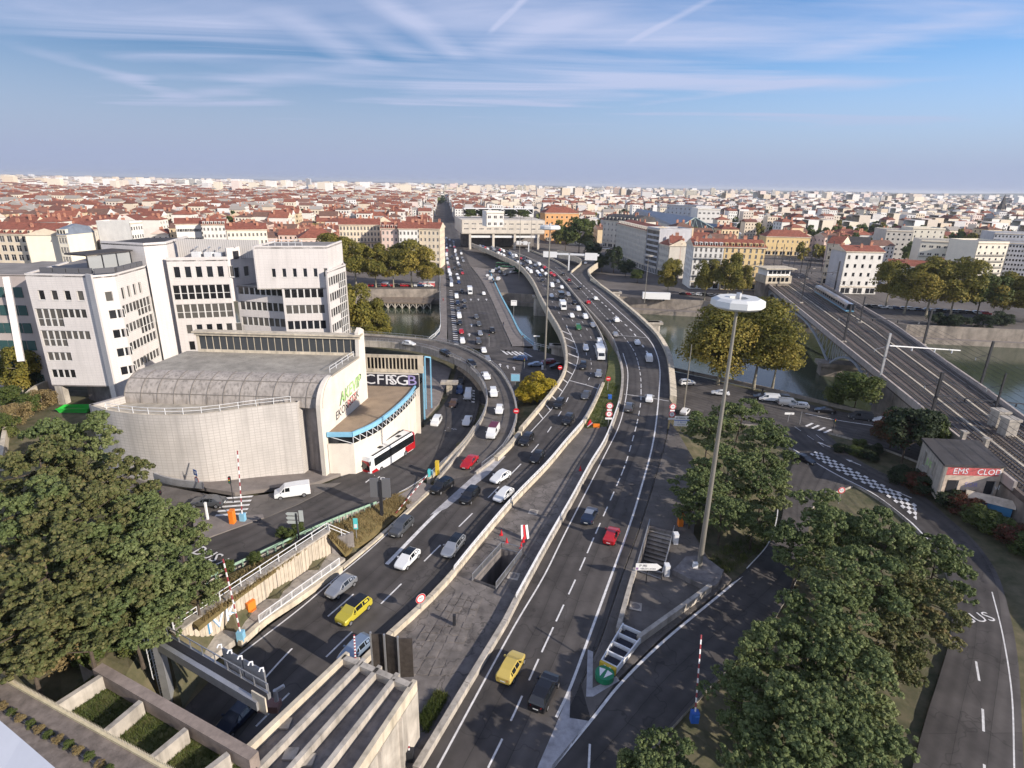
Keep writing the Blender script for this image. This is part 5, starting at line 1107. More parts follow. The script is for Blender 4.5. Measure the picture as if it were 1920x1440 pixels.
def farbox(m, p, w, d, h, ang, rise, wins, rmat=1):
    c, s_ = math.cos(ang), math.sin(ang)
    def T(x, y, z): return (p.x+x*c-y*s_, p.y+x*s_+y*c, -5+z)
    P = [T(-w/2,-d/2,0),T(w/2,-d/2,0),T(w/2,d/2,0),T(-w/2,d/2,0),T(-w/2,-d/2,h),T(w/2,-d/2,h),T(w/2,d/2,h),T(-w/2,d/2,h)]
    m.add(P, ((0,1,5,4),(1,2,6,5),(3,0,4,7),(4,5,6,7)))
    if rise:
        o = .5; m.add([T(-w/2-o,-d/2-o,h+.1),T(w/2+o,-d/2-o,h+.1),T(w/2+o,d/2+o,h+.1),T(-w/2-o,d/2+o,h+.1),T(-w/2-o,0,h+rise),T(w/2+o,0,h+rise)], ((0,1,5,4),(2,3,4,5),(1,2,5),(3,0,4)), rmat)
        x = rng.uniform(-w*.35, w*.35); m.add([T(x-.6,-.4,h),T(x+.6,-.4,h),T(x+.6,.4,h),T(x-.6,.4,h),T(x-.6,-.4,h+rise+1.5),T(x+.6,-.4,h+rise+1.5),T(x+.6,.4,h+rise+1.5),T(x-.6,.4,h+rise+1.5)], ((0,1,5,4),(1,2,6,5),(3,0,4,7),(4,5,6,7)), 3)
    if wins:
        fl = max(2, int(h/3.4)); nc = max(2, int(w/3))
        for f in range(fl):
            z = 1+f*(h-.6)/fl
            for k in range(nc): x = -w/2+w*(k+.5)/nc; m.add([T(x-.55,-d/2-.05,z),T(x+.55,-d/2-.05,z),T(x+.55,-d/2-.05,z+1.7),T(x-.55,-d/2-.05,z+1.7)], ((0,1,2,3),), 2)
            for k in range(3): y = -d/2+d*(k+.5)/3; m.add([T(w/2+.05,y-.5,z),T(w/2+.05,y+.5,z),T(w/2+.05,y+.5,z+1.7),T(w/2+.05,y-.5,z+1.7)], ((0,1,2,3),), 2)
for dist, p, green, x in cand:
    if green:
        TREE_SPOTS.append((p, dist)); continue
    if cnt < 290:
        cnt += 1; k = rng.randrange(8); wall, rf, sz, _h = variants[k]; side = 'left' if x < 830 else 'right'
        cn, cm_ = rng.choice(TONES); rn_, rm_ = rng.choice(TONEROOF); tall = ('low', 'mid height', 'tall')[0 if variants[k][3] < 14 else (1 if variants[k][3] < 18 else 2)]
        where = 'left of the long street' if side == 'left' else ('behind the station' if x < 1450 else 'by the far right hills')
        lb = '%s %s house with %s %s roof, %s' % (tall, cn, rn_, 'hipped' if k % 3 == 0 else 'gabled', where)
        o = obj('town_house', wall, None, (p.x, p.y, -5), TH+rng.choice((0, 0, math.pi/2, math.pi))+rng.uniform(-.03, .03), scale=(1.08, 1.08, rng.uniform(.85, 1.15)), label=lb, cat='house', group=lb.replace('house', 'houses'))
        o.material_slots[0].link = 'OBJECT'; o.material_slots[0].material = cm_
        q = obj('roof', rf, o); q.material_slots[0].link = 'OBJECT'; q.material_slots[0].material = rm_
    else:
        flat = x > 900 and rng.random() < .55; h = rng.choice((12,14,16,18,20,23)); farbox(hm, p, rng.uniform(11, 15.5), rng.uniform(10, 14), h*(1 if not flat else 1.1), TH+rng.choice((0, math.pi/2)), 0 if flat else rng.uniform(2.4, 4), dist < 1250)
for k in range(7600):                                         # the plain: thinner and lower with distance
    y = 1650*math.exp(rng.random()*1.75); x = rng.uniform(-.84, .84)*y; p = Vector((x, y, 0))
    if abs(p.dot(CU_)-US) < 14 and y < 4000: continue
    xi = pj((x, y, 0))[0]; 
    if xi > 1100 and rng.random() < .35*(xi-1100)/800: continue
    sc = 1+y/5200; h = rng.choice((9,11,13,15,16,18,20,24)) if rng.random() > .035 else rng.uniform(28, 46)
    farbox(hm, p, rng.uniform(12, 30)*sc, rng.uniform(10, 18)*sc, h, TH+rng.choice((0, math.pi/2)), 3 if rng.random() < (.5 if xi < 900 else .2) and h < 25 else 0, False)
hm.build('distant_houses', [WALLI, ROOFI, GLASS, CHIM], kind='stuff', label='pale and red roofed houses of the far city filling the plain to the horizon', cat='houses')
# low wooded rise on the right skyline
hl = MB(); n = 60
for i in range(n):
    a0, a1 = math.radians(70-i*1.0), math.radians(69-i*1.0)
    def hh(a): return 26+22*math.sin(a*9)+14*math.sin(a*23+1)+30*max(0, math.cos(a*1.35))
    for (r0, r1, f0_, f1_) in ((12500,14000,0,1),(14000,16000,1,.9)):
        q = [Vector((math.cos(a)*r, math.sin(a)*r, -6+hh(a)*f)) for a, r, f in ((a0,r0,f0_),(a1,r0,f0_),(a1,r1,f1_),(a0,r1,f1_))]; hl.quad(q[0], q[3], q[2], q[1]); 
hl.build('hills', M('far_woods', (.05,.065,.035), .95, var=.4, vs=400), kind='structure')
# ------------------------------------------------------------------ vehicles
PAINTS = {k: M('car_paint_'+k, c, .28, mt, spec=.5, coat=.6) for k, c, mt in (('white', (.72,.72,.71), 0), ('silver', (.36,.37,.39), .55), ('grey', (.10,.105,.115), .4), ('black', (.010,.010,.012), .1), ('blue', (.02,.05,.14), .2), ('dark_blue', (.012,.022,.05), .2), ('red', (.42,.012,.018), .1), ('dark_red', (.16,.01,.015), .2), ('yellow', (.58,.43,.10), .1), ('lime', (.50,.42,.04), .1), ('green', (.015,.05,.03), .2), ('brown', (.10,.055,.03), .2), ('light_blue', (.25,.32,.42), .4))}
PB_ = MATS['car_paint_black']
CGL = M('car_glass', (.010,.012,.014), .05, spec=.9); TRIM = M('car_trim', (.02,.02,.02), .6); LAMP = M('headlight_glass', (.75,.76,.78), .12, spec=.8); TLAMP = M('tail_light', (.45,.01,.01), .25); PLATE = M('number_plate', (.75,.75,.70), .5); RIM = M('wheel_rim', (.42,.42,.44), .3, .7)
# side outline stations: x, belt height, top height, half width at belt, half width at top
SHAPES = {
 'hatch': (4.15, [(2.07,.56,.60,.62,.55),(1.98,.66,.72,.76,.66),(1.55,.80,.86,.85,.72),(.98,.92,.98,.88,.76),(.22,.95,1.43,.89,.60),(-.6,.97,1.49,.89,.60),(-1.35,1.0,1.44,.88,.57),(-1.92,1.0,1.06,.83,.70),(-2.04,.86,.90,.78,.66),(-2.08,.55,.58,.72,.62)]),
 'sedan': (4.65, [(2.32,.54,.58,.62,.55),(2.22,.64,.70,.78,.68),(1.75,.78,.84,.86,.74),(1.05,.90,.96,.89,.77),(.25,.93,1.38,.90,.60),(-.65,.95,1.44,.90,.60),(-1.05,.97,1.40,.89,.58),(-1.72,.98,1.04,.87,.74),(-2.2,.96,1.0,.82,.72),(-2.32,.62,.66,.74,.64)]),
 'suv': (4.5, [(2.25,.66,.72,.66,.60),(2.16,.82,.90,.82,.74),(1.7,.98,1.05,.90,.80),(1.1,1.04,1.10,.92,.82),(.45,1.07,1.60,.93,.66),(-.6,1.10,1.68,.93,.67),(-1.75,1.13,1.62,.92,.64),(-2.1,1.12,1.18,.88,.76),(-2.2,.95,1.0,.84,.74),(-2.25,.62,.66,.78,.70)]),
 'estate': (4.7, [(2.35,.56,.60,.62,.55),(2.25,.68,.74,.80,.68),(1.8,.82,.88,.87,.74),(1.15,.93,.99,.90,.78),(.35,.97,1.46,.91,.62),(-.7,.99,1.53,.91,.62),(-1.9,1.02,1.47,.90,.60),(-2.25,1.02,1.08,.85,.72),(-2.32,.86,.9,.80,.68),(-2.35,.56,.6,.74,.64)]),
 'van': (5.1, [(2.55,.60,.68,.74,.68),(2.46,.86,.94,.88,.80),(2.0,1.02,1.10,.93,.84),(1.75,1.10,1.16,.94,.84),(.98,1.15,1.90,.95,.76),(-.5,1.16,1.97,.95,.78),(-2.42,1.16,1.95,.95,.78),(-2.5,1.14,1.86,.94,.78),(-2.53,1.0,1.06,.93,.85),(-2.55,.5,.55,.9,.82)]),
}
def body_mesh(kind, trim=1):
    L, st = SHAPES[kind]; m = MB(); zl = .24; n = 10
    rings = []
    for i, (x, zb, zt, wb, wt) in enumerate(st):
        zlo = zl+(.10 if i in (0, len(st)-1) else 0); wl = wb*.94
        rings.append([(x,-wl,zlo),(x,-wb*.985,zlo+.15),(x,-wb*1.0,(zlo+zb)*.52+.06),(x,-wb*.985,zb),(x,-wt,zt),(x,wt,zt),(x,wb*.985,zb),(x,wb,(zlo+zb)*.52+.06),(x,wb*.985,zlo+.15),(x,wl,zlo)])
    for i in range(len(rings)-1):
        a, b = rings[i], rings[i+1]
        for k in range(n):
            j = (k+1) % n; m.add((a[k], a[j], b[j], b[k]), ((0,1,2,3),), trim if k in (0, 8, 9) else 0)
    m.add(rings[0], (tuple(range(n-1,-1,-1)),)); m.add(rings[-1], (tuple(range(n)),)); return m
def glass_parts(kind):
    L, st = SHAPES[kind]; iw = max(range(len(st)-1), key=lambda i: st[i+1][2]-st[i][2]); ir = max(range(iw+1, len(st)-1), key=lambda i: st[i][2]-st[i+1][2]); out = []
    def panel(a, b, c, d, e=.012, s=.88):
        P = [Vector(p) for p in (a, b, c, d)]; ce = sum(P, Vector())/4; nn = (P[1]-P[0]).cross(P[3]-P[0]).normalized()
        return [ce+(p-ce)*s+nn*e for p in P]
    A, B = st[iw], st[iw+1]; m = MB(); P = panel((A[0],A[4],A[2]),(B[0],B[4],B[2]),(B[0],-B[4],B[2]),(A[0],-A[4],A[2]), -.015); m.quad(*P[::-1]); out.append(('windscreen', m))
    A, B = st[ir], st[ir+1]; m = MB(); P = panel((A[0],A[4],A[2]),(B[0],B[4],B[2]),(B[0],-B[4],B[2]),(A[0],-A[4],A[2]), -.015, .84); m.quad(*P[::-1]); out.append(('rear_window', m))
    for sy in (-1, 1):
        m = MB(); e = .014
        last = ir if kind != 'van' else iw+2
        for i in range(iw, last):
            if kind == 'van' and i > iw+1: break
            A, B = st[i], st[i+1]
            fa_, fb_ = (.12 if i == iw else .14), .14
            def pt(S, q): y = S[3]*.985+(S[4]-S[3]*.985)*q; return Vector((S[0], sy*(y+e), S[1]+(S[2]-S[1])*q))
            if i == iw: x = A; P = [pt(A,.1).lerp(pt(B,.1),.28), pt(B,.1)+Vector((.05,0,0)), pt(B,.84)+Vector((.05,0,0)), pt(A,.5).lerp(pt(B,.84),.72)]
            else:
                q = .5 if kind == 'van' else 1
                P = [pt(A,.1)-Vector((.05,0,0)), pt(A,.1).lerp(pt(B,.1),q)+Vector((.05,0,0)), pt(A,.84).lerp(pt(B,.84),q)+Vector((.05,0,0)), pt(A,.84)-Vector((.05,0,0))]
            m.quad(*(P if sy < 0 else P[::-1])) if False else m.add(P, ((0,1,2,3),(3,2,1,0)))
        if kind == 'suv' or kind == 'estate' or kind == 'hatch':
            A, B = st[ir], st[ir+1]
            P = [pt(A,.12)-Vector((.05,0,0)), pt(A,.12).lerp(pt(B,.12),.45), pt(A,.80).lerp(pt(B,.80),.30), pt(A,.80)-Vector((.05,0,0))]; m.add(P, ((0,1,2,3),(3,2,1,0)))
        out.append(('side_window', m))
    return out
def tyre_mb(r=.32, w=.22, n=16):
    m = MB(); m.tube(((0,-w/2,0),(0,w/2,0)), r, n); return m
def rim_mb(r=.21, w=.225, n=12):
    m = MB(); m.tube(((0,-w/2,0),(0,w/2,0)), r, n); return m
TY = tyre_mb().mesh('wheel', BLACK); RM = rim_mb().mesh('rim', RIM); TYV = tyre_mb(.34).mesh('wheel', BLACK)
CARM = {}
def car_proto(kind):
    if kind in CARM: return CARM[kind]
    L, st = SHAPES[kind]; parts = []
    wh = max(s[3] for s in st); hl = st[1][1]
    parts.append(('body', body_mesh(kind).mesh('body', [PAINTS['white'], TRIM]), None, []))
    for nme, m in glass_parts(kind): parts.append((nme, m.mesh(nme, [CGL]), None, []))
    wx = L*.31
    for sx in (1, -1):
        for sy in (1, -1): parts.append(('wheel', TY if kind != 'van' else TYV, (sx*wx-(.03 if sx < 0 else -.08), sy*(wh-.085), .32), [('rim', RM)]))
    f, b = st[0], st[-1]
    for sy in (1, -1):
        m = MB(); x = st[1][0]; z = st[1][1]; y = st[1][3]; m.add([(x+.03, sy*y*.62, z-.05),(x-.32, sy*(y+.05), z+.04),(x-.30, sy*(y+.045), z-.13),(x+.055, sy*y*.62, z-.17)], ((0,1,2,3),(3,2,1,0))); parts.append(('headlight', m.mesh('headlight', [LAMP]), None, []))
        m = MB(); x = st[-2][0]; z = st[-2][1]; y = st[-2][3]; m.add([(x-.03, sy*y*.6, z-.02),(x+.12, sy*(y+.03), z+.02),(x+.10, sy*(y+.035), z-.2),(x-.05, sy*y*.6, z-.2)], ((0,1,2,3),(3,2,1,0))); parts.append(('tail_light', m.mesh('tail_light', [TLAMP]), None, []))
        m = MB(); sm = st[3]; m.box(sm[0]-.45, sy*sm[3]-(.02 if sy > 0 else .2), sm[1]+.02, sm[0]-.25, sy*sm[3]+(.2 if sy > 0 else .02), sm[1]+.16); parts.append(('mirror', m.mesh('mirror', [PAINTS['white']]), None, []))
    m = MB(); m.box(L/2-.04,-.26,.42,L/2+.015,.26,.53); parts.append(('number_plate', m.mesh('number_plate', [PLATE]), None, []))
    m = MB(); m.box(-L/2-.015,-.26,.50,-L/2+.04,.26,.61); parts.append(('number_plate', m.mesh('number_plate', [PLATE]), None, []))
    m = MB(); m.box(L/2-.10,-.55,.26,L/2+.005,.55,.40); parts.append(('grille', m.mesh('grille', [TRIM]), None, []))
    CARM[kind] = parts; return parts
FARM = {}
def far_mesh(kind):
    """the same car in one mesh, for those too far away to show their parts"""
    if kind in FARM: return FARM[kind]
    m = body_mesh(kind, 2); L, st = SHAPES[kind]; wh = max(s[3] for s in st)
    for _, g in glass_parts(kind): m.add(g.v, g.f, 1)
    for sx in (1, -1):
        for sy in (1, -1): m.tube([(sx*L*.31, sy*(wh-.085)-.11, .32),(sx*L*.31, sy*(wh-.085)+.11, .32)], .32, 10, 2)
    for _, me, lo, ch in car_proto(kind):
        if _ in ('headlight', 'tail_light', 'number_plate'):
            m.add([tuple(v.co) for v in me.vertices], [tuple(p.vertices) for p in me.polygons], {'headlight': 3, 'tail_light': 4, 'number_plate': 5}[_])
    FARM[kind] = m.mesh('car', [PAINTS['white'], CGL, BLACK, LAMP, TLAMP, PLATE]); return FARM[kind]
def setmat(o, mat, i=0): o.material_slots[i].link = 'OBJECT'; o.material_slots[i].material = mat
def flow(p, sgn=1):
    """direction of the nearest carriageway"""
    best = None
    for A, B, _ in ROADS:
        for i in range(len(A)-1):
            c = (A[i]+B[i])/2; d = (c.x-p.x)**2+(c.y-p.y)**2
            if best is None or d < best[0]: best = (d, (A[i+1]+B[i+1]-A[i]-B[i]))
    t = best[1]*sgn; return math.atan2(t.y, t.x)
NAMES = {'hatch': 'hatchback', 'sedan': 'sedan', 'suv': 'suv', 'estate': 'estate_car', 'van': 'van'}
CARS = []
def car(px, py, kind, colour, label, ang=None, z=0., road_=None, sgn=1, far=None, group=None, roof=None, cat='car', dz=.02):
    p = G(px, py, z); p.z += dz
    if road_ is not None:
        A, B = road_; i = min(range(len(A)-1), key=lambda i: ((A[i]+B[i])/2-p).length); t = (A[i+1]-A[i])+(B[i+1]-B[i]); a = math.atan2(t.y*sgn, t.x*sgn)
        p.z = max((A[i].z+B[i].z)/2, -6)+dz
    else: a = ang
    far = (p-CAMP).length > 165 if far is None else far; nm = NAMES[kind]; CARS.append((p, kind))
    if far:
        o = obj(nm, far_mesh(kind), None, p, a, label=label, cat=cat, group=group); setmat(o, PAINTS[colour]); return o
    root = thing(nm, label, cat, p, a, group)
    for nme, me, lo, ch in car_proto(kind):
        q = obj(nme, me, root, lo)
        if nme in ('body', 'mirror'): setmat(q, PAINTS[colour])
        for cn, cm in ch: obj(cn, cm, q)
    if roof:
        L, st = SHAPES[kind]; iw = max(range(len(st)-1), key=lambda i: st[i+1][2]-st[i][2]); ir = max(range(iw+1, len(st)-1), key=lambda i: st[i][2]-st[i+1][2]); m = MB()
        for i in range(iw+1, ir): A, B = st[i], st[i+1]; m.add([(A[0],-A[4],A[2]+.012),(B[0],-B[4],B[2]+.012),(B[0],B[4],B[2]+.012),(A[0],A[4],A[2]+.012)], ((0,1,2,3),(3,2,1,0)))
        obj('roof', m.mesh('roof', [PAINTS[roof] if roof in PAINTS else CGL]), root)
    return root
LC, RC, RP_, BS, BRR, QR, RRR = (LA, LB), (RA, RB), (PA, PB), (BA, BB), None, (QA, QB), (DA, DB)
for a in (
 (447,1352,'sedan','dark_blue','dark blue car passing under the sign gantry at the tunnel mouth',LC,-1,None), (668,1226,'hatch','light_blue','pale blue hatchback half hidden behind the concrete canopy',LC,-1,None),
 (664,1153,'suv','lime','yellow green crossover with a black roof on the inbound road',LC,-1,'black'), (640,1107,'hatch','silver','silver hatchback beside the yellow green crossover',LC,-1,None),
 (764,1055,'hatch','white','white hatchback with black roof beside the silver estate',LC,-1,'glass'), (850,1031,'estate','silver','silver estate car with a dark glass roof near the median rail',LC,-1,'glass'),
 (753,995,'suv','grey','dark grey suv close to the dry grass verge',LC,-1,None), (881,936,'suv','black','black suv straddling the white gore line',LC,-1,None),
 (829,918,'suv','black','large black suv left of the gore line by the pale marker post',LC,-1,'glass'), (944,934,'hatch','white','white hatchback, lower of the two side by side at the median rail',LC,-1,None),
 (938,900,'hatch','white','white hatchback, upper of the two at the median rail',LC,-1,None), (1007,862,'hatch','black','black hatchback with a black estate behind it, near the median rail bend',LC,-1,None),
 (987,830,'suv','black','black suv beside the beige parapet end at the yellow bush',LC,-1,None), (1065,792,'suv','black','black suv next to the grassy tip of the central strip',LC,-1,None),
 (1048,762,'suv','black','tall black suv crossing the solid edge line past the yellow bush',LC,-1,None), (1098,745,'sedan','grey','grey sedan alone in the inner lane before the central grass',LC,-1,None),
 (1093,690,'suv','black','small square black car beside the white hatched wedge',LC,-1,None), (1122,705,'hatch','silver','silver car in front of the white box truck',LC,-1,None),
 (1098,656,'hatch','white','white hatchback in the middle lane beside the box truck',LC,-1,None), (1124,645,'suv','white','white suv right behind the box truck',LC,-1,None)):
    car(a[0], a[1], a[2], a[3], a[4], road_=a[5], sgn=a[6], roof=a[7])
for a in (
 (958,1258,'hatch','yellow','yellow hatchback driving away in the left outbound lane'), (1020,1305,'suv','black','black suv at the gore of the exit in the right outbound lane'),
 (1105,972,'sedan','dark_blue','dark blue sedan with a pale roof ahead of the red car'), (1146,1010,'hatch','red','red hatchback in the right outbound lane'),
 (1179,768,'suv','grey','grey suv leading in the left outbound lane by the median bend'), (1217,751,'hatch','white','white hatchback next to the grey suv outbound'),
 (1216,676,'van','white','white van driving away on the bend of the outbound viaduct'), (1194,645,'sedan','white','white sedan ahead of the white van outbound'),
 (1153,630,'hatch','silver','silver hatchback at the transverse joint of the outbound deck'), (1155,603,'suv','white','white suv in the middle of the outbound viaduct'),
 (1116,562,'hatch','white','white hatchback beside the red car far out on the viaduct'), (1102,569,'hatch','red','small red car far out on the outbound viaduct'),
 (1087,542,'hatch','black','black car alone before the loop ramp'), (1066,527,'hatch','dark_red','dark red car beside the median far out'), (1055,516,'hatch','black','dark car just past the ramp gore sign')):
    car(*a, road_=RC, sgn=1, roof='silver' if a[0] == 1105 else None)
car(1098,495,'sedan','silver','silver car on the tight loop ramp', road_=(loopA, loopB), sgn=1)
for a in ((668,634,'hatch','dark_red','dark red car entering the curved ramp beside the white office'), (767,648,'hatch','white','white hatchback on the far straight of the curved ramp'), (836,667,'suv','black','black suv first in the bend of the curved ramp'),
 (884,687,'suv','black','black suv behind the white sedan in the ramp bend'), (911,709,'sedan','white','white sedan with a black glass roof in the ramp bend'), (925,741,'suv','white','white suv low in the ramp bend'), (936,773,'hatch','white','white hatchback between suv and red striped van on the ramp'), (880,872,'sedan','red','red sedan leaving the ramp at the gore')):
    car(*a, road_=RP_, sgn=1, far=False)
for a in ((818,793,'suv','white','white suv behind the red and white coach'), (876,790,'sedan','white','white sedan under the curved ramp edge'), (850,760,'sedan','brown','brown car beside the checkered box under the ramp'), (862,731,'suv','blue','blue suv waiting in the shade under the ramp'), (878,742,'van','white','white van in the shade next to the blue suv'), (864,712,'hatch','black','dark car deepest in the shade below the ramp')):
    car(*a, z=-4 if a[1] < 770 else -2.4, road_=BS, sgn=-1, far=False, cat='van' if a[2] == 'van' else 'car')
car(276,930,'hatch','black','black hatchback by the curved railing below the hall', ang=math.radians(160), z=3.5, dz=.06); car(391,948,'sedan','grey','dark grey coupe stopped at the zebra crossing', ang=math.radians(182), z=3.3, dz=.06)
car(549,930,'van','white','white panel van with glass roof rails on the side road', ang=math.radians(200), z=2.3, dz=.06, cat='van')
for a in ((867,643,'suv','white','white suv first in the bridge queue'), (865,625,'hatch','red','red car in the bridge queue'), (862,608,'sedan','black','dark car behind the red one on the bridge'), (861,596,'van','white','white van in the bridge queue'), (859,583,'sedan','grey','grey car on the bridge behind the white van'), (871,578,'sedan','black','black car in the second lane of the bridge'), (871,567,'sedan','grey','grey car in the second lane of the bridge'),
 (858,571,'suv','dark_blue','dark blue suv in the bridge queue'), (856,559,'van','white','white van, second from the far end of the bridge queue'), (866,549,'suv','black','black suv beside the white lorry on the bridge'), (907,553,'hatch','white','white car alone in the right lane of the bridge'),
 (893,597,'hatch','grey','grey hatchback in the third bridge lane, rear of three'), (898,611,'hatch','grey','grey hatchback in the third bridge lane, middle of three'), (900,628,'sedan','silver','silver car in the third bridge lane, foremost of three'), (897,644,'suv','grey','grey suv crossing the stop line of the bridge'), (923,623,'suv','black','black suv alone in the fourth bridge lane'), (907,660,'sedan','white','white car on the crossing below the bridge'), (914,676,'sedan','silver','silver car turning on the crossing under the yellow box')):
    car(*a, z=-5, ang=math.radians(-82), far=True, dz=.06, cat='van' if a[2] == 'van' else 'car')
for a in ((975,676,'suv','blue','blue suv turning on the crossing beside the lamp mast',170), (1004,687,'sedan','light_blue','pale blue car next to the base of the tall mast',185), (1028,683,'suv','dark_red','dark red suv parked behind the tall mast',190), (1043,690,'hatch','black','black car at the foot of the parapet behind the mast',200)):
    car(*a[:5], z=-5, ang=math.radians(a[5]), far=True, dz=.06)
for a in ((1428,750,'suv','black','black suv on the quay behind the white van',166), (1441,752,'van','white','white van on the quay in the line of cars',166), (1459,753,'van','black','black van on the quay in the line of cars',166), (1478,761,'van','silver','silver pickup van on the quay road',-14), (1497,765,'estate','silver','silver estate car last in the quay line',166), (1546,774,'sedan','black','black sedan alone on the quay road',166), (1612,787,'van','grey','dark grey people carrier near the stone bridge pier',166), (1652,793,'hatch','white','white car emerging under the railway bridge',166),
 (1506,866,'sedan','black','black sedan with lit tail lamps joining the checkered road',-58), (1288,722,'suv','white','white suv on the quay under the tall lamp',10), (1350,741,'sedan','white','white car on the quay in front of the plane trunks',166), (1284,776,'hatch','white','white car half hidden by the direction sign',60)):
    car(*a[:5], z=-4.75, ang=math.radians(a[5]), dz=.08, far=a[0] < 1400, cat='van' if a[2] == 'van' else 'car')
# traffic jam: the queue farther out on the viaduct
COLS = ['white','white','silver','grey','black','black','silver','blue','red','grey','white']
q = {}
def jam(A, B, s, t0, t1, gap, sgn, where):
    c = between(A, B, s, t0, t1); P = smooth(c, max(4, int(plen(c)/gap))); n = 0
    for i in range(1, len(P)-1):
        if rng.random() < .1: continue
        t = (P[i+1]-P[i-1])*sgn; p = P[i]+Vector((rng.uniform(-.25,.25), rng.uniform(-1,1), .02))
        if any((p-c_).length < 4.6 for c_, _ in CARS): continue
        kd = rng.choice(('hatch','hatch','sedan','suv','suv','estate','van')); co = rng.choice(COLS) if kd != 'van' else 'white'; CARS.append((p, kd))
        o = obj(NAMES[kd], far_mesh(kd), None, p, math.atan2(t.y, t.x), label='%s %s in the dense queue %s' % (co.replace('_', ' '), NAMES[kd].replace('_', ' '), where), cat='van' if kd == 'van' else 'car', group='%s %ss in the queue %s' % (co, NAMES[kd].replace('_', ' '), where)); setmat(o, PAINTS[co])
ex = [(1084,617,'suv','green','dark green suv on the viaduct before the joint'), (1111,613,'hatch','silver','silver hatchback on the viaduct at the median, below the white one'), (1097,597,'suv','white','white suv in the inner viaduct lane'), (1072,595,'hatch','white','white hatchback with black glass in the viaduct middle lane'), (1084,582,'suv','white','white suv behind another in the viaduct inner lane'), (1077,570,'hatch','black','dark hatchback by the median beside the box lorry'),
 (1065,555,'suv','silver','silver suv right behind the dark lorry'), (1034,557,'sedan','white','white sedan left of the dark lorry'), (1053,541,'hatch','white','white hatchback in the viaduct inner lane near the median kink'), (1046,530,'hatch','silver','silver hatchback by the median near the red car'), (1035,538,'van','white','white van in the viaduct middle lane'), (1017,528,'hatch','black','dark hatchback at the left of the viaduct queue head')]
for a in ex: car(*a, road_=LC, sgn=-1, far=True, cat='van' if a[2] == 'van' else 'car')
for s, t0, t1, g_ in ((.14,.62,.99,6.6), (.38,.62,.99,6.4), (.62,.62,.99,6.6), (.86,.64,.99,6.8)): jam(LA, LB, s, t0, t1, g_, -1, 'at the far end of the viaduct')
bl, br = smooth(W3(BR_L), 120), smooth(W3(BR_R), 120)
for s, t0, t1, g_ in ((.14,.26,.92,6.4), (.34,.27,.92,6.6), (.55,.36,.85,7.2), (.8,.45,.7,8)): jam(bl, br, s, t0, t1, g_, -1, 'at the far end of the old bridge')
CRL, CRR = W3([(905,520),(935,500),(960,490),(985,500)], -5), W3([(925,540),(950,520),(985,515),(1000,520)], -5)
for s in (.15, .5, .85): jam(smooth(CRL, 30), smooth(CRR, 30), s, 0, 1, 8, 1, 'on the square behind the bridge')
# parked along the far quay
for k in range(34):
    x = 640+k*5.4 if k < 30 else 0
for px0, px1, yy0, yy1, n_, wh in ((690,812,537,537,16,'under the plane trees'), (1280,1430,552,560,14,'before the ochre apartment house'), (1560,1860,572,590,22,'along the right far quay')):
    for k in range(n_):
        f_ = (k+rng.uniform(-.2,.2))/n_; p = G(px0+(px1-px0)*f_, yy0+(yy1-yy0)*f_, -5); kd = rng.choice(('hatch','sedan','suv','estate')); co = rng.choice(COLS)
        a, b = G(px0, yy0, -5), G(px1, yy1, -5); t = b-a
        o = obj(NAMES[kd], far_mesh(kd), None, (p.x, p.y, -5.2), math.atan2(t.y, t.x), label='%s %s parked %s' % (co, NAMES[kd].replace('_', ' '), wh), cat='car', group='%s %ss parked %s' % (co, NAMES[kd].replace('_', ' '), wh)); setmat(o, PAINTS[co])
# ---- larger vehicles
def box_truck(px, py, label, road_, cabc, boxc, L=7.2, hh=3.3, sgn=-1, name='box_truck', z=0, ang=None):
    p = G(px, py, z)
    if ang is None:
        A, B = road_; i = min(range(len(A)-1), key=lambda i: ((A[i]+B[i])/2-p).length); t = (A[i+1]-A[i])*sgn; ang = math.atan2(t.y, t.x)
    r = thing(name, label, 'truck', p+Vector((0,0,.03)), ang); CARS.append((p, 'van'))
    m = MB(); m.box(-L/2,-1.15,.9,L/2-2.0,1.15,hh); m.build('cargo_box', PAINTS[boxc], r)
    m = MB(); x0 = L/2-1.9; m.add([(x0,-1.05,.5),(L/2,-1.05,.5),(L/2,1.05,.5),(x0,1.05,.5),(x0,-1.05,1.4),(L/2-.05,-1.05,1.35),(L/2-.05,1.05,1.35),(x0,1.05,1.4),(x0,-.95,2.45),(L/2-.6,-.92,2.4),(L/2-.6,.92,2.4),(x0,.95,2.45)],
      ((0,1,5,4),(1,2,6,5),(2,3,7,6),(4,5,9,8),(5,6,10,9),(6,7,11,10),(8,9,10,11),(3,0,4,7),(7,4,8,11),(3,2,1,0))); m.build('cab', PAINTS[cabc], r)
    m = MB(); m.add([(L/2-.1,-.88,1.45),(L/2-.1,.88,1.45),(L/2-.57,.82,2.3),(L/2-.57,-.82,2.3)], ((0,1,2,3),(3,2,1,0))); o = m.build('windscreen', CGL, r); o.location = (.03, 0, .02)
    for sy in (-1, 1): MB().add([(x0+.5,sy*1.065,1.45),(L/2-.35,sy*1.065,1.45),(L/2-.7,sy*.97,2.25),(x0+.5,sy*.99,2.25)], ((0,1,2,3),(3,2,1,0))).build('side_window', CGL, r)
    for sx in (L/2-1.0, -L/2+1.5):
        for sy in (-1, 1): w = obj('wheel', TYV, r, (sx, sy*1.0, .42), scale=1.25); obj('rim', RM, w)
    for sy in (-1, 1): MB().box(L/2-.03,sy*.8-.18,.75,L/2+.02,sy*.8+.18,.95).build('headlight', LAMP, r)
    MB().box(-L/2+.2,-.6,.45,L/2-.2,.6,.9).build('chassis', TRIM, r); return r
box_truck(1125,671,'white box lorry with a windowed cab in the inner viaduct lane', LC, 'white', 'white'); box_truck(1055,580,'white box lorry in the middle viaduct lane', LC, 'white', 'white', 6.8)
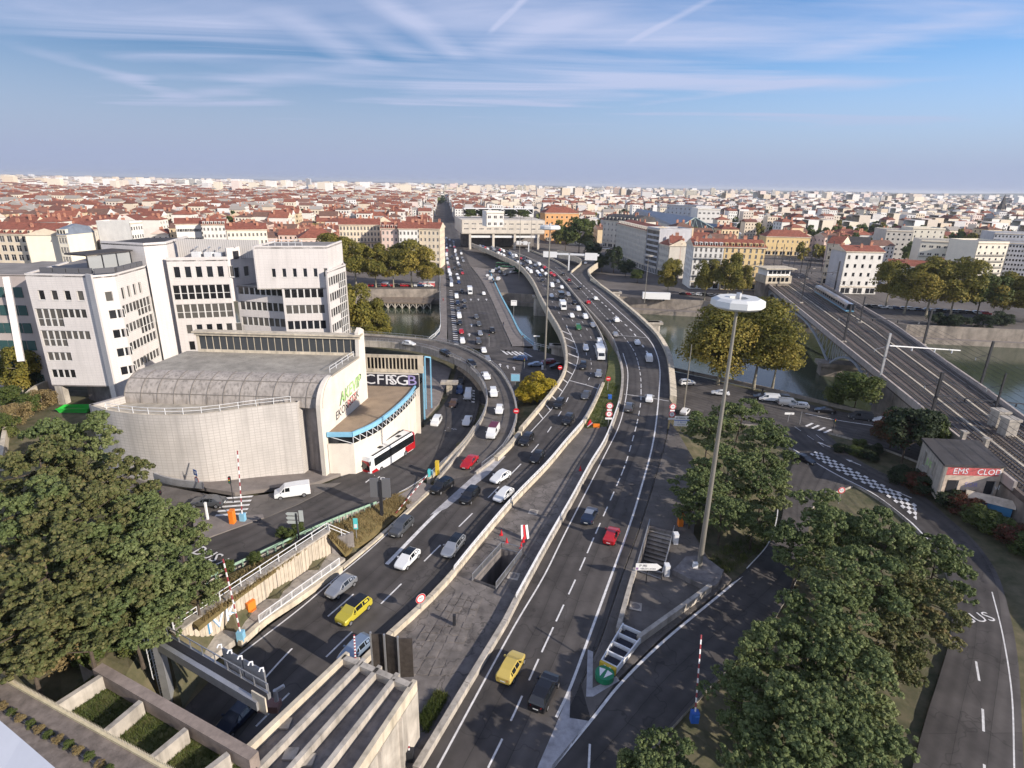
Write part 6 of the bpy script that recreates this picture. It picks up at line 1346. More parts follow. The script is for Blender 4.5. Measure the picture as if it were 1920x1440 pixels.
box_truck(1052,562,'dark covered lorry between white cars on the viaduct', LC, 'black', 'black', 7.5); box_truck(881,551,'white lorry beside the black suv on the bridge', None, 'white', 'white', 7.5, 3.5, z=-5, ang=math.radians(-82))
v = car(924,816,'van','white','white people carrier with a red roof stripe on the ramp', road_=RP_, sgn=1, far=False, cat='van'); o = MB().box(-2.3,-.8,1.955,.7,.8,1.99).build('roof_stripe', PAINTS['dark_red'], v)
def coach(px, py, z, ang, label, body='white', rear='red', L=12.6, far=False):
    p = G(px, py, z); r = thing('coach', label, 'bus', p+Vector((0,0,.06)), ang); hh = 3.65
    m = MB(); n = 8; xs = [(L/2,-.0),(L/2-.35,.0)]
    def sec(x, w, z0, z1, z2, wt): return [(x,-w,z0),(x,-w,z1),(x,-wt,z2),(x,wt,z2),(x,w,z1),(x,w,z0)]
    S_ = [sec(L/2,.98,.45,2.5,2.9,.75), sec(L/2-.25,1.24,.35,3.1,3.5,.95), sec(L/2-1.2,1.27,.32,3.3,hh,1.05), sec(-L/2+.6,1.27,.32,3.3,hh,1.05), sec(-L/2,1.2,.45,3.2,3.5,1.0)]
    for i in range(4):
        mi = 1 if i == 3 else 0
        for k in range(6): j = (k+1) % 6; m.add((S_[i][k], S_[i][j], S_[i+1][j], S_[i+1][k]), ((0,1,2,3),), mi)
    m.add(S_[0], ((5,4,3,2,1,0),), 1); m.add(S_[-1], ((0,1,2,3,4,5),), 1); m.build('body', [PAINTS[body], PAINTS[rear]], r)
    for sy in (-1, 1):
        y = sy*1.285; f = (lambda P: ((0,1,2,3),(3,2,1,0)))
        MB().add([(-L/2+.3,y,1.75),(L/2-1.0,y,1.75),(L/2-.85,sy*1.27,3.22),(-L/2+.3,y,3.22)], f(0)).build('side_window', CGL, r)
        MB().add([(-L/2+.02,y*.995,.4),(-L/2+3.2,y*1.002,.4),(-L/2+3.0,y*1.002,1.72),(-L/2+.02,y*.995,1.72)], f(0)).build('side_panel', PAINTS[rear], r)
        MB().add([(L/2-2.2,y*1.001,.36),(L/2-.25,y*.985,.36),(L/2-.22,y*.985,1.2),(L/2-1.3,y*1.001,1.3)], f(0)).build('front_panel', PAINTS[rear], r)
        MB().box(L/2-.05,sy*.75-.2,.75,L/2+.03,sy*.75+.2,1.0).build('headlight', LAMP, r); MB().bar((L/2-.1,sy*1.15,2.9),(L/2+.35,sy*1.35,2.5),.12,.3).build('mirror', TRIM, r)
        for x in (L/2-2.6, -L/2+3.0, ): w = obj('wheel', TYV, r, (x, sy*1.17, .5), scale=1.45); obj('rim', RM, w)
    m = MB(); m.add([(L/2+.015,-.96,1.25),(L/2+.015,.96,1.25),(L/2+.012,.93,2.5),(L/2-.02,.78,2.92),(L/2-.02,-.78,2.92),(L/2+.012,-.93,2.5)], ((0,1,2,3,4,5),(5,4,3,2,1,0))); m.build('windscreen', CGL, r)
    for x in (L/2-4.2, -L/2+3.2): MB().box(x-.45,-.35,hh,x+.45,.35,hh+.06).build('roof_hatch', TRIM, r)
    MB().box(-L/2+.4,-1.07,hh-.03,L/2-.9,-.78,hh+.05).build('roof_trim', TRIM, r); MB().box(-L/2+.4,.78,hh-.03,L/2-.9,1.07,hh+.05).build('roof_trim', TRIM, r)
    return r
tb = G(690,893,.7)-G(775,848,-.4); coach(729,866,.1, math.atan2(tb.y, tb.x), 'white and red long distance coach in the bus lane below the wedge building')
for k, (px, py) in enumerate(((948,503),(958,510))): coach(px, py, -5, math.radians(-15), ('green city bus, left of two on the square behind the bridge', 'green city bus, right of two on the square behind the bridge')[k], 'green', 'green')
MATS['car_paint_green'].node_tree.nodes['Principled BSDF'].inputs['Base Color'].default_value = (.03,.14,.05,1)
# ------------------------------------------------------------------ trees and plants
BARK = M('bark', (.085,.065,.05), .95, var=.3, vs=.6, bump=.5, bs=8); BARKP = M('plane_bark', (.26,.23,.17), .9, var=.4, vs=.7)
LEAFM = {'pine': Mobj('pine_needles', [(.040,.066,.022),(.095,.128,.042),(.17,.20,.075),(.25,.25,.11)], .7, island=True, trans=.22),
 'pine2': Mobj('brown_green_needles', [(.048,.062,.02),(.10,.115,.038),(.18,.16,.065),(.25,.17,.08)], .75, island=True, trans=.22),
 'plane': Mobj('plane_leaves', [(.07,.08,.016),(.14,.135,.025),(.25,.205,.04),(.36,.26,.055)], .7, island=True, trans=.28),
 'green': Mobj('green_leaves', [(.035,.055,.014),(.065,.092,.022),(.11,.13,.034),(.16,.155,.05)], .7, island=True, trans=.25),
 'dark': Mobj('dark_leaves', [(.012,.022,.010),(.022,.036,.014),(.035,.050,.020),(.05,.06,.025)], .75, island=True, trans=.2),
 'gold': Mobj('golden_leaves', [(.14,.13,.012),(.30,.24,.02),(.44,.32,.03),(.50,.36,.05)], .7, island=True, trans=.3),
 'red': Mobj('russet_leaves', [(.05,.03,.012),(.12,.03,.02),(.05,.05,.018),(.16,.05,.03)], .75, island=True, trans=.25),
 'dry': Mobj('dry_leaves', [(.12,.09,.04),(.22,.16,.07),(.30,.23,.11),(.12,.12,.04)], .8, island=True, trans=.25)}
def leafmesh(name, cen, nrm, size, rs, mat, kind='quad'):
    """many small leaf faces in one mesh"""
    n = len(cen); a = np.cross(nrm, rs.normal(size=(n, 3))); a /= np.linalg.norm(a, axis=1)[:, None]+1e-9; b = np.cross(nrm, a); s = size[:, None]
    if kind == 'quad':
        V_ = np.stack([cen-a*s*.5-b*s*.28, cen+a*s*.05-b*s*.5, cen+a*s*.55+b*s*.1, cen-a*s*.05+b*s*.5], 1).reshape(-1, 3); k = 4
    else:                                                     # needle blade along nrm
        V_ = np.stack([cen-a*s*.085, cen+a*s*.085, cen+nrm*s], 1).reshape(-1, 3); k = 3
    me = bpy.data.meshes.new(name); me.vertices.add(n*k); me.vertices.foreach_set('co', V_.ravel()); me.loops.add(n*k); me.loops.foreach_set('vertex_index', np.arange(n*k, dtype=np.int32))
    me.polygons.add(n); me.polygons.foreach_set('loop_start', np.arange(0, n*k, k, dtype=np.int32)); me.update(calc_edges=True); me.materials.append(mat); return me
def unit(v): return v/(np.linalg.norm(v, axis=1)[:, None]+1e-9)
def crown_broad(seed, n, mat, R=1., H=1., leaf=.09, blobs=26, gap=.15, flat=1.):
    """lumpy crown of leaf clusters filling the unit-sized volume (radius 1, height 2 x H, centre at the origin)"""
    rs = np.random.RandomState(seed); d = unit(rs.normal(size=(blobs, 3))); bc = d*(rs.uniform(.45, .82, blobs)[:, None])*np.array([R, R, H*flat]); br = rs.uniform(.22, .42, blobs)
    w = br**2; idx = rs.choice(blobs, n, p=w/w.sum()); u = unit(rs.normal(size=(n, 3))); u[:, 2] = np.where(u[:, 2] < -.5, -u[:, 2], u[:, 2]); rr = br[idx]*np.where(rs.rand(n) < .72, rs.uniform(.85, 1.12, n), rs.uniform(.3, .85, n))
    cen = bc[idx]+u*rr[:, None]; keep_ = np.sin(cen[:, 0]*9+seed)+np.sin(cen[:, 1]*8+2*seed)+np.sin(cen[:, 2]*9.5) > -1.9+gap*4
    cen, u = cen[keep_], u[keep_]; nr = unit(u+rs.normal(size=u.shape)*.55+np.array([0, 0, .25])); return leafmesh('crown', cen, nr, leaf*rs.uniform(.6, 1.35, len(cen)), rs, mat)
def crown_pine(seed, tufts, mat, blade=.13, per=24):
    """umbrella-like pine crown: needle tufts at the ends of layered boughs"""
    rs = np.random.RandomState(seed); nb_ = 52; a = rs.uniform(0, 2*np.pi, nb_); h = rs.uniform(-.75, .95, nb_); rad = np.sqrt(np.clip(1-np.abs(h-.05)**2.2, .05, 1))*rs.uniform(.4, 1.0, nb_)*.97
    bc = np.stack([np.cos(a)*rad, np.sin(a)*rad, h*.85], 1); bc[:6, :2] *= .25; br = rs.uniform(.13, .22, nb_)
    tufts = int(tufts*1.5); per = 20; idx = rs.randint(0, nb_, tufts); u = unit(rs.normal(size=(tufts, 3))); u[:, 2] = np.abs(u[:, 2])*.8-.15; tc = bc[idx]+u*br[idx][:, None]*np.array([1.15, 1.15, .62])*rs.uniform(.75, 1.1, tufts)[:, None]
    dirs = unit(rs.normal(size=(tufts*per, 3))+np.array([0, 0, .5])); cen = np.repeat(tc, per, 0)+dirs*np.repeat(rs.uniform(.035, .06, tufts), per)[:, None]
    return leafmesh('crown', cen, unit(dirs+rs.normal(size=dirs.shape)*.3), .052*rs.uniform(.7, 1.3, len(cen)), rs, mat)
CROWN = {}
for k in range(3):
    CROWN['pine', k] = crown_pine(20+k, 640, LEAFM['pine'], .115, 46); CROWN['pine2', k] = crown_pine(30+k, 600, LEAFM['pine2'], .115, 46)
    CROWN['plane', k] = crown_broad(40+k, 15000, LEAFM['plane'], leaf=.068, gap=.10); CROWN['green', k] = crown_broad(50+k, 9000, LEAFM['green'], leaf=.085); CROWN['dark', k] = crown_broad(60+k, 7000, LEAFM['dark'], leaf=.09, flat=1.1)
CROWN['gold', 0] = crown_broad(70, 9000, LEAFM['gold'], leaf=.085); CROWN['red', 0] = crown_broad(71, 9000, LEAFM['red'], leaf=.085); CROWN['dry', 0] = crown_broad(72, 7000, LEAFM['dry'], leaf=.085); CROWN['plane', 3] = crown_broad(77, 24000, LEAFM['plane'], leaf=.052, blobs=40, gap=.05); CROWN['plane', 4] = crown_broad(78, 24000, LEAFM['plane'], leaf=.052, blobs=38, gap=.05)
SMALL = {k: [crown_broad(80+i, 420, LEAFM[k], leaf=.30, blobs=9, gap=0) for i in range(3)] for k in ('green', 'plane', 'dark')}
def trunk_mesh(seed, H, hc, R, mat, r0, boughs=7, lean=.06):
    r = random.Random(seed); m = MB(); lx, ly = r.uniform(-lean, lean)*H, r.uniform(-lean, lean)*H; n = 6
    pts = [(lx*(i/n)**1.5, ly*(i/n)**1.5, H*i/n) for i in range(n+1)]; m.tube(pts, [r0*(1-.75*i/n)*(1.35 if i == 0 else 1) for i in range(n+1)], 8)
    for k in range(boughs):
        f = max(.08, r.uniform(hc/H*.7, .9)); a = 2*math.pi*k/boughs+r.uniform(-.5, .5); p = Vector((lx*f**1.5, ly*f**1.5, H*f)); q = p+Vector((math.cos(a), math.sin(a), r.uniform(.1, .5)))*R*r.uniform(.55, .85); mid = p.lerp(q, .5)+Vector((0, 0, -.05*R+r.uniform(0, .1*R)))
        m.tube((p, mid, q), [r0*.36, r0*.22, r0*.07], 5)
    return m.mesh('trunk', mat)
TRUNKS = {}
def tree(kind, k, p, H, R, label, hc=None, cat='tree', group=None, name=None, rc=None, rz=None):
    """p: ground point; H: height; R: crown radius; rc: half height of the crown"""
    name = name or {'pine': 'pine_tree', 'pine2': 'pine_tree', 'plane': 'plane_tree'}.get(kind, 'tree'); rc = rc or (H*.36 if 'pine' in kind else H*.40)
    t = thing(name, label, cat, p, group=group); key = (kind[:4], k, round(H), round(R))
    if key not in TRUNKS: TRUNKS[key] = trunk_mesh(hash(key[0]) % 7+k, H*.82, H-2*rc, R, BARKP if kind == 'plane' else BARK, max(.16, H*.017), boughs=9 if 'pine' in kind else 7)
    rz = rng.uniform(0, 6.28) if rz is None else rz
    obj('trunk', TRUNKS[key], t, rz=rz); obj('crown', CROWN[kind, k], t, (0, 0, H-rc), rz, scale=(R, R, rc)); return t
def topped(kind, k, px, py, H, R, label, zg=None, **kw):
    """a tree whose top shows at (px, py)"""
    z = -2. if zg is None else zg
    for _ in range(6):
        p = G(px, py, z+H)
        if zg is None: z = .5*z+.5*gz(p.x, p.y)
    p = G(px, py, z+H); p.z = z-.1; return tree(kind, k, p, H, R, label, **kw)
for i, a in enumerate((
 (120,772,15,5.6,'tallest pine of the left grove, nearest the green skip'), (55,815,14,5.2,'pine at the upper left edge of the left grove'), (205,845,13,5.0,'pine with brown tips leaning to the grey curved wall'), (20,905,14,5.4,'pine at the picture\'s left edge above the brown one'),
 (110,905,14,5.6,'broad pine in the heart of the left grove'), (255,925,11.5,4.6,'pine beside the black hatchback on the side road'), (185,985,12,5.2,'pine behind the small pine of the road island'), (60,1000,13,5.6,'broad brownish pine low in the left grove'),
 (325,955,8.5,3.4,'small pine on the road island by the zebra crossing'), (300,1030,9.5,4.0,'pine overhanging the painted bus letters'), (130,1075,11,5.2,'low pine over the dark hollow of the left grove'), (355,1055,7.5,2.9,'small pine beside the green guard rail'), (230,1085,10,4.6,'pine above the end of the retaining wall'), (15,1110,11,5.0,'pine by the roof edge at far left'))):
    topped(('pine', 'pine2', 'pine')[i % 3] if i not in (2, 7) else 'pine2', i % 3, a[0], a[1], a[2], a[3], a[4], group='pines of the left grove')
for i, (x, y, r_, kd) in enumerate(((60,1190,3.4,'green'), (140,1175,3.2,'green'), (215,1160,3.0,'dry'), (270,1150,2.8,'green'), (20,1235,3.0,'green'), (110,1235,3.0,'dry'), (180,1225,2.4,'green'), (330,1120,2.4,'dry'), (255,1205,2.4,'green'), (90,1130,3.2,'green'), (20,1170,3.0,'dry'))):
    p = onbank(x, y); tree(kd, 0, (p.x, p.y, p.z-.3), r_*1.5, r_, '%s thicket between roof parapet and left grove' % ('dry brownish' if kd == 'dry' else 'dense green'), cat='bush', name='bush', rc=r_*.75, group='%s thickets beside the roof parapet' % ('dry brownish' if kd == 'dry' else 'dense green'))
topped('plane', 0, 22, 655, 11, 4.6, 'yellowing tree at the left edge before the glass office', zg=3, name='tree'); topped('dark', 0, 52, 668, 10, 3.6, 'dark shaded tree under the left wing of the white office', zg=2)
for i, (x, y) in enumerate(((12,800),(35,775),(60,755),(82,748),(25,740))): p = onbank(x, y+20); tree('dry' if i % 2 else 'green', 0, (p.x, p.y, p.z-.2), 4.2, 2.6, '%s hedge plant along the curved ramp wall left' % ('pale dry' if i % 2 else 'green'), cat='bush', name='bush', rc=2, group='%s hedge plants along the left ramp wall' % ('pale dry' if i % 2 else 'green'))
for i, a in enumerate((
 (1392,742,13,5.4,'tall pine in the right grove with its top before the quay cars'), (1335,772,10.5,4.8,'pine leaning to the direction sign'), (1447,792,12.5,5.0,'broad pine above the lone black sedan'), (1372,835,11.5,5.0,'pine right of the tall mast, mid height'), (1440,868,11,4.6,'pine over the fenced footway tip'),
 (1318,880,9,4.2,'small pine left of the tall mast'), (1362,918,9,4.0,'low pine whose boughs cross the tall mast'), (1420,945,7.5,3.2,'lowest pine of the right grove above the grass slope'), (1300,925,7,2.6,'scrubby pine at the stairwell rail'))):
    topped('pine', i % 3, a[0], a[1], a[2], a[3], a[4], group='pines of the right grove')
for i, a in enumerate((
 (1560,928,13,5.2,'pine under the round red rimmed sign of the traffic island'), (1682,962,13.5,5.2,'pine in front of the checkered road marking'), (1775,1010,12.5,4.6,'pine nearest the white bus letters'), (1510,985,10,4.0,'pine at the left rim of the island by the exit road'), (1625,1035,13,5.4,'big pine in the middle of the island'),
 (1735,1075,12,4.8,'pine with a bare leaning trunk on the island'), (1560,1105,12,4.8,'round topped pine in the island centre'), (1475,1175,11,4.4,'pine whose bristly top rises over the exit road'), (1600,1195,11.5,5.0,'broad low pine in the lower island'), (1680,1160,10.5,4.2,'thin pine by the pale bent trunk'),
 (1410,1265,9,3.7,'pine beside the striped barrier arm'), (1520,1295,10.5,4.6,'dark pine in the lower right mass'), (1620,1320,10,4.4,'pine at the pavement by the right road'), (1245,1392,8,3.1,'pine tip at the bottom edge under the barrier post'), (1200,1425,7,2.4,'small pine tip at the bottom edge, left one'), (1480,1390,10,4.2,'pine cut by the bottom edge right of the kerb'))):
    topped('pine2' if i in (5, 9) else 'pine', i % 3, a[0], a[1], a[2], a[3], a[4], group='pines of the traffic island')
def rooted(kind, k, px, py, ytop, R, label, z=-5., **kw):
    """a tree standing at (px, py) on level z, whose top shows at row ytop"""
    p = G(px, py, z); return tree(kind, k, p, ztop(p, ytop)-z, R, label, **kw)
rooted('plane', 3, 1346, 722, 574, 11.5, 'big golden plane tree on the near quay, left of the pair', rc=9.5); rooted('plane', 4, 1412, 730, 570, 10.5, 'big golden plane tree on the near quay, right of the pair', rc=9.2); rooted('plane', 0, 1448, 728, 610, 7.5, 'golden plane bough mass nearest the railway bridge', rc=7)
for i, (x, y, yt, r_) in enumerate(((628,537,442,11), (668,538,446,11.5), (705,539,458,9.5), (738,539,466,10), (772,538,444,12.5), (803,537,484,8))):
    rooted('plane', i % 3, x, y, yt, r_, ['plane tree behind the top of the white office', 'tall plane tree above the parked cars, second from the office', 'plane tree before the cream quay house', 'thin plane tree in the middle of the quay row', 'tallest golden plane before the balcony house', 'low brownish plane tree at the street mouth'][i], group='plane trees of the far left quay')
rooted('plane', 1, 662, 652, 520, 8.5, 'golden plane tree on the near bank against the white office', rc=9); rooted('plane', 2, 700, 640, 560, 6.5, 'golden tree hanging over the water right of the office', rc=7)
for i, (x, y, yt, r_, kd) in enumerate(((1085,478,408,13,'green'), (1060,470,425,9,'green'), (1112,492,452,7,'dark'), (1150,512,462,6,'dark'), (1172,520,485,6,'dark'), (1128,510,475,6,'dark'), (1195,530,505,5,'green'), (1045,455,432,7,'green'))):
    rooted(kd, i % 3, x, y, yt, r_, ['huge round plane tree right of the transport centre', 'green tree tucked behind the tall lamp mast', 'dark tree behind the loop ramp', 'tall dark conifer like tree by the shaded apartment block', 'dark bush like tree below the shaded apartment block', 'dark tree behind the white cross shaped mast', 'small green tree by the columned block', 'green tree at the transport centre corner'][i], group='trees by the loop ramp')
for i, (x, y, yt, r_) in enumerate(((1251,556,488,6.5), (1320,563,482,7), (1362,566,474,8.5), (1390,560,500,5))):
    rooted('plane', i % 3, x, y, yt, r_, ['yellowing plane tree before the shaded corner house', 'thin crowned plane before the white apartment house', 'wide plane tree before the ochre apartment house', 'small plane tree by the ochre shop fronts'][i], group='plane trees of the far right quay')
for i, (x, y, yt, r_) in enumerate(((1660,574,492,9), (1695,588,488,10), (1735,594,484,12), (1780,596,488,12), (1830,596,510,10), (1875,600,512,10), (1920,604,520,10), (1965,604,515,10))):
    rooted('plane' if i != 4 else 'green', i % 3, x, y, yt, r_, ['plane tree nearest the white railway house', 'plane tree second from the railway house', 'tallest plane tree above the barge bow', 'wide golden plane tree over the long barge', 'greener plane tree right of the golden one', 'plane tree before the grey office block', 'plane tree at the right edge of the far quay', 'plane tree past the right edge of the far quay'][i], group='plane trees behind the barge')
for i, (x, y) in enumerate(((1790,622),(1760,618),(1880,618),(1840,622))): rooted('dark', i % 3, x, y, y-32, 5, 'dark bush on the lower quay slope behind the barge', z=-7, cat='bush', name='bush', group='dark bushes on the barge quay')
rooted('green', 1, 1600, 775, 694, 6.2, 'round green bush on the bank under the railway bridge', z=-6, rc=4.6, cat='bush', name='bush'); rooted('green', 2, 1565, 768, 722, 3.4, 'smaller green bush left of the round one by the river', z=-6, cat='bush', name='bush', rc=2.6)
rooted('gold', 0, 1004, 752, 702, 4.6, 'bright yellow bush beside the viaduct parapet', z=-3, rc=3.4, cat='bush', name='bush'); rooted('gold', 0, 985, 757, 722, 2.8, 'lower yellow green lobe of the bush by the ramp', z=-3, rc=2.2, cat='bush', name='bush')
for i, (x, y, yt, r_, kd) in enumerate(((1690,868,765,5.2,'dark'), (1668,840,775,4,'red'), (1725,850,770,4.6,'green'), (1655,815,790,2.6,'red'))):
    rooted(kd, 0, x, y, yt, r_, ['dark ivy mass over the old wall by the railway', 'dark red creeper at the left of the ivy mass', 'green ivy crown leaning on the railway wall', 'low red creeper by the quay road'][i], z=-4, cat='bush', name='ivy_bush', rc=4 if i < 3 else 2)
for i in range(9):
    x = 1690+i*30; y = 900+i*15+(i*2 if i > 4 else 0); rooted('red' if i % 3 == 1 else ('dark' if i < 5 else 'green'), 0, x, y, y-26-i, 3.2, 'dark hedge bush between right road and graffiti hut' if i < 5 else 'green and russet hedge bush at the right edge', z=-4, cat='bush', name='hedge_bush', rc=1.9, group='hedge bushes below the hut' if i < 5 else 'hedge bushes at the right edge')
for i, (x, y) in enumerate(((1580,845),(1605,850),(1630,858),(1610,836),(1640,846))): rooted('green' if i % 2 else 'dark', 0, x, y, y-12, 2.0, 'low green shrub in the planted tip beside the traffic light', z=-4.5, cat='bush', name='shrub', rc=1.2, group='low shrubs in the planted tip')
for i, (x, y) in enumerate(((430,1078),(480,1062),(545,1020),(558,1005),(350,905),(372,898),(532,1015))): p = onbank(x, y); tree('green', 0, (p.x, p.y, p.z), 2.0, 1.0, 'small sapling growing along the verge of the bus road', cat='plant', name='sapling', rc=.8, group='saplings along the bus road')
for i, (x, y) in enumerate(((1285,1080),(1270,1045))): p = onbank(x, y); tree('green', i, (p.x, p.y, p.z), 2.2, 1.8, ['green shrub between the stairwell and the mast base', 'green shrub behind the stairwell wall'][i], cat='bush', name='shrub', rc=1.2)
for i, (x, y) in enumerate(((925,447),(950,452),(905,440),(975,447),(990,452))): 
    p = G(885+i*28, 409, z2-5); tree(('green','dark')[i % 2], i % 3, (A.x+tdir.x*LP*(.15+.17*i)+tn.x*30, A.y+tdir.y*LP*(.15+.17*i)+tn.y*30, z2), 7, 6, 'green tree on the roof garden of the transport centre', rc=3.4, group='roof garden trees of the transport centre')
# city trees: the nearest as trees, the rest as one mass
TREE_SPOTS += [(G(x, y, -5), G(x, y, -5).length) for x, y in [(rng.uniform(525, 700), rng.uniform(399, 416)) for _ in range(34)]+[(rng.uniform(0, 95), rng.uniform(378, 392)) for _ in range(10)]+[(rng.uniform(985, 1200), rng.uniform(398, 412)) for _ in range(26)]+[(rng.uniform(1440, 1560), rng.uniform(404, 418)) for _ in range(14)]]
TREE_SPOTS.sort(key=lambda t: t[1]); wv = []; wi = []
for i, (p, d) in enumerate(TREE_SPOTS):
    kd = rng.choice(('green', 'green', 'plane', 'dark')); H = rng.uniform(11, 19); R = rng.uniform(5, 8.5); me = SMALL[kd][i % 3]
    if i < 160: obj('tree', me, None, (p.x, p.y, -5+H*.5), rng.uniform(0, 6), scale=(R, R, H*.55), label='%s city tree among the roofs beyond the river' % {'green': 'green', 'plane': 'yellowing', 'dark': 'dark green'}[kd], cat='tree', group='%s trees among the far roofs' % {'green': 'green', 'plane': 'yellowing', 'dark': 'dark green'}[kd])
    else: wv.append((p.x, p.y, R, H))
for k in range(2600):
    y = 1500*math.exp(rng.random()*1.9); x = rng.uniform(-.84, .84)*y; xi = pj((x, y, 0))[0]
    if xi < 1000 and rng.random() < .72: continue
    wv.append((x, y, rng.uniform(8, 20)*(1+y/6000), rng.uniform(9, 15)))
rs = np.random.RandomState(5); wv = np.array(wv); k = 26; n = len(wv); u = unit(rs.normal(size=(n*k, 3))); u[:, 2] = np.abs(u[:, 2]); W4 = np.repeat(wv, k, 0)
cen = np.stack([W4[:, 0]+u[:, 0]*W4[:, 2]*.8, W4[:, 1]+u[:, 1]*W4[:, 2]*.8, -5+W4[:, 3]*(.25+.7*u[:, 2])], 1)
me = leafmesh('distant_woods', cen, unit(u+rs.normal(size=u.shape)*.4), W4[:, 2]*.62*rs.uniform(.6, 1.3, n*k), rs, LEAFM['green']); obj('distant_woods', me, label='dark green tree masses scattered between the far houses', cat='woods', kind='stuff')
# grass tufts on the verges and the sunny slope
def tufts(name, areas, count, size, mat, label):
    P_ = []
    for poly in areas:
        for _ in range(count):
            a, b, c, d = poly; s, t = rng.random(), rng.random(); p = G(*a).lerp(G(*b), s).lerp(G(*d).lerp(G(*c), s), t); p = Vector((p.x, p.y, gz(p.x, p.y)+.1)) if len(a) < 3 else p; P_.append((p.x, p.y, p.z))
    P_ = np.array(P_); r_ = np.random.RandomState(3); P_ = np.repeat(P_, 4, 0)+r_.normal(size=(len(P_)*4, 3))*np.array([.12,.12,0]); nn = unit(r_.normal(size=P_.shape)*.5+np.array([0,0,1.1]))
    me = leafmesh(name, P_, nn, 1.3*size*r_.uniform(.5, 1.3, len(P_)), r_, mat, 'blade'); obj(name, me, label=label, cat='grass', kind='stuff')
tufts('dry_grass_tufts', [((395,1103,3.5),(612,996,2.45),(612,1002,3.5),(380,1168,3.75)), ((616,994,2.3),(745,928,.9),(770,945,.2),(650,1036,.25)), ((614,996,2.4),(640,982,2.1),(650,1036,.3),(622,1010,3.3))], 1500, .45, LEAFM['dry'], 'dry straw coloured grass on the verge by the motorway')
tufts('grass_tufts', [((1092,805,.05),(1137,715,.05),(1160,722,.05),(1136,800,.05)), ((785,1350,.05),(820,1298,.05),(840,1305,.05),(800,1375,.05)), ((1330,1040),(1462,930),(1455,990),(1350,1080))], 900, .35, LEAFM['green'], 'green grass on the median tip and the sunny slope')
# ------------------------------------------------------------------ parapets, rails and walls
HAZE = 6e-5
def wall(name, label, path, prof, mat, cat='barrier', group=None):
    o = MB().sweep(path, prof).build(name, mat, label=label, cat=cat, group=group); path = [Vector(p) for p in path]; d = 0.; m = MB()
    if plen(path) > 25 and cat == 'barrier':                  # open joints between the cast lengths
        for i in range(1, len(path)-1):
            d += (path[i]-path[i-1]).length
            if d > 5.5:
                d = 0.; t = path[i+1]-path[i-1]; l = Vector((-t.y, t.x, 0)).normalized()
                for (a, b), (c, e) in zip(prof[:-1], prof[1:]): m.bar(path[i]+l*a+Vector((0,0,b)), path[i]+l*c+Vector((0,0,e)), .07, .03, up=t)
        m.build('joint', CONCD, o, kind='stuff')
    return o
def cutp(P, y0, y1): return [p for p in P if y0 <= p.y <= y1]
yv = G(972,818).y
wall('parapet', 'sunlit beige parapet along the left side of the inbound viaduct', [p for p in LA if p.y >= yv-1], [(-.05,0),(-.05,1.05),(.55,1.05),(.8,.7),(.8,-1.9)], CONCW)
ym = G(1140,664).y
wall('parapet', 'dark median parapet of the inbound viaduct', [p for p in LB if p.y >= ym], [(.05,0),(.05,.95),(-.3,.95),(-.3,-1.9)][::-1], CONC)
wall('parapet', 'median parapet of the outbound viaduct', [p for p in RA if p.y >= ym], [(-.05,0),(-.05,.95),(.3,.95),(.3,-1.9)], CONC)
yo = G(1256,760).y; lp = [i for i, p in enumerate(RB) if p.y > yo]; ig = min(range(len(RB)), key=lambda i: (RB[i]-G(1108,527)).length); ih = min(range(len(RB)), key=lambda i: (RB[i]-G(1064,505)).length)
wall('parapet', 'wide topped beige parapet on the outer side of the outbound viaduct', RB[lp[0]:ig+1], [(.05,0),(.05,1.1),(-1.5,.75),(-1.6,-2.2)][::-1], CONCW)
wall('parapet', 'beige parapet beyond the ramp gore of the outbound viaduct', RB[ih:], [(.05,0),(.05,1.1),(-.7,.95),(-.8,-2.2)][::-1], CONCW)
wall('parapet', 'outer parapet swinging round the tight loop ramp', loopB, [(.05,0),(.05,1.3),(-.6,1.3),(-.7,-2.2)][::-1], CONCW); wall('parapet', 'inner parapet of the tight loop ramp ending at the gore', loopA, [(-.05,0),(-.05,1.2),(.5,1.2),(.6,-2.2)], CONCW)
wall('ramp_parapet', 'inner concrete edge of the curved ramp above the coach', PA, [(-.05,0),(-.05,.5),(.35,.5),(.35,-1.6)], CONC); wall('ramp_parapet', 'outer concrete edge of the curved ramp beside the yellow bush', [p for p in PB], [(.05,0),(.05,.5),(-.35,.5),(-.35,-1.6)][::-1], CONC)
for P, lb in ((PA[::2], 'grey ribbed railing along the inner edge of the curved ramp'), (PB[::2], 'grey ribbed railing along the outer edge of the curved ramp')):
    s = 1 if P[0] == PA[0] else -1; Q_ = []
    for i, p in enumerate(P): t = P[min(i+1, len(P)-1)]-P[max(i-1, 0)]; l = Vector((-t.y, t.x, 0)).normalized(); Q_.append(p+l*.2*s+Vector((0,0,.5)))
    railing('railing', Q_, .85, 3, (1.,), STEEL, .05, .45, label=lb, cat='railing', n=len(Q_))
def wallpx(name, label, pl, prof, mat, cat='barrier', z=0., n=30, dz=0.): return wall(name, label, [p+Vector((0,0,dz)) for p in smooth(W3(pl, z), n)], prof, mat, cat)
NJ = [(.32,0),(.22,.25),(.12,.85),(-.12,.85),(-.22,.25),(-.32,0)]
NJ2 = [(.3,0),(.3,.75),(-.3,.75),(-.3,0)]
def railtop(label, pl, z, h0=.8, mat=WSTEEL):
    P = smooth(W3(pl, z), 46); P = [p+Vector((0,0,h0)) for p in P]; railing('guard_rail', P, .55, 3, (.35, 1.), mat, .07, label=label, cat='guard rail', n=46)
pl = [(650,1278),(722,1206),(757,1173),(797,1137),(852,1078),(894,1025),(962,944),(1025,878),(1060,836),(1092,799),(1116,756),(1131,722)]
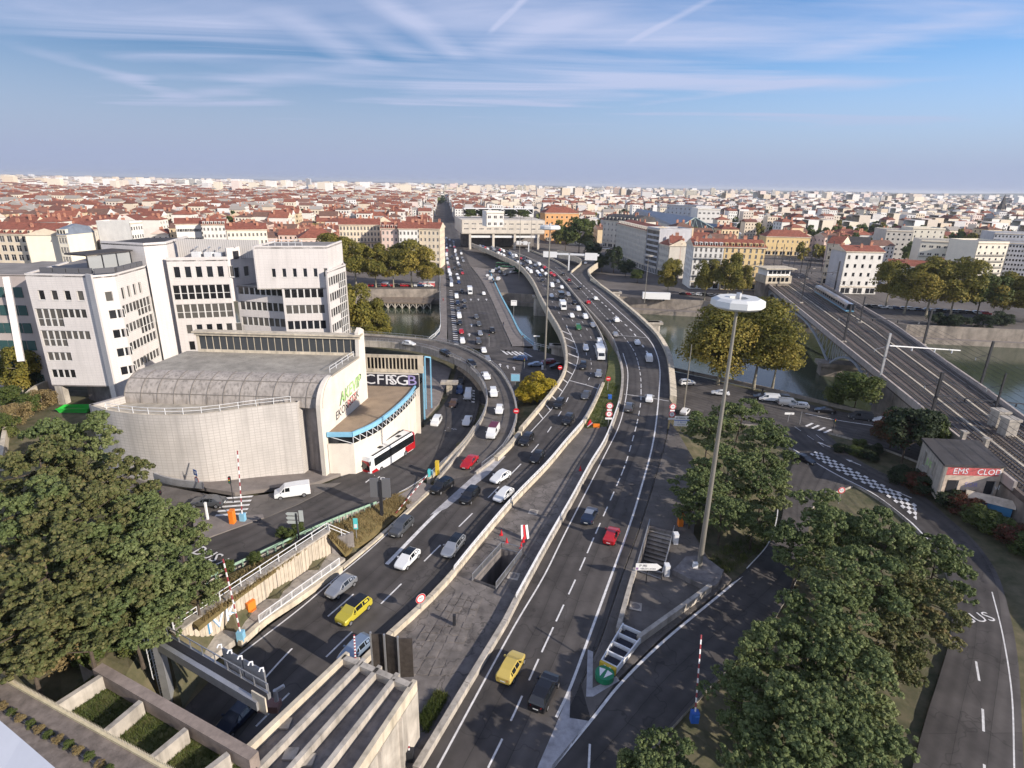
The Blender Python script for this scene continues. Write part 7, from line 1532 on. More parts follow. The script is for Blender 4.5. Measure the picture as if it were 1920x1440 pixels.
wallpx('median_barrier', 'beige concrete barrier between inbound lanes and the central strip', pl, NJ2, CONCW); railtop('white double guard rail on the beige median barrier', [(852,1078),(894,1025),(962,944),(1025,878),(1060,836),(1092,799)], 0)
pl = [(780,1450),(868,1303),(957,1155),(968,1130),(1031,1014),(1069,947),(1106,878),(1136,827),(1160,762),(1167,718),(1165,688),(1157,662)]
wallpx('median_barrier', 'concrete barrier between the central strip and outbound lanes', pl, NJ2, CONC); railtop('white guard rail on the barrier of the outbound lanes', [(968,1130),(1031,1014),(1069,947),(1106,878),(1136,827),(1160,762)], 0)
pl = [(450,1212),(500,1168),(560,1128),(640,1070)]; wallpx('edge_barrier', 'low beige wall at the left edge of the inbound road', pl, NJ2, CONCW)
P = [p+Vector((0,0,.75)) for p in smooth(W3([(488,1178),(545,1136),(638,1068)], 0), 9)]; railing('railing', P, 1.0, 3, (1., .08), WSTEEL, .045, .16, label='white barred railing panels above the low beige wall', cat='railing', n=9)
wallpx('edge_barrier', 'pale kerb wall along the dry verge', [(642,1066),(700,1018),(752,972),(806,922)], [(.25,0),(.25,.3),(-.25,.3),(-.25,0)], CONCW)
wallpx('ramp_barrier', 'beige barrier between the bus road and the ramp foot', [(803,905),(838,868),(872,832),(890,806)], [(.25,-2),(.25,.9),(-.25,.9),(-.25,-2)], CONCW)
wallpx('gore_barrier', 'rusty beige wall at the end of the ramp by the yellow bush', [(930,864),(955,840),(975,815)], [(.4,-1),(.4,.8),(-.4,.8),(-.4,-1)], CONCW)
wallpx('apron_wall', 'pale low wall beside the stairwell of the outbound apron', [(1190,1074),(1178,1115),(1166,1158),(1158,1188)], [(.25,0),(.25,.8),(-.25,.8),(-.25,0)], CONC)
wallpx('exit_wall', 'stained low wall between apron and exit road', [(1196,1206),(1240,1174),(1290,1138),(1330,1108)], [(.25,0),(.25,.95),(-.25,.95),(-.25,0)], CONC)
wallpx('mast_plinth_wall', 'dark retaining kerb round the tall mast base', [(1262,1075),(1330,1105),(1352,1075)], [(.3,-.6),(.3,.7),(-.3,.7),(-.3,-.6)], CONCD)
patch('mast_plinth', [(1262,1075),(1330,1104),(1352,1074),(1318,1048),(1285,1050)], CONCD, dz=.6, skirt=1.2)
wallpx('ramp_wall', 'curved pale railing wall below the hall beside the black hatchback', [(232,872,3.8),(290,898,3.6),(330,910,3.5),(382,916,3.3)], [(.15,0),(.15,1.1),(-.15,1.1),(-.15,0)], STEEL)
wallpx('ramp_wall', 'curved beige wall climbing at the far left below the hedge', [(4,880,4.5),(20,800,5),(60,745,5.5),(95,725,5.5)], [(.3,-1),(.3,1.6),(-.3,1.6),(-.3,-1)], CONCW)
bp = [(804,640,-5),(825,619,-5),(825,580,-5),(825,540,-5),(825,519,-5),(822,492,-5)]
def para(name, lb, pl, mat, inf): P = [p+Vector((0,0,.15)) for p in smooth(W3(pl), 30)]; railing(name, P, 1.1, 3, (1., .1), mat, .07, inf, label=lb, cat='railing', n=30); m = MB()
para('bridge_railing', 'white railing on the left side of the old road bridge', bp, WSTEEL, .5); para('bridge_railing', 'light blue railing on the right side of the old road bridge', [(1000,648,-5),(976,627,-5),(958,592,-5),(941,560,-5),(926,528,-5),(918,510,-5)], BLUE, .5)
railing('river_railing', [p for p in smooth(W3([(1000,648),(1040,658),(1062,668)], -5), 8)], 1.1, 3, (1., .5), WSTEEL, .06, label='white railing at the river edge beside the old bridge', cat='railing')
# green road-side guard rail of the bus road
P = smooth(W3([(388,1092,3.4),(500,1039,2.9),(612,987,2.25),(706,949,1.4)]), 24)
gr = thing('guard_rail', 'pale green steel guard rail along the bus road above the dry verge', 'guard rail', P[0])
loc_build(MB().sweep([p+Vector((0,0,.45)) for p in P], [(.06,0),(.1,.1),(.04,.17),(.1,.25),(.06,.34)]).sweep([p+Vector((0,0,.45)) for p in P[::-1]], [(-.02,0),(-.02,.34)]), 'rail', GSTEEL, gr)
for p in P: loc_build(MB().bar(p+Vector((0,0,-.3)), p+Vector((0,0,.75)), .12, up=(0,1,0)), 'post', GSTEEL, gr)
# retaining wall of the bus road, its walkway, railings and tag
RW0, RW1 = G(342,1243), G(622,1043); ts = (RW1-RW0); LW = ts.length; tu = ts.normalized(); tnn = Vector((tu.y, -tu.x, 0)); angw = math.atan2(tu.y, tu.x)
RW = thing('retaining_wall', 'ribbed beige retaining wall below the bus road beside the tunnel approach', 'wall', RW0, angw)
m = MB(); m.box(0,0,-.3,LW,.6,3.75); m.build('wall', M('ribbed_wall', (.50,.43,.34), .85, var=.15, vs=1, streak=(3.5,.12,.6)), RW)
m = MB(); n_ = int(LW/.55)
for i in range(n_): m.box(i*.55+.08,-.07,.35,i*.55+.42,0,3.6)
m.build('rib', MATS['ribbed_wall'], RW, kind='stuff')
m = MB(); m.box(-.2,-.15,3.75,LW+.1,.75,3.95); m.build('coping', CONC, RW); m = MB(); m.box(0,-2.4,-.2,LW,-.08,.55); m.build('walkway', CONC, RW)
for i in range(1, 12): MB().box(LW*i/12-.03,-.02,.1,LW*i/12+.03,-.005,3.7).build('joint', CONCD, RW)
railing('railing', [RW0+Vector((0,0,3.95))+tnn*-.3, RW1+Vector((0,0,3.95))+tnn*-.3], 1.05, 2.6, (1., .5), WSTEEL, .045, label='two bar white handrail along the top of the retaining wall', cat='railing')
railing('railing', [RW1+Vector((0,0,3.9)), G(664,1028)+Vector((0,0,1.2))], 1.0, 2, (1., .5), WSTEEL, .045, label='sloping handrail down the end of the retaining wall', cat='railing')
wall('end_wall', 'dark stone end wall where the retaining wall turns to the road', [RW1+Vector((0,0,0)), G(664,1028)], [(.2,-.3),(.2,2.6),(-.2,2.6),(-.2,-.3)], CONCD, 'wall')
o = text('graffiti', 'IVK', 2.6, GB, RW, (4.9,-.09,1.95), (math.pi/2,0,0), .01); o = text('graffiti', 'IVK', 2.35, GW, RW, (4.9,-.10,1.95), (math.pi/2,0,0), .02)
MB().box(7.7,-.5,.55,8.7,-.09,1.9).build('cabinet', ORANGE, RW)
# stairwells
def stairwell(label, A0, B0, C0, D0, down):
    """A-B-C-D: railed opening, C-D the end where the steps start"""
    t = thing('stairwell', label, 'stairwell', A0); m = MB(); dp = Vector((0,0,-5.6)); q = [p+(sum((A0,B0,C0,D0), Vector())/4-p)*.06 for p in (A0,B0,C0,D0)]
    for i in range(4):
        a, b = q[i], q[(i+1) % 4]; m.quad(a+dp, b+dp, b+Vector((0,0,.3)), a+Vector((0,0,.3))); m.quad(b+dp, a+dp, a+Vector((0,0,.3)), b+Vector((0,0,.3)))
        o = (a-b).normalized().cross(Vector((0,0,1)))*-.0; 
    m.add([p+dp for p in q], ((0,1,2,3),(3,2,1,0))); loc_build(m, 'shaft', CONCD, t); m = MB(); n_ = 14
    for i in range(n_):
        f0_, f1_ = i/n_, (i+1)/n_; z = -5.5*f1_+.05; a, b = q[3].lerp(q[0], f0_*.6), q[2].lerp(q[1], f0_*.6); c, d = q[2].lerp(q[1], f1_*.6), q[3].lerp(q[0], f1_*.6); e = Vector((0,0,z)); m.quad(a+e, b+e, c+e, d+e); m.quad(a+e, a+e+Vector((0,0,.25)), b+e+Vector((0,0,.25)), b+e)
    loc_build(m, 'steps', CONC, t)
    for (a, b) in ((D0, A0), (A0, B0), (B0, C0)): railing('railing', [a+Vector((0,0,.1)), b+Vector((0,0,.1))], 1.05, 2.2, (1., .1), STEEL, .04, .14, parent=t)
    return t
S1 = [G(940,1030), G(980,1040), G(930,1106), G(886,1090)]; S2 = [G(1217,986), G(1263,998), G(1240,1088), G(1193,1071)]
stairwell('railed stairwell sunk in the central strip near the traffic cones', *S1, None)
stairwell('dark railed stairwell beside the outbound apron with the arrow sign', S2[3], S2[2], S2[1], S2[0], None)
# ------------------------------------------------------------------ tunnel portal roof, parapet and the ledge of our own building
NEAR = thing('tunnel_portal', 'concrete tunnel portal with planted bays behind a brown coping beam', 'tunnel portal', (-25, 33, 0))
ZP = 8.0; Bm0, Bm1 = G(183,1250,ZP), G(476,1418,ZP); Rf0, Rf1 = G(-40,1240,9.2), G(345,1452,9.2); bt = (Bm1-Bm0).normalized(); 
loc_build(MB().bar(Bm0-Vector((0,0,.6)), Bm1-Vector((0,0,.6)), .8, 1.3), 'coping_beam', M('brown_concrete', (.25,.20,.17), .9, var=.25, vs=1, streak=(.8,.8,.3)), NEAR)
m = MB(); f_ = Vector((bt.y, -bt.x, 0))
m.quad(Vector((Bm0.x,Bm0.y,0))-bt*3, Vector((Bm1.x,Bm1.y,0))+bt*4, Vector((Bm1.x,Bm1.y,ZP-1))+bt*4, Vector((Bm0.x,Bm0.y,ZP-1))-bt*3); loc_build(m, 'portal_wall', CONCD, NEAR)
for k, (xa, ya, xb, yb) in enumerate(((98,1325,190,1266), (190,1376,264,1314), (274,1428,349,1366), (352,1470,428,1412))):
    a, b = G(xa, ya, ZP-.1), G(xb, yb, ZP-.1); loc_build(MB().bar(a-Vector((0,0,.7)), b-Vector((0,0,.7)), .45, 1.4), 'cross_beam', CONC, NEAR)
m = MB().poly([G(90,1330,6.6), G(180,1262,6.6), G(480,1432,6.6), G(390,1490,6.6)]); loc_build(m, 'planting', GRASS, NEAR)
rs_ = np.random.RandomState(9); P_ = []
for _ in range(2600):
    s, t = rs_.rand(), rs_.rand(); q0, q1 = G(90,1330,6.6).lerp(G(390,1490,6.6), s), G(180,1262,6.6).lerp(G(480,1432,6.6), s); P_.append(tuple(q0.lerp(q1, t)))
P_ = np.array(P_); P_ = np.repeat(P_, 4, 0)+rs_.normal(size=(len(P_)*4, 3))*np.array([.08,.08,0]); me = leafmesh('grass', P_, unit(rs_.normal(size=P_.shape)*.6+np.array([0,0,1])), .26*rs_.uniform(.5, 1.4, len(P_)), rs_, LEAFM['green'], 'blade'); obj('grass_blades', me, label='short grass in the bays behind the tunnel coping', cat='grass', kind='stuff')
rd = (Rf1-Rf0).normalized(); rn = Vector((-rd.y, rd.x, 0)); 
TER = thing('terrace_edge', 'brown gravel roof edge with a spiked pale rim at the lower left', 'roof terrace', Rf0, math.atan2(rd.y, rd.x)); LT_ = (Rf1-Rf0).length
m = MB(); m.box(0,-6,-1.0,LT_,-.3,-.15); m.build('roof', M('gravel_roof', (.17,.14,.12), .95, var=.35, vs=.8, wear=(.8,.02,.4)), TER)
m = MB(); m.box(0,-.3,-2.5,LT_,.0,.05); m.build('rim', M('rim_stone', (.55,.47,.30), .8, var=.15, vs=.5), TER); m = MB()
for i in range(int(LT_/.16)): m.tube(((i*.16,-.12,.05),(i*.16,-.02,.28)), [.025,.006], 4)
m.build('spike', CONCW, TER, kind='stuff')
m = MB(); m.box(0,-1.9,-.15,LT_,-1.75,-.02); m.build('joint_strip', CONCD, TER)
for i in range(16): tree(('dry','green')[i % 2], 0, Rf0+rd*(2.5+i*1.1)-rn*1.85+Vector((0,0,-.2)), .55+.3*rng.random(), .38, '%s weed growing in the gravel joint of the roof edge' % ('dry' if i % 2 == 0 else 'green'), cat='plant', name='weed', rc=.3, group='%s weeds in the gravel joint' % ('dry' if i % 2 == 0 else 'green'))
q = [PD(-60,1300,5), PD(40,1385,4.6), PD(150,1480,4.2), PD(-60,1560,4.2)]
m = MB().add(q+[p+Vector((0,0,-.15)) for p in q], ((0,3,2,1),(4,5,6,7),(0,1,5,4),(1,2,6,5),(2,3,7,6),(3,0,4,7),(0,1,2,3))); m.build('window_ledge', M('pale_ledge', (.52,.53,.57), .6, var=.04, vs=.3), label='pale grey window ledge close to the lens at the lower left corner', cat='ledge')
# light baffle canopy over the tunnel mouth
ZC = 6.6; CA = thing('tunnel_canopy', 'ribbed concrete canopy slab over the tunnel mouth at the bottom', 'canopy', G(560,1400,ZC))
lines = [((652,1225),(462,1405)), ((683,1237),(492,1432)), ((713,1250),(536,1450)), ((746,1264),(590,1465)), ((778,1277),(655,1462))]
Ls = [(G(*a, ZC), G(*b, ZC)) for a, b in lines]
for i, (a, b) in enumerate(Ls): loc_build(MB().bar(a+Vector((0,0,-.5)), b+(b-a)*.3+Vector((0,0,-.5)), .42, 1.3), 'rib', CONCW if i in (0, 4) else CONC, CA)
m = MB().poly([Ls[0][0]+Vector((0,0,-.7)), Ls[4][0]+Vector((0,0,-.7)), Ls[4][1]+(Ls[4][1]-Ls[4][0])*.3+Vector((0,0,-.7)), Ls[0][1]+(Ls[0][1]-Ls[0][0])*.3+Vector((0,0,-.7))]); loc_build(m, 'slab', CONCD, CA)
for i in range(4): a, b = Ls[i][0], Ls[i+1][0]; d = (Ls[i][1]-Ls[i][0]).normalized(); loc_build(MB().bar(a+d*.6+Vector((0,0,-.25)), b+d*.6+Vector((0,0,-.25)), .55, .8), 'edge_beam', CONC, CA)
a, b = Ls[4]; b = b+(b-a)*.3; m = MB(); h_ = Vector((0,0,-ZC)); s_ = (b-a).normalized().cross(Vector((0,0,1)))*-.25
m.quad(a+h_+s_, b+h_+s_, b+s_+Vector((0,0,-1)), a+s_+Vector((0,0,-1))); m.quad(b+h_+s_, a+h_+s_, a+s_+Vector((0,0,-1)), b+s_+Vector((0,0,-1))); loc_build(m, 'side_wall', CONC, CA)
for f in (.25, .5, .75): p = a.lerp(b, f); loc_build(MB().bar(p+h_-s_*.0, p+Vector((0,0,-1)), .9, .5, up=(0,1,0)), 'pillar', CONC, CA)
for k, (x, y) in enumerate(((533,1357),(545,1414),(577,1425))): p = G(x, y, ZC-.6); loc_build(MB().box(p.x-.5,p.y-.5,p.z-.05,p.x+.5,p.y+.5,p.z+.1), 'hatch', CONC, CA)
sc0, sc1 = G(700,1262,2), G(775,1275,2); SCN = thing('portal_screen', 'dark folded metal screen standing at the canopy corner', 'screen', sc0); 
for i in range(3): a, b = sc0.lerp(sc1, i/3), sc0.lerp(sc1, (i+1)/3); loc_build(MB().bar(a+Vector((0,(i % 2)*.3,2.4)), b+Vector((0,((i+1) % 2)*.3,2.4)), .08, 4.6), 'panel', M('brown_metal', (.09,.075,.065), .5, .4, var=.3, vs=.5), SCN); loc_build(MB().bar(a, a+Vector((0,0,4.9)), .16, up=(0,1,0)), 'post', STEEL, SCN)
# sign gantry seen from behind
g0, g1 = G(296,1208,6.4), G(486,1322,6.4); GA = thing('sign_gantry', 'grey steel sign gantry with a caged ladder over the tunnel approach', 'gantry', (g0.x, g0.y, 0)); gd = (g1-g0).normalized(); gn = Vector((-gd.y, gd.x, 0))
loc_build(MB().bar(g0, g1, .5, .9), 'beam', STEEL, GA); loc_build(MB().bar(g0+gn*1.0, g1+gn*1.0, .3, .6), 'beam', STEEL, GA); loc_build(MB().bar(g0+gn*.5+Vector((0,0,.42)), g1+gn*.5+Vector((0,0,.42)), .7, .06), 'walkway', DSTEEL, GA)
for i in range(9): a = g0.lerp(g1, i/8); loc_build(MB().bar(a+gn*1.0, a+gn*1.0+Vector((0,0,1.3)), .08, up=(0,1,0)), 'post', STEEL, GA)
loc_build(MB().bar(g0+gn*1.0+Vector((0,0,1.3)), g1+gn*1.0+Vector((0,0,1.3)), .08), 'handrail', STEEL, GA)
loc_build(MB().bar(Vector((g0.x,g0.y,-.2)), g0, .7, .7, up=(0,1,0)), 'column', STEEL, GA)
for u, v in ((.56,.74), (.76,.95)): a, b = g0.lerp(g1, u)+gn*1.35, g0.lerp(g1, v)+gn*1.35; loc_build(MB().bar(a+Vector((0,0,.9)), b+Vector((0,0,.9)), .14, 2.3), 'sign_panel', M('sign_back', (.30,.30,.31), .5, .5), GA)
for i in range(5): a = g0.lerp(g1, .56+i*.097)+gn*1.3; P = [a+Vector((0,0,2.0)), a+Vector((0,0,2.4)), a+gn*-.25+Vector((0,0,2.55)), a+gn*-.4+Vector((0,0,2.35))]; loc_build(MB().tube(P, .07, 6), 'lamp_hook', WSTEEL, GA)
loc_build(MB().bar(g1+gd*.1+Vector((0,0,-.6)), g1+gd*.1+Vector((0,0,1.2)), 1.6, .12, up=gn), 'end_plate', CONCW, GA)
m = MB(); lx = Vector((g0.x,g0.y,0))-gd*.9
for s in (-.3, .3): m.bar(lx+gn*s, lx+gn*s+Vector((0,0,7.2)), .07, up=(0,1,0))
for i in range(20): m.bar(lx-gn*.3+Vector((0,0,.4+i*.34)), lx+gn*.3+Vector((0,0,.4+i*.34)), .05)
for i in range(6):
    z = 2.2+i*.95; c = lx-gd*.4; P = [c+gn*(.5*math.cos(t))-gd*(.5*math.sin(t)-.25)+Vector((0,0,z)) for t in [math.pi*k/8 for k in range(9)]]; m.tube(P, .035, 5)
for k in (1, 4, 7): t = math.pi*k/8; c = lx-gd*.4+gn*(.5*math.cos(t))-gd*(.5*math.sin(t)-.25); m.bar(c+Vector((0,0,2.2)), c+Vector((0,0,7)), .05, up=(0,1,0))
loc_build(m, 'ladder', WSTEEL, GA)
bq = G(505,1322,3.2); BK = thing('sign_bracket', 'reddish box bracket with white clamps at the end of the gantry', 'bracket', bq); MB().box(-.9,-.5,-.4,.9,.5,.3).build('arm', M('dusty_red', (.30,.17,.15), .7), BK); MB().tube(((.6,.2,.3),(.6,.2,1.5)), .2, 8).build('clamp', WSTEEL, BK); MB().bar((.6,.2,1.4),(1.3,.5,1.7),.25).build('clamp', WSTEEL, BK)
# ------------------------------------------------------------------ lamps, signs, barrier arms
def mast(px, py, yt, z, label, head=2.9, r=.36, kind='ring', box_=True):
    p = G(px, py, z); h = ztop(p, yt)-z; t = thing('lamp_mast', label, 'lamp mast', p)
    MB().tube(((0,0,0),(0,0,h*.5),(0,0,h)), [r, r*.72, r*.45], 12).build('pole', M('mast_metal', (.27,.25,.215), .5, .45, var=.12, vs=3), t)
    if box_: MB().box(-.5,-.5,-.1,.5,.5,.4).build('base', CONC, t); MB().box(-.95,-.55,.1,-.35,-.1,1.3).build('control_box', WSTEEL, t)
    if kind == 'ring':
        m = MB(); n = 10; ri = head*.36
        def rg(rr, zz): return [(rr*math.cos(2*math.pi*(k+.5)/n), rr*math.sin(2*math.pi*(k+.5)/n), h+zz) for k in range(n)]
        a, b, c, d = rg(head*.86, -.35), rg(head, -.1), rg(head*.98, .55), rg(head*.8, .8); e = rg(ri, .75); f = rg(ri, -.3)
        for A_, B_ in ((a,b),(b,c),(c,d),(d,e),(e,f),(f,a)):
            for k in range(n): j = (k+1) % n; m.quad(A_[k], A_[j], B_[j], B_[k])
        m.build('ring_head', M('head_white', (.62,.62,.60), .5), t); MB().tube(((0,0,h-.5),(0,0,h+1.3)), .3, 8).build('cap', STEEL, t)
        for k in range(3): an_ = k*2.1; MB().bar((0,0,h+.2),(math.cos(an_)*ri,math.sin(an_)*ri,h+.4),.14).build('spoke', DSTEEL, t)
        for k in range(5): an_ = 2*math.pi*k/5; MB().box(math.cos(an_)*head*.62-.3,math.sin(an_)*head*.62-.3,h-.42,math.cos(an_)*head*.62+.3,math.sin(an_)*head*.62+.3,h-.3).build('lamp', LAMP, t)
    elif kind == 'cross':
        MB().bar((-2.2,0,h-2),(2.2,0,h-2),.35).build('cross_arm', WSTEEL, t)
        for s in (-1, 1): MB().box(s*2-.5,-.4,h-2.1,s*2+.5,.4,h-1.8).build('lamp', WSTEEL, t)
    elif kind == 'disc': MB().tube(((0,0,h-.3),(0,0,h),(0,0,h+.5)), [.6,2.3,2.0], 14).build('disc_head', MATS['mast_metal'], t)
    return t
mast(1310,1068,571,0,'tall floodlight mast with a ten sided white ring head, nearest the lens'); mast(1021,693,428,-5,'tall floodlight mast by the crossing with a half seen white head', 2.9, .32); mast(973,525,405,-5,'bare slim mast before the transport centre, left of two', kind='none', r=.25, box_=False); mast(995,478,408,-5,'bare slim mast before the transport centre, right of two', kind='none', r=.25, box_=False)
mast(1281,775,646,-4.9,'street lamp column under the outbound viaduct edge', kind='none', r=.2, box_=False); mast(1208,568,480,-5,'slim lamp with a flat disc head before the columned block', kind='disc', r=.18, box_=False); mast(1134,500,460,-5,'white cross shaped lamp mast before the dark tree', kind='cross', r=.25, box_=False); mast(1124,490,452,-5,'thin white lamp mast left of the cross shaped one', kind='cross', r=.18, box_=False)
def pole_sign(px, py, z, h, label, build, cat='road sign', az=None, mat=STEEL, r=.06, base=None):
    p = base or G(px, py, z); az = math.atan2(-p.x, p.y)*.0 if az is None else az; t = thing('road_sign', label, cat, p, az); MB().tube(((0,0,0),(0,0,h)), r, 8).build('post', mat, t); build(t, h); return t
def disc(t, z, r, mat, y=-.05, th=.02, n=20, name='disc', x=0): return MB().tube(((x,y,z),(x,y-th,z)), r, n).build(name, mat, t)
def round_sign(num=None):
    def f(t, h):
        disc(t, h, .62, WHITE, -.05, .02, name='plate'); disc(t, h, .60, RED, -.075, .01, name='red_rim'); disc(t, h, .43, WHITE, -.09, .01, name='white_disc')
        if num: text('number', num, .52, INK, t, (0,-.105,h), (math.pi/2,0,0), .003)
    return f
def two_round(a, b, foot=True):
    def f(t, h):
        for z, n_ in ((h, a), (h-1.75, b)):
            disc(t, z, .72, WHITE, -.05, .02, name='plate'); disc(t, z, .70, RED, -.075, .01, name='red_rim'); disc(t, z, .52, WHITE, -.09, .01, name='white_disc'); text('number', n_, .5, INK, t, (0,-.105,z), (math.pi/2,0,0), .003)
        MB().box(-.5,-.09,h-1.05,.5,-.06,h-.72).build('sub_plate', WHITE, t); MB().box(-.7,-.09,h-2.95,.7,-.06,h-2.55).build('sub_plate', WHITE, t)
    return f
def no_entry(t, h): disc(t, h, .6, RED, -.05, .03); MB().box(-.4,-.10,h-.09,.4,-.082,h+.09).build('bar', WHITE, t)
pole_sign(789,1142,.75,1.5,'round red rimmed speed sign fixed on the beige median barrier', round_sign('90'), az=math.radians(38)); pole_sign(1140,800,0,4.6,'red rimmed speed sign pair on the grassy median tip', two_round('↔', '70')); pole_sign(1258,792,0,3.6,'red rimmed speed sign pair at the outbound parapet end', two_round('↔', '70'))
pole_sign(1572,944,-4.2,2.6,'round red rimmed sign on the traffic island above the pines', round_sign('3,5')); pole_sign(967,806,-1,4.2,'no entry sign at the outer bend of the ramp foot', no_entry); pole_sign(1049,712,-2,3.4,'no entry sign behind the beige viaduct parapet', no_entry); pole_sign(1139,732,0,3.0,'no entry sign on the narrow median grass', no_entry)
def dirsign(t, h):
    MB().box(-1.6,-.1,h-.55,1.6,-.06,h+.35).build('panel', WHITE, t); MB().box(-1.6,-.1,h-1.85,1.6,-.06,h-.62).build('panel', WHITE, t); MB().box(-1.6,-.102,h-.68,1.6,-.09,h-.52).build('stripe', SBLUE, t)
    text('lettering', 'Q PERRA', .5, INK, t, (-.35,-.106,h-.1), (math.pi/2,0,0), .003); text('lettering', 'P  RELAIS', .42, SBLUE, t, (0,-.106,h-1.0), (math.pi/2,0,0), .003); text('lettering', 'LA CONFL', .36, INK, t, (0,-.106,h-1.5), (math.pi/2,0,0), .003); MB().add([(1.0,-.108,h+.15),(1.35,-.108,h-.25),(1.0,-.108,h-.25)], ((0,1,2),(2,1,0))).build('arrow', INK, t)
pole_sign(1276,810,-1.0,3.2,'white two panel direction sign with a black arrow by the pines', dirsign, 'direction sign')
def arrow_sign(t, h):
    m = MB(); P = [(-1.5,h-.5),(1.1,h-.5),(1.75,h),(1.1,h+.5),(-1.5,h+.5)]; m.add([(x,-.06,z) for x, z in P]+[(x,-.02,z) for x, z in P], ((0,1,2,3,4),(9,8,7,6,5),(0,5,6,1),(1,6,7,2),(2,7,8,3),(3,8,9,4),(4,9,5,0))); m.build('arrow_panel', WHITE, t)
    text('lettering', '(P J8J)', .42, INK, t, (-.6,-.07,h+.2), (math.pi/2,0,0), .003); text('lettering', 'VIEUX LYON', .33, INK, t, (.05,-.07,h-.27), (math.pi/2,0,0), .003); MB().box(-1.45,-.068,h-.42,-1.15,-.06,h-.1).build('badge', M('violet', (.25,.15,.3), .6), t)
pole_sign(1211,1093,0,2.4,'white arrow shaped direction sign before the dark stairwell', arrow_sign, 'direction sign', mat=DSTEEL)
def bus_sign(t, h): MB().box(-.5,-.08,h-.5,.5,-.05,h+.5).build('panel', WHITE, t); MB().box(-.43,-.09,h-.43,.43,-.075,h+.43).build('field', SBLUE, t); MB().box(-.25,-.1,h-.2,.25,-.088,h+.2).build('bus_symbol', WHITE, t); disc(t, h-1.2, .5, RED, -.05, .02); disc(t, h-1.2, .34, WHITE, -.075, .01)
pole_sign(372,915,3.3,2.6,'blue square bus sign above a red rimmed disc at the curved wall', bus_sign, az=math.radians(-30))
def vms(t, h):
    for x in (-.85, .85): MB().box(x-.6,-.1,h-2.6,x+.6,.1,h+.4).build('sign_panel', M('sign_back2', (.22,.22,.23), .5, .5), t)
    MB().box(-.22,-.2,0,.22,.2,h).build('column', DSTEEL, t)
pole_sign(716,966,.9,5.6,'tall black post with two grey sign panels seen from behind', vms, 'sign', mat=DSTEEL)
def tall_cyan(t, h): MB().box(-.3,-.06,h-1.7,.3,-.02,h).build('panel', CYAN, t); MB().box(-.2,-.075,h-1.5,.2,-.065,h-.9).build('symbol', WHITE, t)
pole_sign(669,1012,.5,3.4,'narrow turquoise marker sign on the dry verge', tall_cyan)
def arrows3(t, h):
    for k in range(3): MB().add([(-1.1,-.05,h-.35-k*.6),(.2,-.05,h-.35-k*.6),(.2,-.05,h+.12-k*.6),(-1.1,-.05,h+.12-k*.6),(-1.35,-.05,h-.12-k*.6)], ((0,1,2,3,4),(4,3,2,1,0))).build('arrow_panel', M('sign_grey_back', (.42,.45,.43), .5), t)
    MB().box(.35,-.05,h-1.2,.9,-.01,h+.4).build('sign_panel', MATS['sign_grey_back'], t)
pole_sign(561,1015,2.6,4.2,'black post with grey arrow boards at the retaining wall top', arrows3, 'direction sign', mat=DSTEEL, r=.14)
def info(t, h): MB().box(-1.2,-.08,h-1.9,1.2,-.02,h+.3).build('panel', WHITE, t); MB().box(-.9,-.09,h-.2,.9,-.082,h-.05).build('text_line', INK, t)
pole_sign(963,596,-5,7.0,'white rectangular sign on a post beside the blue bridge railing', info, az=0)
def bill(t, h): MB().box(-1.3,-.2,h-1.8,1.3,.1,h+.4).build('frame', STEEL, t); MB().box(-1.15,-.23,h-1.65,1.15,-.205,h+.25).build('poster', BLUE, t)
pole_sign(966,722,-5,2.9,'light blue advertising panel on the pavement behind the ramp', bill, 'billboard')
def small_w(t, h): MB().box(-1.1,-.06,h-.4,1.1,-.02,h+.1).build('panel', WHITE, t)
pole_sign(1006,642,-5,2.4,'long low white board at the river railing', small_w); pole_sign(1477,792,-4.7,2.4,'white oval topped board on the quay island', small_w); pole_sign(1499,796,-4.7,3.2,'slim pale post on the quay island', lambda t, h: None)
def signal(t, h):
    MB().box(-.16,-.3,h-1.0,.16,-.06,h).build('signal_head', DSTEEL, t)
    for k, mt in enumerate((RED, YEL, SGREEN)): disc(t, h-.2-k*.3, .1, mt, -.3, .03, 10, 'lens')
pole_sign(1560,812,-4.6,3.6,'traffic light with a red head at the planted tip', signal, 'traffic light', mat=DSTEEL); pole_sign(438,942,3.1,4.2,'bent traffic light beside the orange cabinet at the zebra', signal, 'traffic light', mat=DSTEEL); pole_sign(917,650,-5,4.4,'tall traffic light at the end of the bridge median', signal, 'traffic light'); pole_sign(980,650,-5,4.0,'traffic light before the right bridge pavement', signal, 'traffic light', mat=DSTEEL); pole_sign(983,692,-5,3.4,'traffic light on the crossing near the arrows', signal, 'traffic light')
def arm(px, py, z, tx, ty, label, box_c=SBLUE, d=None, base=None):
    """red and white closing arm on its cabinet, tilted up as the photo shows"""
    p = base or G(px, py, z); q = PD(tx, ty, d or (p-CAMP).dot(CF)+.3); t = thing('barrier_arm', label, 'barrier', p); MB().box(-.35,-.3,0,.35,.3,1.15).build('cabinet', box_c, t); v = q-(p+Vector((0,0,1.1))); n = 16; m0, m1 = MB(), MB()
    for i in range(n): (m0 if i % 2 else m1).bar(Vector((0,0,1.1))+v*i/n, Vector((0,0,1.1))+v*(i+1)/n, .11, up=(0,1,0))
    m0.build('red_band', M('faded_red', (.30,.05,.06), .6), t, kind='stuff'); m1.build('white_band', WHITE, t, kind='stuff')
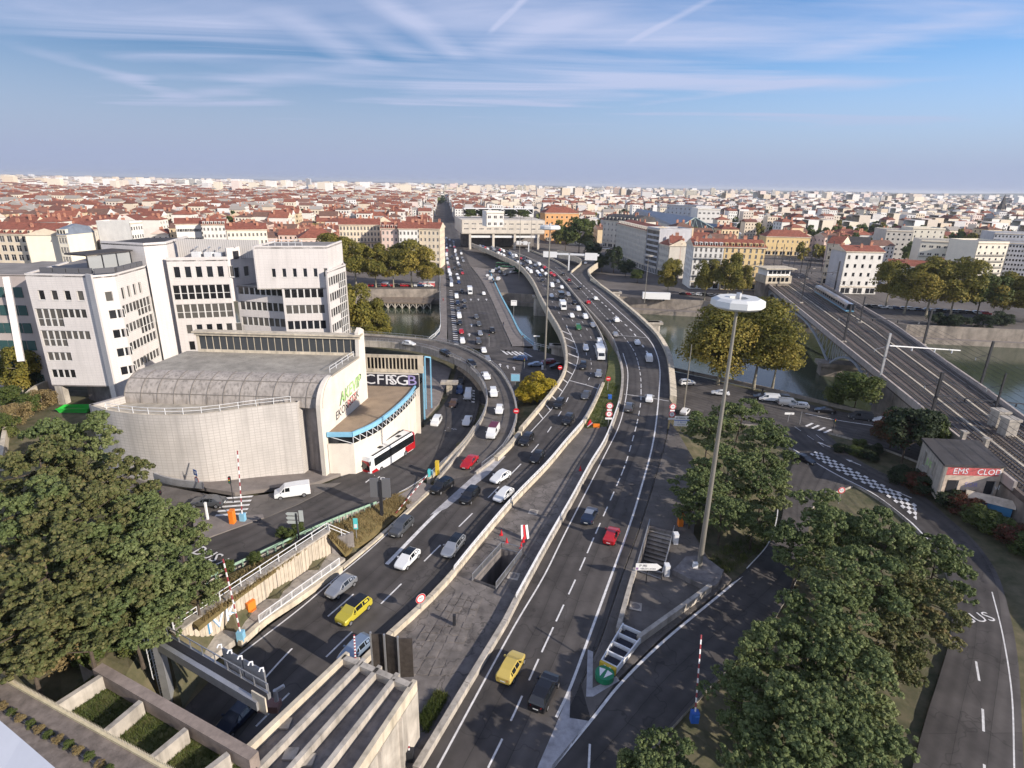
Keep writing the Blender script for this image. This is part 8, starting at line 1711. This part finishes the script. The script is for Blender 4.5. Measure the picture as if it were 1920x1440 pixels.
arm(456,977,3,445,845,'raised red and white barrier arm with a blue cabinet on the road island', BLUE); arm(453,1200,.5,418,1048,'raised striped barrier arm beside the retaining wall walkway', BLUE); arm(1301,1352,.1,1315,1190,'raised striped barrier arm on the pavement of the exit road', SBLUE); arm(768,1425,0,762,1335,'dark and white striped arm folded along the canopy wall', DSTEEL); arm(668,1255,4,664,1190,'short tilted striped arm at the canopy corner', CONC)
arm(808,894,.3,742,962,'lowered red and white barrier arm across the paved ledge', BLUE, d=(G(742,962)-CAMP).dot(CF)-1)
def cab(px, py, z, label, mat, w=.45, h=1.9, d=.4, name='cabinet', cat='cabinet'): p = G(px, py, z); t = thing(name, label, cat, p); MB().box(-w,-d,0,w,d,h).build('body', mat, t); MB().box(-w*1.08,-d*1.1,h,w*1.08,d*1.1,h+.08).build('lid', mat, t); MB().box(-w*.8,-d-.02,.15,w*.8,-d-.003,h*.9).build('door', mat, t)
cab(437,981,3.1,'orange roadside cabinet beside the blue barrier cabinet', ORANGE, .3, 1.9); cab(820,890,.2,'tall yellow and orange marker cabinet at the ramp foot', YEL, .3, 2.4); cab(1275,985,0,'orange cabinet at the top of the dark stairwell', ORANGE, .35, 1.8); cab(390,975,3.3,'white marker post standing in the side road', WHITE, .12, 2.6, .12, 'marker_post', 'marker post'); cab(1249,1078,0,'pale cabinet on the stairwell rail, lower one', WSTEEL, .3, 1.5); cab(1266,1018,0,'pale cabinet on the stairwell rail, upper one', WSTEEL, .3, 1.5); cab(805,898,.3,'pale blue marker post at the end of the lowered arm', CYAN, .2, 1.6); cab(1143,748,0,'small blue box on the median grass', SBLUE, .4, .9)
def cone(px, py, label, z=.03): p = G(px, py, z); t = thing('traffic_cone', label, 'traffic cone', p, group='traffic cones'); MB().box(-.25,-.25,0,.25,.25,.05).build('base', RED, t); MB().tube(((0,0,.05),(0,0,.85)), [.19,.04], 10).build('cone', RED, t); MB().tube(((0,0,.35),(0,0,.6)), [.125,.075], 10).build('white_band', WHITE, t)
cone(940,1003,'orange cone farthest left by the median guard rail'); cone(950,1018,'orange cone just below the leftmost one, at the strip kerb'); cone(977,1027,'orange cone beside the leaning works boards'); cone(981,1016,'orange cone half behind the leaning boards'); cone(1088,882,'lone cone far up the central strip')
WK = thing('works_boards', 'leaning red and white road works boards on the central strip', 'works boards', G(985,1012)); 
for k in range(3): MB().bar((k*.4-.4,0,.1),(k*.3-.5,.6,2.0),.35,.05).build('board', RED if k % 2 else WHITE, WK)
WK2 = thing('works_sign', 'toppled triangular works signs with orange barriers on the median grass', 'works sign', G(1106,800)); MB().add([(-.7,0,.3),(.7,0,.3),(0,.1,1.6),(-.7,.05,.3),(.7,.05,.3),(0,.15,1.6)], ((0,1,2),(5,4,3))).build('triangle', RED, WK2); MB().box(.6,-.5,0,1.9,-.4,.9).build('barrier_board', ORANGE, WK2); MB().bar((-.6,-.4,.1),(.4,-.5,1.1),.4,.06).build('barrier_board', WHITE, WK2)
cab(852,1172,.03,'short black post with a red top on the cracked strip', DSTEEL, .16, 1.3, .16, 'marker_post', 'marker post')
for k, (x, y) in enumerate(((963,1080),(1192,1137),(1000,960))): p = G(x, y, .04); t = thing('manhole', ['square manhole right of the central stairwell','round drain cover in a square frame on the apron','faint manhole in the upper central strip'][k], 'manhole', p, math.radians(-15)); MB().box(-.7,-.7,0,.7,.7,.03).build('frame', CONC, t); disc_ = MB().tube(((0,0,.03),(0,0,.045)), .5, 16).build('cover', CONCD, t)
# yellow crash cushion with its green chevron board
p = G(1140,1258); q = G(1178,1202); d = (q-p).normalized(); an = math.atan2(d.y, d.x); CCU = thing('crash_cushion', 'white framed crash cushion with yellow nose before the green chevron', 'crash cushion', p, an)
for s in (-1, 1): MB().bar((0,s*.85,.5),(6.4,s*1.25,.5),.14,.75).build('side_rail', WSTEEL, CCU)
for i in range(5): x = .2+i*1.5; w = .85+.4*x/6.4; MB().box(x-.08,-w,.1,x+.08,w,.85).build('cross_frame', WSTEEL, CCU)
for i in range(4): MB().box(.35+i*1.5,-.75,.15,1.45+i*1.5,.75,.55).build('cell', GK, CCU)
MB().box(-.25,-.9,.1,.0,.9,.95).build('nose', YEL, CCU)
for s in (-.3, .3): MB().add([(-.26,s-.12,.85),(-.26,s+.12,.85),(-.26,s,.3)], ((0,1,2),(2,1,0))).build('arrow', WHITE, CCU)
CH_ = thing('chevron_sign', 'green half round divergence board with two white arrows', 'road sign', G(1133,1272), an); MB().tube(((0,0,.1),(0,0,.75)), .95, 20).build('drum', SGREEN, CH_)
for s, r_ in ((-.42,1), (.42,-1)): MB().add([(-.7,s*.5,.77),(.45,s*.25,.77),(.3,s*1.75,.77)], ((0,1,2),(2,1,0))).build('arrow', WHITE, CH_)
# gantries far out
def tgantry(px, py, z, yt, half, label, signs):
    p = G(px, py, z); h = ztop(p, yt)-z; t = thing('sign_gantry', label, 'gantry', p, math.radians(-8)); MB().box(-.4,-.4,0,.4,.4,h).build('column', WSTEEL, t); MB().box(half[0],-.4,h-1,half[1],.4,h).build('beam', WSTEEL, t)
    for a, b, c, mt in signs: MB().box(a,-.6,h-c,b,-.42,h+.7).build('sign_panel', mt, t)
tgantry(1066,507,0,475,(-14,17), 'white T shaped sign gantry at the ramp gore', ((-15,-7,2.6,WHITE),(9,16,3.4,WHITE))); tgantry(991,472,0,454,(-9,1), 'white sign gantry before the transport centre', ((-9,-5.5,2,WHITE),(-4,-1,2,WHITE)))
# ------------------------------------------------------------------ railway bridge
ZB = 1.5; RLf, RN, = G(1442,536,ZB), G(1650,706,ZB); RF_ = RN-RLf; rdv = RF_.normalized(); rnv = Vector((rdv.y, -rdv.x, 0))*-1; Rend = RN+rdv*95; WD = 29.
RBr = thing('railway_bridge', 'grey steel arch railway bridge with stone piers and six tracks', 'bridge', RLf, math.atan2(rdv.y, rdv.x)); sgn_ = -1 if Vector((-rdv.y, rdv.x, 0)).x < 0 else 1
def RBp(u, v, z): return (u, v*sgn_ , z)               # along the deck, across it, height above the rails
LL_ = RF_.length; L0, L1 = -120, LL_+95
def wd(u): return float(np.interp(u, (8, 82, 130, 156, 175, 245), (28.2, 27.2, 23.2, 21.4, 19.4, 14)))
US_ = [L0+(L1-L0)*i/30 for i in range(31)]; m = MB()
for i in range(30):
    a, b = US_[i], US_[i+1]; ya, yb = sgn_*wd(a), sgn_*wd(b); m.quad((a,0,-.25),(b,0,-.25),(b,yb,-.25),(a,ya,-.25)); m.quad((a,0,-1.3),(b,0,-1.3),(b,yb,-1.3),(a,ya,-1.3)); m.quad((a,0,-1.3),(b,0,-1.3),(b,0,-.25),(a,0,-.25)); m.quad((a,ya,-1.3),(b,yb,-1.3),(b,yb,-.25),(a,ya,-.25))
m.build('deck', [M('ballast', (.115,.09,.075), .95, var=.4, vs=1.2, bump=.4, bs=5)], RBr)
def along(v, z, w, h, u0_, u1_, n_=24): # a strip following the tapering deck; v = share of the width
    m = MB(); P = [(u0_+(u1_-u0_)*i/n_) for i in range(n_+1)]; P = [(u, sgn_*(v*wd(u)), z) for u in P]
    for i in range(n_): m.bar(P[i], P[i+1], w, h)
    return m
for v in (.004, .996): along(v, .0, .5, 1.7, -12, LL_+60).build('parapet', M('parapet_pink', (.42,.36,.32), .85, var=.2, vs=2, streak=(1,.2,.5)), RBr)
GRS = M('bridge_grey', (.34,.36,.39), .5, .2, var=.12, vs=2)
def up_(px, py, z): return (G(px, py, z)-RLf).dot(rdv)
ups = [up_(1498,598,-9), up_(1574,692,-9)]; ab0, ab1 = -4., LL_-1.; spans = [(ab0, ups[0]), (ups[0], ups[1]), (ups[1], ab1)]
for v in (.4, WD/2-2, WD-4):
    for (a, b) in spans:
        m = MB(); m2 = MB(); n = 18; y = sgn_*v; pts = [(a+1.2+(b-a-2.4)*i/n, y, -8.6+6.6*(1-(2*i/n-1)**2)) for i in range(n+1)]
        for i in range(n): m.bar(pts[i], pts[i+1], .5, .7)
        m.build('arch_rib', GRS, RBr)
        if v != WD/2-2:
            for i in range(n+1): m2.bar(pts[i], (pts[i][0], y, -1.2), .22, up=(0,1,0))
            for i in range(n):
                j = i+1 if i < n/2 else i; k_ = i if i < n/2 else i+1; m2.bar((pts[k_][0], y, -1.2), pts[j], .16, up=(0,1,0))
            m2.build('spandrel', GRS, RBr, kind='stuff')
for u in ups:
    m = MB(); m.box(u-2.2,min(-2*sgn_,sgn_*(WD-2)),-14,u+2.2,max(-2*sgn_,sgn_*(WD-2)),-8.4); m.box(u-3,min(-3*sgn_,sgn_*(WD-1)),-9.4,u+3,max(-3*sgn_,sgn_*(WD-1)),-8.2); m.build('pier', STONE, RBr)
for u0_, u1_ in ((-30,ab0),(ab1,ab1+11)): m = MB(); m.box(u0_,min(.05*sgn_,sgn_*(WD-8)),-14,u1_,max(.05*sgn_,sgn_*(WD-8)),-1.35); m.build('abutment', STONE, RBr)
m = MB(); m.prism([(ab1+11.2,.05*sgn_),(L1,.05*sgn_),(L1,13.8*sgn_),(ab1+11.2,sgn_*20)], -6, -1.35); m.build('embankment', STONE, RBr)
RAILM = M('rail_steel', (.16,.14,.13), .35, .7)
for k in range(6):
    v = 3.0+k*4.55; m = MB()
    vf = (v+.4)/28.6; dv = .72/28.6
    for s in (-dv, dv): along(vf+s, .03, .14, .18, -100, L1-4, 26).build('rail', RAILM, RBr)
    for i in range(int((LL_+90)/.95)): u = -20+i*.95; y = sgn_*vf*wd(u); m.box(u-.13,y-1.15,-.26,u+.13,y+1.15,-.13)
    m.build('sleepers', M('sleeper', (.17,.15,.13), .9, var=.3, vs=.8), RBr, kind='stuff')
for k in (1, 3): along((5.7+k*4.55)/28.6, -.12, .5, .15, -20, LL_+80).build('walkway', CONCW, RBr)
m = MB()
for k in range(2):                                          # crossover curves
    P = [Vector(RBp(20+50*k+t*40, 7.55+4.55*k+4.55*(3*t*t-2*t**3), .04)) for t in [i/12 for i in range(13)]]
    for s in (-.72, .72): m.tube([p+Vector((0,s,0)) for p in P], .07, 4)
m.build('crossover', RAILM, RBr)
for i in range(40): pass
def cat_mast(bx, by, ty, label, mat=DSTEEL, w=.55): p = G(bx, by, ZB); h = ztop(p, ty)-ZB; t = thing('catenary_mast', label, 'catenary mast', p, group='masts beyond the signal box' if w == .25 else None); MB().bar((0,0,0),(0,0,h),w,w*.7,up=(0,1,0)).build('post', mat, t); MB().box(-.7,-.5,-.3,.7,.5,.2).build('foot', CONC, t); MB().bar((0,0,h*.72),(-2.6,.6,h*.62),.1).build('bracket', mat, t); MB().tube(((-2.6,.6,h*.62),(-2.6,.6,h*.62-.6)), .12, 6).build('insulator', STEEL, t); return p+Vector((0,0,h*.8))
cm = [cat_mast(1582,640,572,'black catenary mast on the left parapet of the railway bridge'), cat_mast(1731,646,580,'black catenary mast on the right parapet over the barge'), cat_mast(1748,770,698,'thick black catenary mast in the middle of the tracks'), cat_mast(1650,708,625,'pale catenary mast at the near stone pier', STEEL), cat_mast(1502,567,490,'thin black catenary mast left of the train', w=.35), cat_mast(1564,546,490,'thick black catenary mast before the white railway house'), cat_mast(1518,506,458,'thin catenary mast right of the signal box', w=.35), cat_mast(1612,604,556,'black catenary mast behind the train on the right parapet', w=.4), cat_mast(1838,724,640,'grey lattice like catenary mast near the right edge', DSTEEL, .5), cat_mast(1862,780,700,'grey catenary mast by the concrete pillars', DSTEEL, .35)]
def portal(a, b, label, mat=DSTEEL): t = thing('catenary_portal', label, 'catenary portal', a); d = b-a; m = MB(); m.bar((0,0,.35), d+Vector((0,0,.35)), .1); m.bar((0,0,-.35), d+Vector((0,0,-.35)), .1); n = max(4, int(d.length/1.5))
for k in range(10): cat_mast(1448+k*13, 512-k*1.5+(k%3)*9, 452+(k%4)*6, 'thin dark catenary mast in the cluster beyond the signal box', w=.25)
portals = [(PD(1668,648,134), PD(1800,657,150), 'white horizontal catenary arm with dark insulators over the tracks', WSTEEL), (PD(1755,742,126), PD(1925,758,140), 'dark catenary beam crossing the tracks at the right edge', DSTEEL), (PD(1590,594,178), PD(1736,604,196), 'dark catenary beam between the two bridge masts', DSTEEL), (PD(1500,508,240), PD(1570,512,262), 'dark catenary beam above the train', DSTEEL), (PD(1425,484,300), PD(1560,490,330), 'thin catenary beam behind the signal box', DSTEEL)]
for a, b, lb, mt in portals:
    t = thing('catenary_portal', lb, 'catenary portal', a); d = b-a
    MB().bar((0,0,0), d, .28, .22).build('beam', mt, t)
    for k in (.3, .62, .88): c = d*k; MB().tube((c, c+Vector((0,0,-.9))), .16, 6).build('insulator', mt, t)
m = MB()
for v in (3.0, 7.5, 12.1, 16.6, 21.2, 25.7):
    P = [RLf+rdv*u+Vector((-rdv.y, rdv.x, 0))*sgn_*v+Vector((0,0,5.6)) for u in (-40, 20, 70, 120, LL_+40, LL_+90)]
    for i in range(5): m.bar(P[i], P[i+1], .05); m.bar(P[i]+Vector((0,0,1.0)), P[i+1]+Vector((0,0,1.0)), .045)
m.build('overhead_wire', DSTEEL, label='thin overhead wires above the railway tracks', cat='wires', kind='stuff')
# regional train
tp = G(1531,549,ZB); TRN = thing('train', 'silver regional train with dark windscreen leaving the bridge', 'train', tp, math.atan2(-rdv.y, -rdv.x))
prof = [(-1.35,.5),(-1.45,1.2),(-1.4,2.9),(-1.0,3.7),(1.0,3.7),(1.4,2.9),(1.45,1.2),(1.35,.5)]
m = MB(); V0 = [(0.2,y*.8,z*.9+.2) for y, z in prof]; V1 = [(-1.6,y,z) for y, z in prof]; V2 = [(-48,y,z) for y, z in prof]
for A_, B_ in ((V0, V1), (V1, V2)):
    for k in range(8): j = (k+1) % 8; m.add((A_[k], A_[j], B_[j], B_[k]), ((3,2,1,0),(0,1,2,3)))
m.add(V0, (tuple(range(8)), tuple(range(7,-1,-1)))); 
m.build('body', PAINTS['silver'], TRN); MB().box(.05,-1.0,1.7,.26,1.0,3.0).build('windscreen', CGL, TRN)
for s in (-1, 1):
    for i in range(14): MB().box(-4.6-i*3.1,s*1.46-.02,1.9,-2.4-i*3.1,s*1.46+.02,2.8).build('side_window', CGL, TRN)
    MB().box(.12,s*.75-.15,1.0,.27,s*.75+.15,1.3).build('headlight', LAMP, TRN)
MB().box(-48,-1.48,.75,-1.8,1.48,1.05).build('stripe', BLUE, TRN)
# signal box at the far end
sa = G(1431,560,-5); SB = thing('signal_box', 'white two storey signal box on a graffitied pier at the bridge head', 'signal box', sa, math.radians(8)); 
m = MB(); m.box(0,0,-2,12.5,9,7.6); m.build('pier', STONE, SB); m = MB(); m.box(-.5,-.5,7.6,13.2,9.5,11.4); m.box(-1.6,-1.6,14.6,14.6,10,15.1); m.build('storey', CONCW, SB); MB().box(.2,.2,11.4,12.4,9,14.6).build('upper_storey', WHITE, SB)
for i in range(5): MB().box(.9+i*2.25,.08,12.3,2.7+i*2.25,.19,13.9).build('window', GLASS, SB); MB().box(.9+i*2.25,-.6,8.6,2.4+i*2.25,-.51,10.6).build('window', GLASS, SB)
for k, (b_, mt) in enumerate((('HDB', GP), ('MEC', GW))): text('graffiti', b_, 3.0, mt, SB, (6.2,-.05,4.8-k*3), (math.pi/2,0,0), .02)
# graffitied hut by the line
hz_ = 3.6; hc = [G(1732,822,hz_), G(1834,827,hz_), G(1884,873,hz_), G(1774,870,hz_)]; HUT = thing('railway_hut', 'flat roofed railway hut covered in graffiti below the tracks', 'hut', (hc[3].x, hc[3].y, -3.2))
ff = facade(HUT, hc[3], hc[2], -3.2, hz_-.35, [(1.0,3.0,1.2,3.8,None),(7.6,9.3,1.2,3.8,None)], M('hut_wall', (.52,.42,.33), .9, var=.2, vs=1)); facade(HUT, hc[0], hc[3], -3.2, hz_-.35, [(2,3.4,2.4,5.2,None),(6.5,7.6,2.4,5.2,None)], CONC); facade(HUT, hc[2], hc[1], -3.2, hz_-.35, [], CONC); facade(HUT, hc[1], hc[0], -3.2, hz_-.35, [], CONC)
ce = sum(hc, Vector())/4; m = MB(); P = [ce+(p-ce)*1.06 for p in hc]; m.prism([(p.x,p.y) for p in P][::-1], hz_-.35, hz_, bottom=True); loc_build(m, 'roof', ROOFD, HUT)
hd = (hc[2]-hc[3]).normalized(); ha = math.atan2(hd.y, hd.x); LH = (hc[2]-hc[3]).length
def tagw(b_, sz, mt, u, z, y=-.03, par=ff): text('graffiti', b_, sz, mt, par, (u,y,z), (math.pi/2,0,0), .012)
MB().box(.5,-.02,4.75,LH-.5,-.005,6.2).build('painted_band', GR, ff)
tagw('EMS', 1.5, GW, 2.8, 5.5, -.04); tagw('CLOD', 1.5, GW, 7.6, 5.45, -.04); tagw('SOR', 1.2, GP, 5.2, 3.0); tagw('vK', 1.3, GW, 10, 2.6); tagw('RNO', 1.0, GK, 5.4, 1.6)
fl_ = [o for o in HUT.children if o.name.startswith('wall')][1]; tagw('JUS', 1.7, GG, 4.9, 4.0, -.03, fl_)
for u in (2.0, 8.4): MB().box(u-.75,.15,1.2,u+.75,.2,3.8).build('door', DSTEEL, ff)
for i, (x, y) in enumerate(((1800,838),(1842,852),(1866,806),(1884,822))): p = G(x, y, .5); t = thing('concrete_pillar', ['white slim concrete post by the hut roof, left of two', 'white slim concrete post by the hut roof, right of two', 'broad pale pillar of the railway viaduct, far one', 'broad pale pillar of the railway viaduct, near one'][i], 'pillar', p); w = .35 if i < 2 else 1.1; MB().box(-w,-w,-3,w,w,3 if i < 2 else 4).build('shaft', CONC, t); MB().box(-w-.2,-w-.2,3 if i < 2 else 4,w+.2,w+.2,3.4 if i < 2 else 4.5).build('cap', CONC, t)
SH = thing('shed', 'small shed with a blue wall and pale folded roof beside the hut', 'shed', G(1848,960,-4), math.radians(-35)); MB().box(-3,-1.4,0,3,1.4,2.4).build('wall', GB, SH); MB().add([(-3.3,-1.7,2.4),(3.3,-1.7,2.4),(3.3,1.7,2.4),(-3.3,1.7,2.4),(-3.3,0,3.2),(3.3,0,3.2)], ((0,1,5,4),(2,3,4,5),(1,2,5),(3,0,4))).build('roof', CONCW, SH)
# quay life: barge, pontoon, mural walls, skip, small boats
ba, bb = G(1688,628,-10.6), G(1842,641,-10.6); BO = thing('barge', 'long white passenger barge with blue hull moored at the far quay', 'boat', ba, math.atan2((bb-ba).y, (bb-ba).x)); LB_ = (bb-ba).length
m = MB(); P = [(0,-2.6),(LB_*.9,-2.6),(LB_,0),(LB_*.9,2.6),(0,2.6)]; m.prism(P, -.6, 1.5); m.build('hull', BLUE, BO); m = MB(); m.prism([(x,y*1.02) for x, y in P], 1.5, 1.85); m.build('gunwale', WHITE, BO)
MB().box(2,-2.1,1.85,LB_*.82,2.1,3.9).build('cabin', WHITE, BO); MB().box(1.5,-2.3,3.9,LB_*.84,2.3,4.15).build('roof', M('boat_roof', (.45,.22,.16), .7, var=.2, vs=2), BO)
for i in range(12): MB().box(3+i*LB_*.065,-2.14,2.3,3+i*LB_*.065+1.7,-2.105,3.4).build('window', GLASS, BO)
for k, (x, y, s) in enumerate(((1880,634,.8),(846,583,.6))): p = G(x, y, -11); t = thing('small_boat', ['white motor boat behind the barge stern', 'dark little boat beside the old bridge pier'][k], 'boat', p, .1); m = MB(); m.prism([(-3*s,-1*s),(2*s,-1*s),(3.4*s,0),(2*s,1*s),(-3*s,1*s)], 0, .9*s); m.build('hull', WHITE if k == 0 else DSTEEL, t); MB().box(-1.2*s,-.7*s,.9*s,1*s,.7*s,1.9*s).build('cabin', WHITE if k == 0 else GSTEEL, t)
pa = G(700,566,-8.2); PTN = thing('pontoon', 'timber landing stage on braced piles at the far bank', 'landing stage', pa); w_ = G(808,566,-8.2)-pa; LPn = w_.length
MB().box(0,0,-.6,LPn,14,0).build('deck', M('stage_planks', (.20,.155,.115), .9, var=.3, vs=1.5), PTN)
for i in range(9):
    x = LPn*i/8; MB().box(x-.25,.2,-3.6,x+.25,.7,-.6).build('pile', CONCW, PTN)
    if i < 8: MB().bar((x,.4,-3), (x+LPn/16,.4,-.7), .3).bar((x+LPn/8,.4,-3), (x+LPn/16,.4,-.7), .3).build('brace', CONC, PTN)
for k, (x, y, wx, hh, mt, lb) in enumerate(((722,545,3,4,WHITE,'white kiosk with a blue sign on the landing stage'), (800,548,8,5,GR,'graffiti covered block at the end of the landing stage'))): p = G(x, y, -8.2); t = thing('kiosk', lb, 'kiosk', p); MB().box(-wx/2,0,0,wx/2,3,hh).build('wall', mt, t); MB().box(-wx/2-.2,-.2,hh,wx/2+.2,3.2,hh+.25).build('roof', WSTEEL, t); MB().box(-wx*.3,-.04,hh*.5,wx*.3,-.01,hh*.9).build('sign', SBLUE if k == 0 else GW, t)
for (x0, x1, y0, y1, b_, mt, lb) in ((1120,1250,566,571,'BRO MARK', GW, 'long white graffiti wall on the far lower quay'), (1252,1345,569,574,'KASEM TOR', GP, 'violet graffiti wall on the far lower quay right of the white one'), (925,952,540,546,'ITMAC', GW, 'white lettered graffiti pier beside the blue railing'), (962,1000,552,557,'ROYNEY', GW, 'graffiti wall under the viaduct on the far bank')):
    a, b = G(x0, y0, -9.1), G(x1, y1, -9.1); d = b-a; L = d.length; t = thing('graffiti_wall', lb, 'wall', a, math.atan2(d.y, d.x)); MB().box(0,0,-.3,L,.5,3.2).build('wall', FAC[1] if mt is GW and x0 > 1000 else CONCD, t); text('graffiti', b_, 2.9, mt if x0 < 1000 or mt is GP else GK, t, (L/2,-.03,1.6), (math.pi/2,0,0), .015, sx=L/(len(b_)*2.2))
TRL = thing('trailer', 'white box trailer parked on the far lower quay', 'trailer', G(1207,566,-5)+Vector((0,3,0)), math.radians(-4)); MB().box(0,0,.9,13,2.5,3.9).build('box', WHITE, TRL); 
for x in (2, 10): MB().tube(((x,-.02,.5),(x,2.5,.5)), .5, 12).build('wheel', BLACK, TRL)
SK = thing('skip', 'bright green waste skip in the shade under the left office wing', 'skip', G(146,778,3.6), math.radians(5)); m = MB(); a = [(-2,-1.1),(2,-1.1),(2,1.1),(-2,1.1)]; b = [(-2.8,-1.25),(2.8,-1.25),(2.8,1.25),(-2.8,1.25)]; 
for i in range(4): j = (i+1) % 4; m.quad((*a[i],0),(*a[j],0),(*b[j],1.7),(*b[i],1.7)); m.quad((*a[j],0),(*a[i],0),(*b[i],1.7),(*b[j],1.7))
m.quad((-2,-1.1,.1),(2,-1.1,.1),(2,1.1,.1),(-2,1.1,.1)); m.build('body', M('skip_green', (.03,.42,.05), .5), SK); MB().box(-2.85,-1.35,1.6,2.85,-1.2,1.8).build('rim', MATS['skip_green'], SK)
# viaduct piers
for k, (x, y, zt_, w) in enumerate(((1010,585,-1.8,7), (1045,668,-1.8,6), (945,525,-1.8,6), (1085,600,-1.8,6), (1210,640,-1.8,6), (1140,575,-1.8,6))):
    p = G(x, y, -9 if k != 1 else -5)+Vector((2,3,0)); t = thing('viaduct_pier', ['broad stone coloured viaduct pier standing in the water, far left', 'viaduct pier at the near river edge by the parapet', 'viaduct pier on the far bank square', 'viaduct pier below the inbound deck', 'viaduct pier below the outbound deck', 'viaduct pier at the far bank below the outbound deck'][k], 'pier', (p.x, p.y, -12)); MB().prism([(-w/2,-1.3),(w/2,-1.3),(w/2+.8,0),(w/2,1.3),(-w/2,1.3),(-w/2-.8,0)], 0, 10.1).build('shaft', CONC, t); MB().box(-w/2-1.5,-1.6,9.2,w/2+1.5,1.6,10.1).build('cap', CONC, t)
p = G(843,740,-5); t = thing('ramp_pier', 'round topped pier carrying the curved ramp beside the checkered box', 'pier', p); MB().box(-.7,-.7,0,.7,.7,3.8).build('shaft', CONCW, t); MB().box(-2.2,-1,3.0,2.2,1,3.7).build('cap', CONC, t)
# ------------------------------------------------------------------ people
SKIN = M('skin', (.42,.26,.19), .6)
def person(px, py, z, top, low, label, ang=0., stride=.2):
    p = G(px, py, z); t = thing('person', label, 'person', p, ang); bm = {}
    me = bpy.data.meshes.new('body'); J = [(0,0,.95,.15),(0,0,1.15,.15),(0,0,1.38,.17),(0,0,1.52,.06),(0,.02,1.66,.11),(.1,stride,.5,.075),(.1,stride*.9,.07,.055),(.1,stride*.9+.16,.04,.045),(-.1,-stride,.5,.075),(-.1,-stride*1.4,.07,.055),(-.1,-stride*1.4+.16,.04,.045),(.22,0,1.36,.065),(.27,-.05,1.08,.05),(.27,.1,.86,.04),(-.22,0,1.36,.065),(-.27,.05,1.08,.05),(-.27,.16,.88,.04)]
    me.from_pydata([j[:3] for j in J], [(0,1),(1,2),(2,3),(3,4),(0,5),(5,6),(6,7),(0,8),(8,9),(9,10),(2,11),(11,12),(12,13),(2,14),(14,15),(15,16)], []); o = obj('body', me, t); sk = o.modifiers.new('skin', 'SKIN'); sd = o.modifiers.new('sub', 'SUBSURF'); sd.levels = sd.render_levels = 1
    for i, j in enumerate(J): me.skin_vertices[0].data[i].radius = (j[3], j[3])
    me.skin_vertices[0].data[0].use_root = True; me.materials.append(top)
    MB().tube(((0,.02,1.56),(0,.02,1.62),(0,.0,1.74),(0,-.01,1.79)), [.05,.115,.115,.05], 10).build('hair', GK, t); MB().tube(((0,0,.55),(0,0,.98)), [.19,.17], 10).build('trousers', low, t)
DK = M('cloth_dark', (.03,.03,.04), .9); DN = M('cloth_denim', (.06,.08,.13), .9); RDc = M('cloth_red', (.30,.04,.04), .9)
for a in ((1010,660,-5,DK,DN,'person in dark clothes on the pavement beside the tall mast'), (1032,660,-5,DK,DK,'person in black walking near the parapet behind the mast'), (944,612,-5,DK,DN,'person in dark coat on the right bridge pavement'), (831,565,-5,RDc,DK,'person in a red top on the left bridge pavement'), (1362,742,-4.8,DK,DN,'person standing at the quay wall between the plane trunks'), (1429,738,-4.8,DK,DK,'person in dark clothes by the quay wall near the lamp')): person(*a[:6], ang=rng.uniform(0, 6))
# ------------------------------------------------------------------ air
hz_m = bpy.data.materials.new('haze_air'); hz_m.use_nodes = True; nt = hz_m.node_tree; nt.nodes.remove(nt.nodes['Principled BSDF']); pv = nt.nodes.new('ShaderNodeVolumePrincipled'); pv.inputs['Density'].default_value = HAZE; pv.inputs['Color'].default_value = (.88,.92,1,1); pv.inputs['Anisotropy'].default_value = .2
nt.links.new(pv.outputs[0], nt.nodes['Material Output'].inputs['Volume'])
m = MB(); m.box(-31000,-900,-16,31000,41000,95); hzo = m.build('haze', hz_m, kind='stuff', label='pale blue haze over the far city', cat='haze')
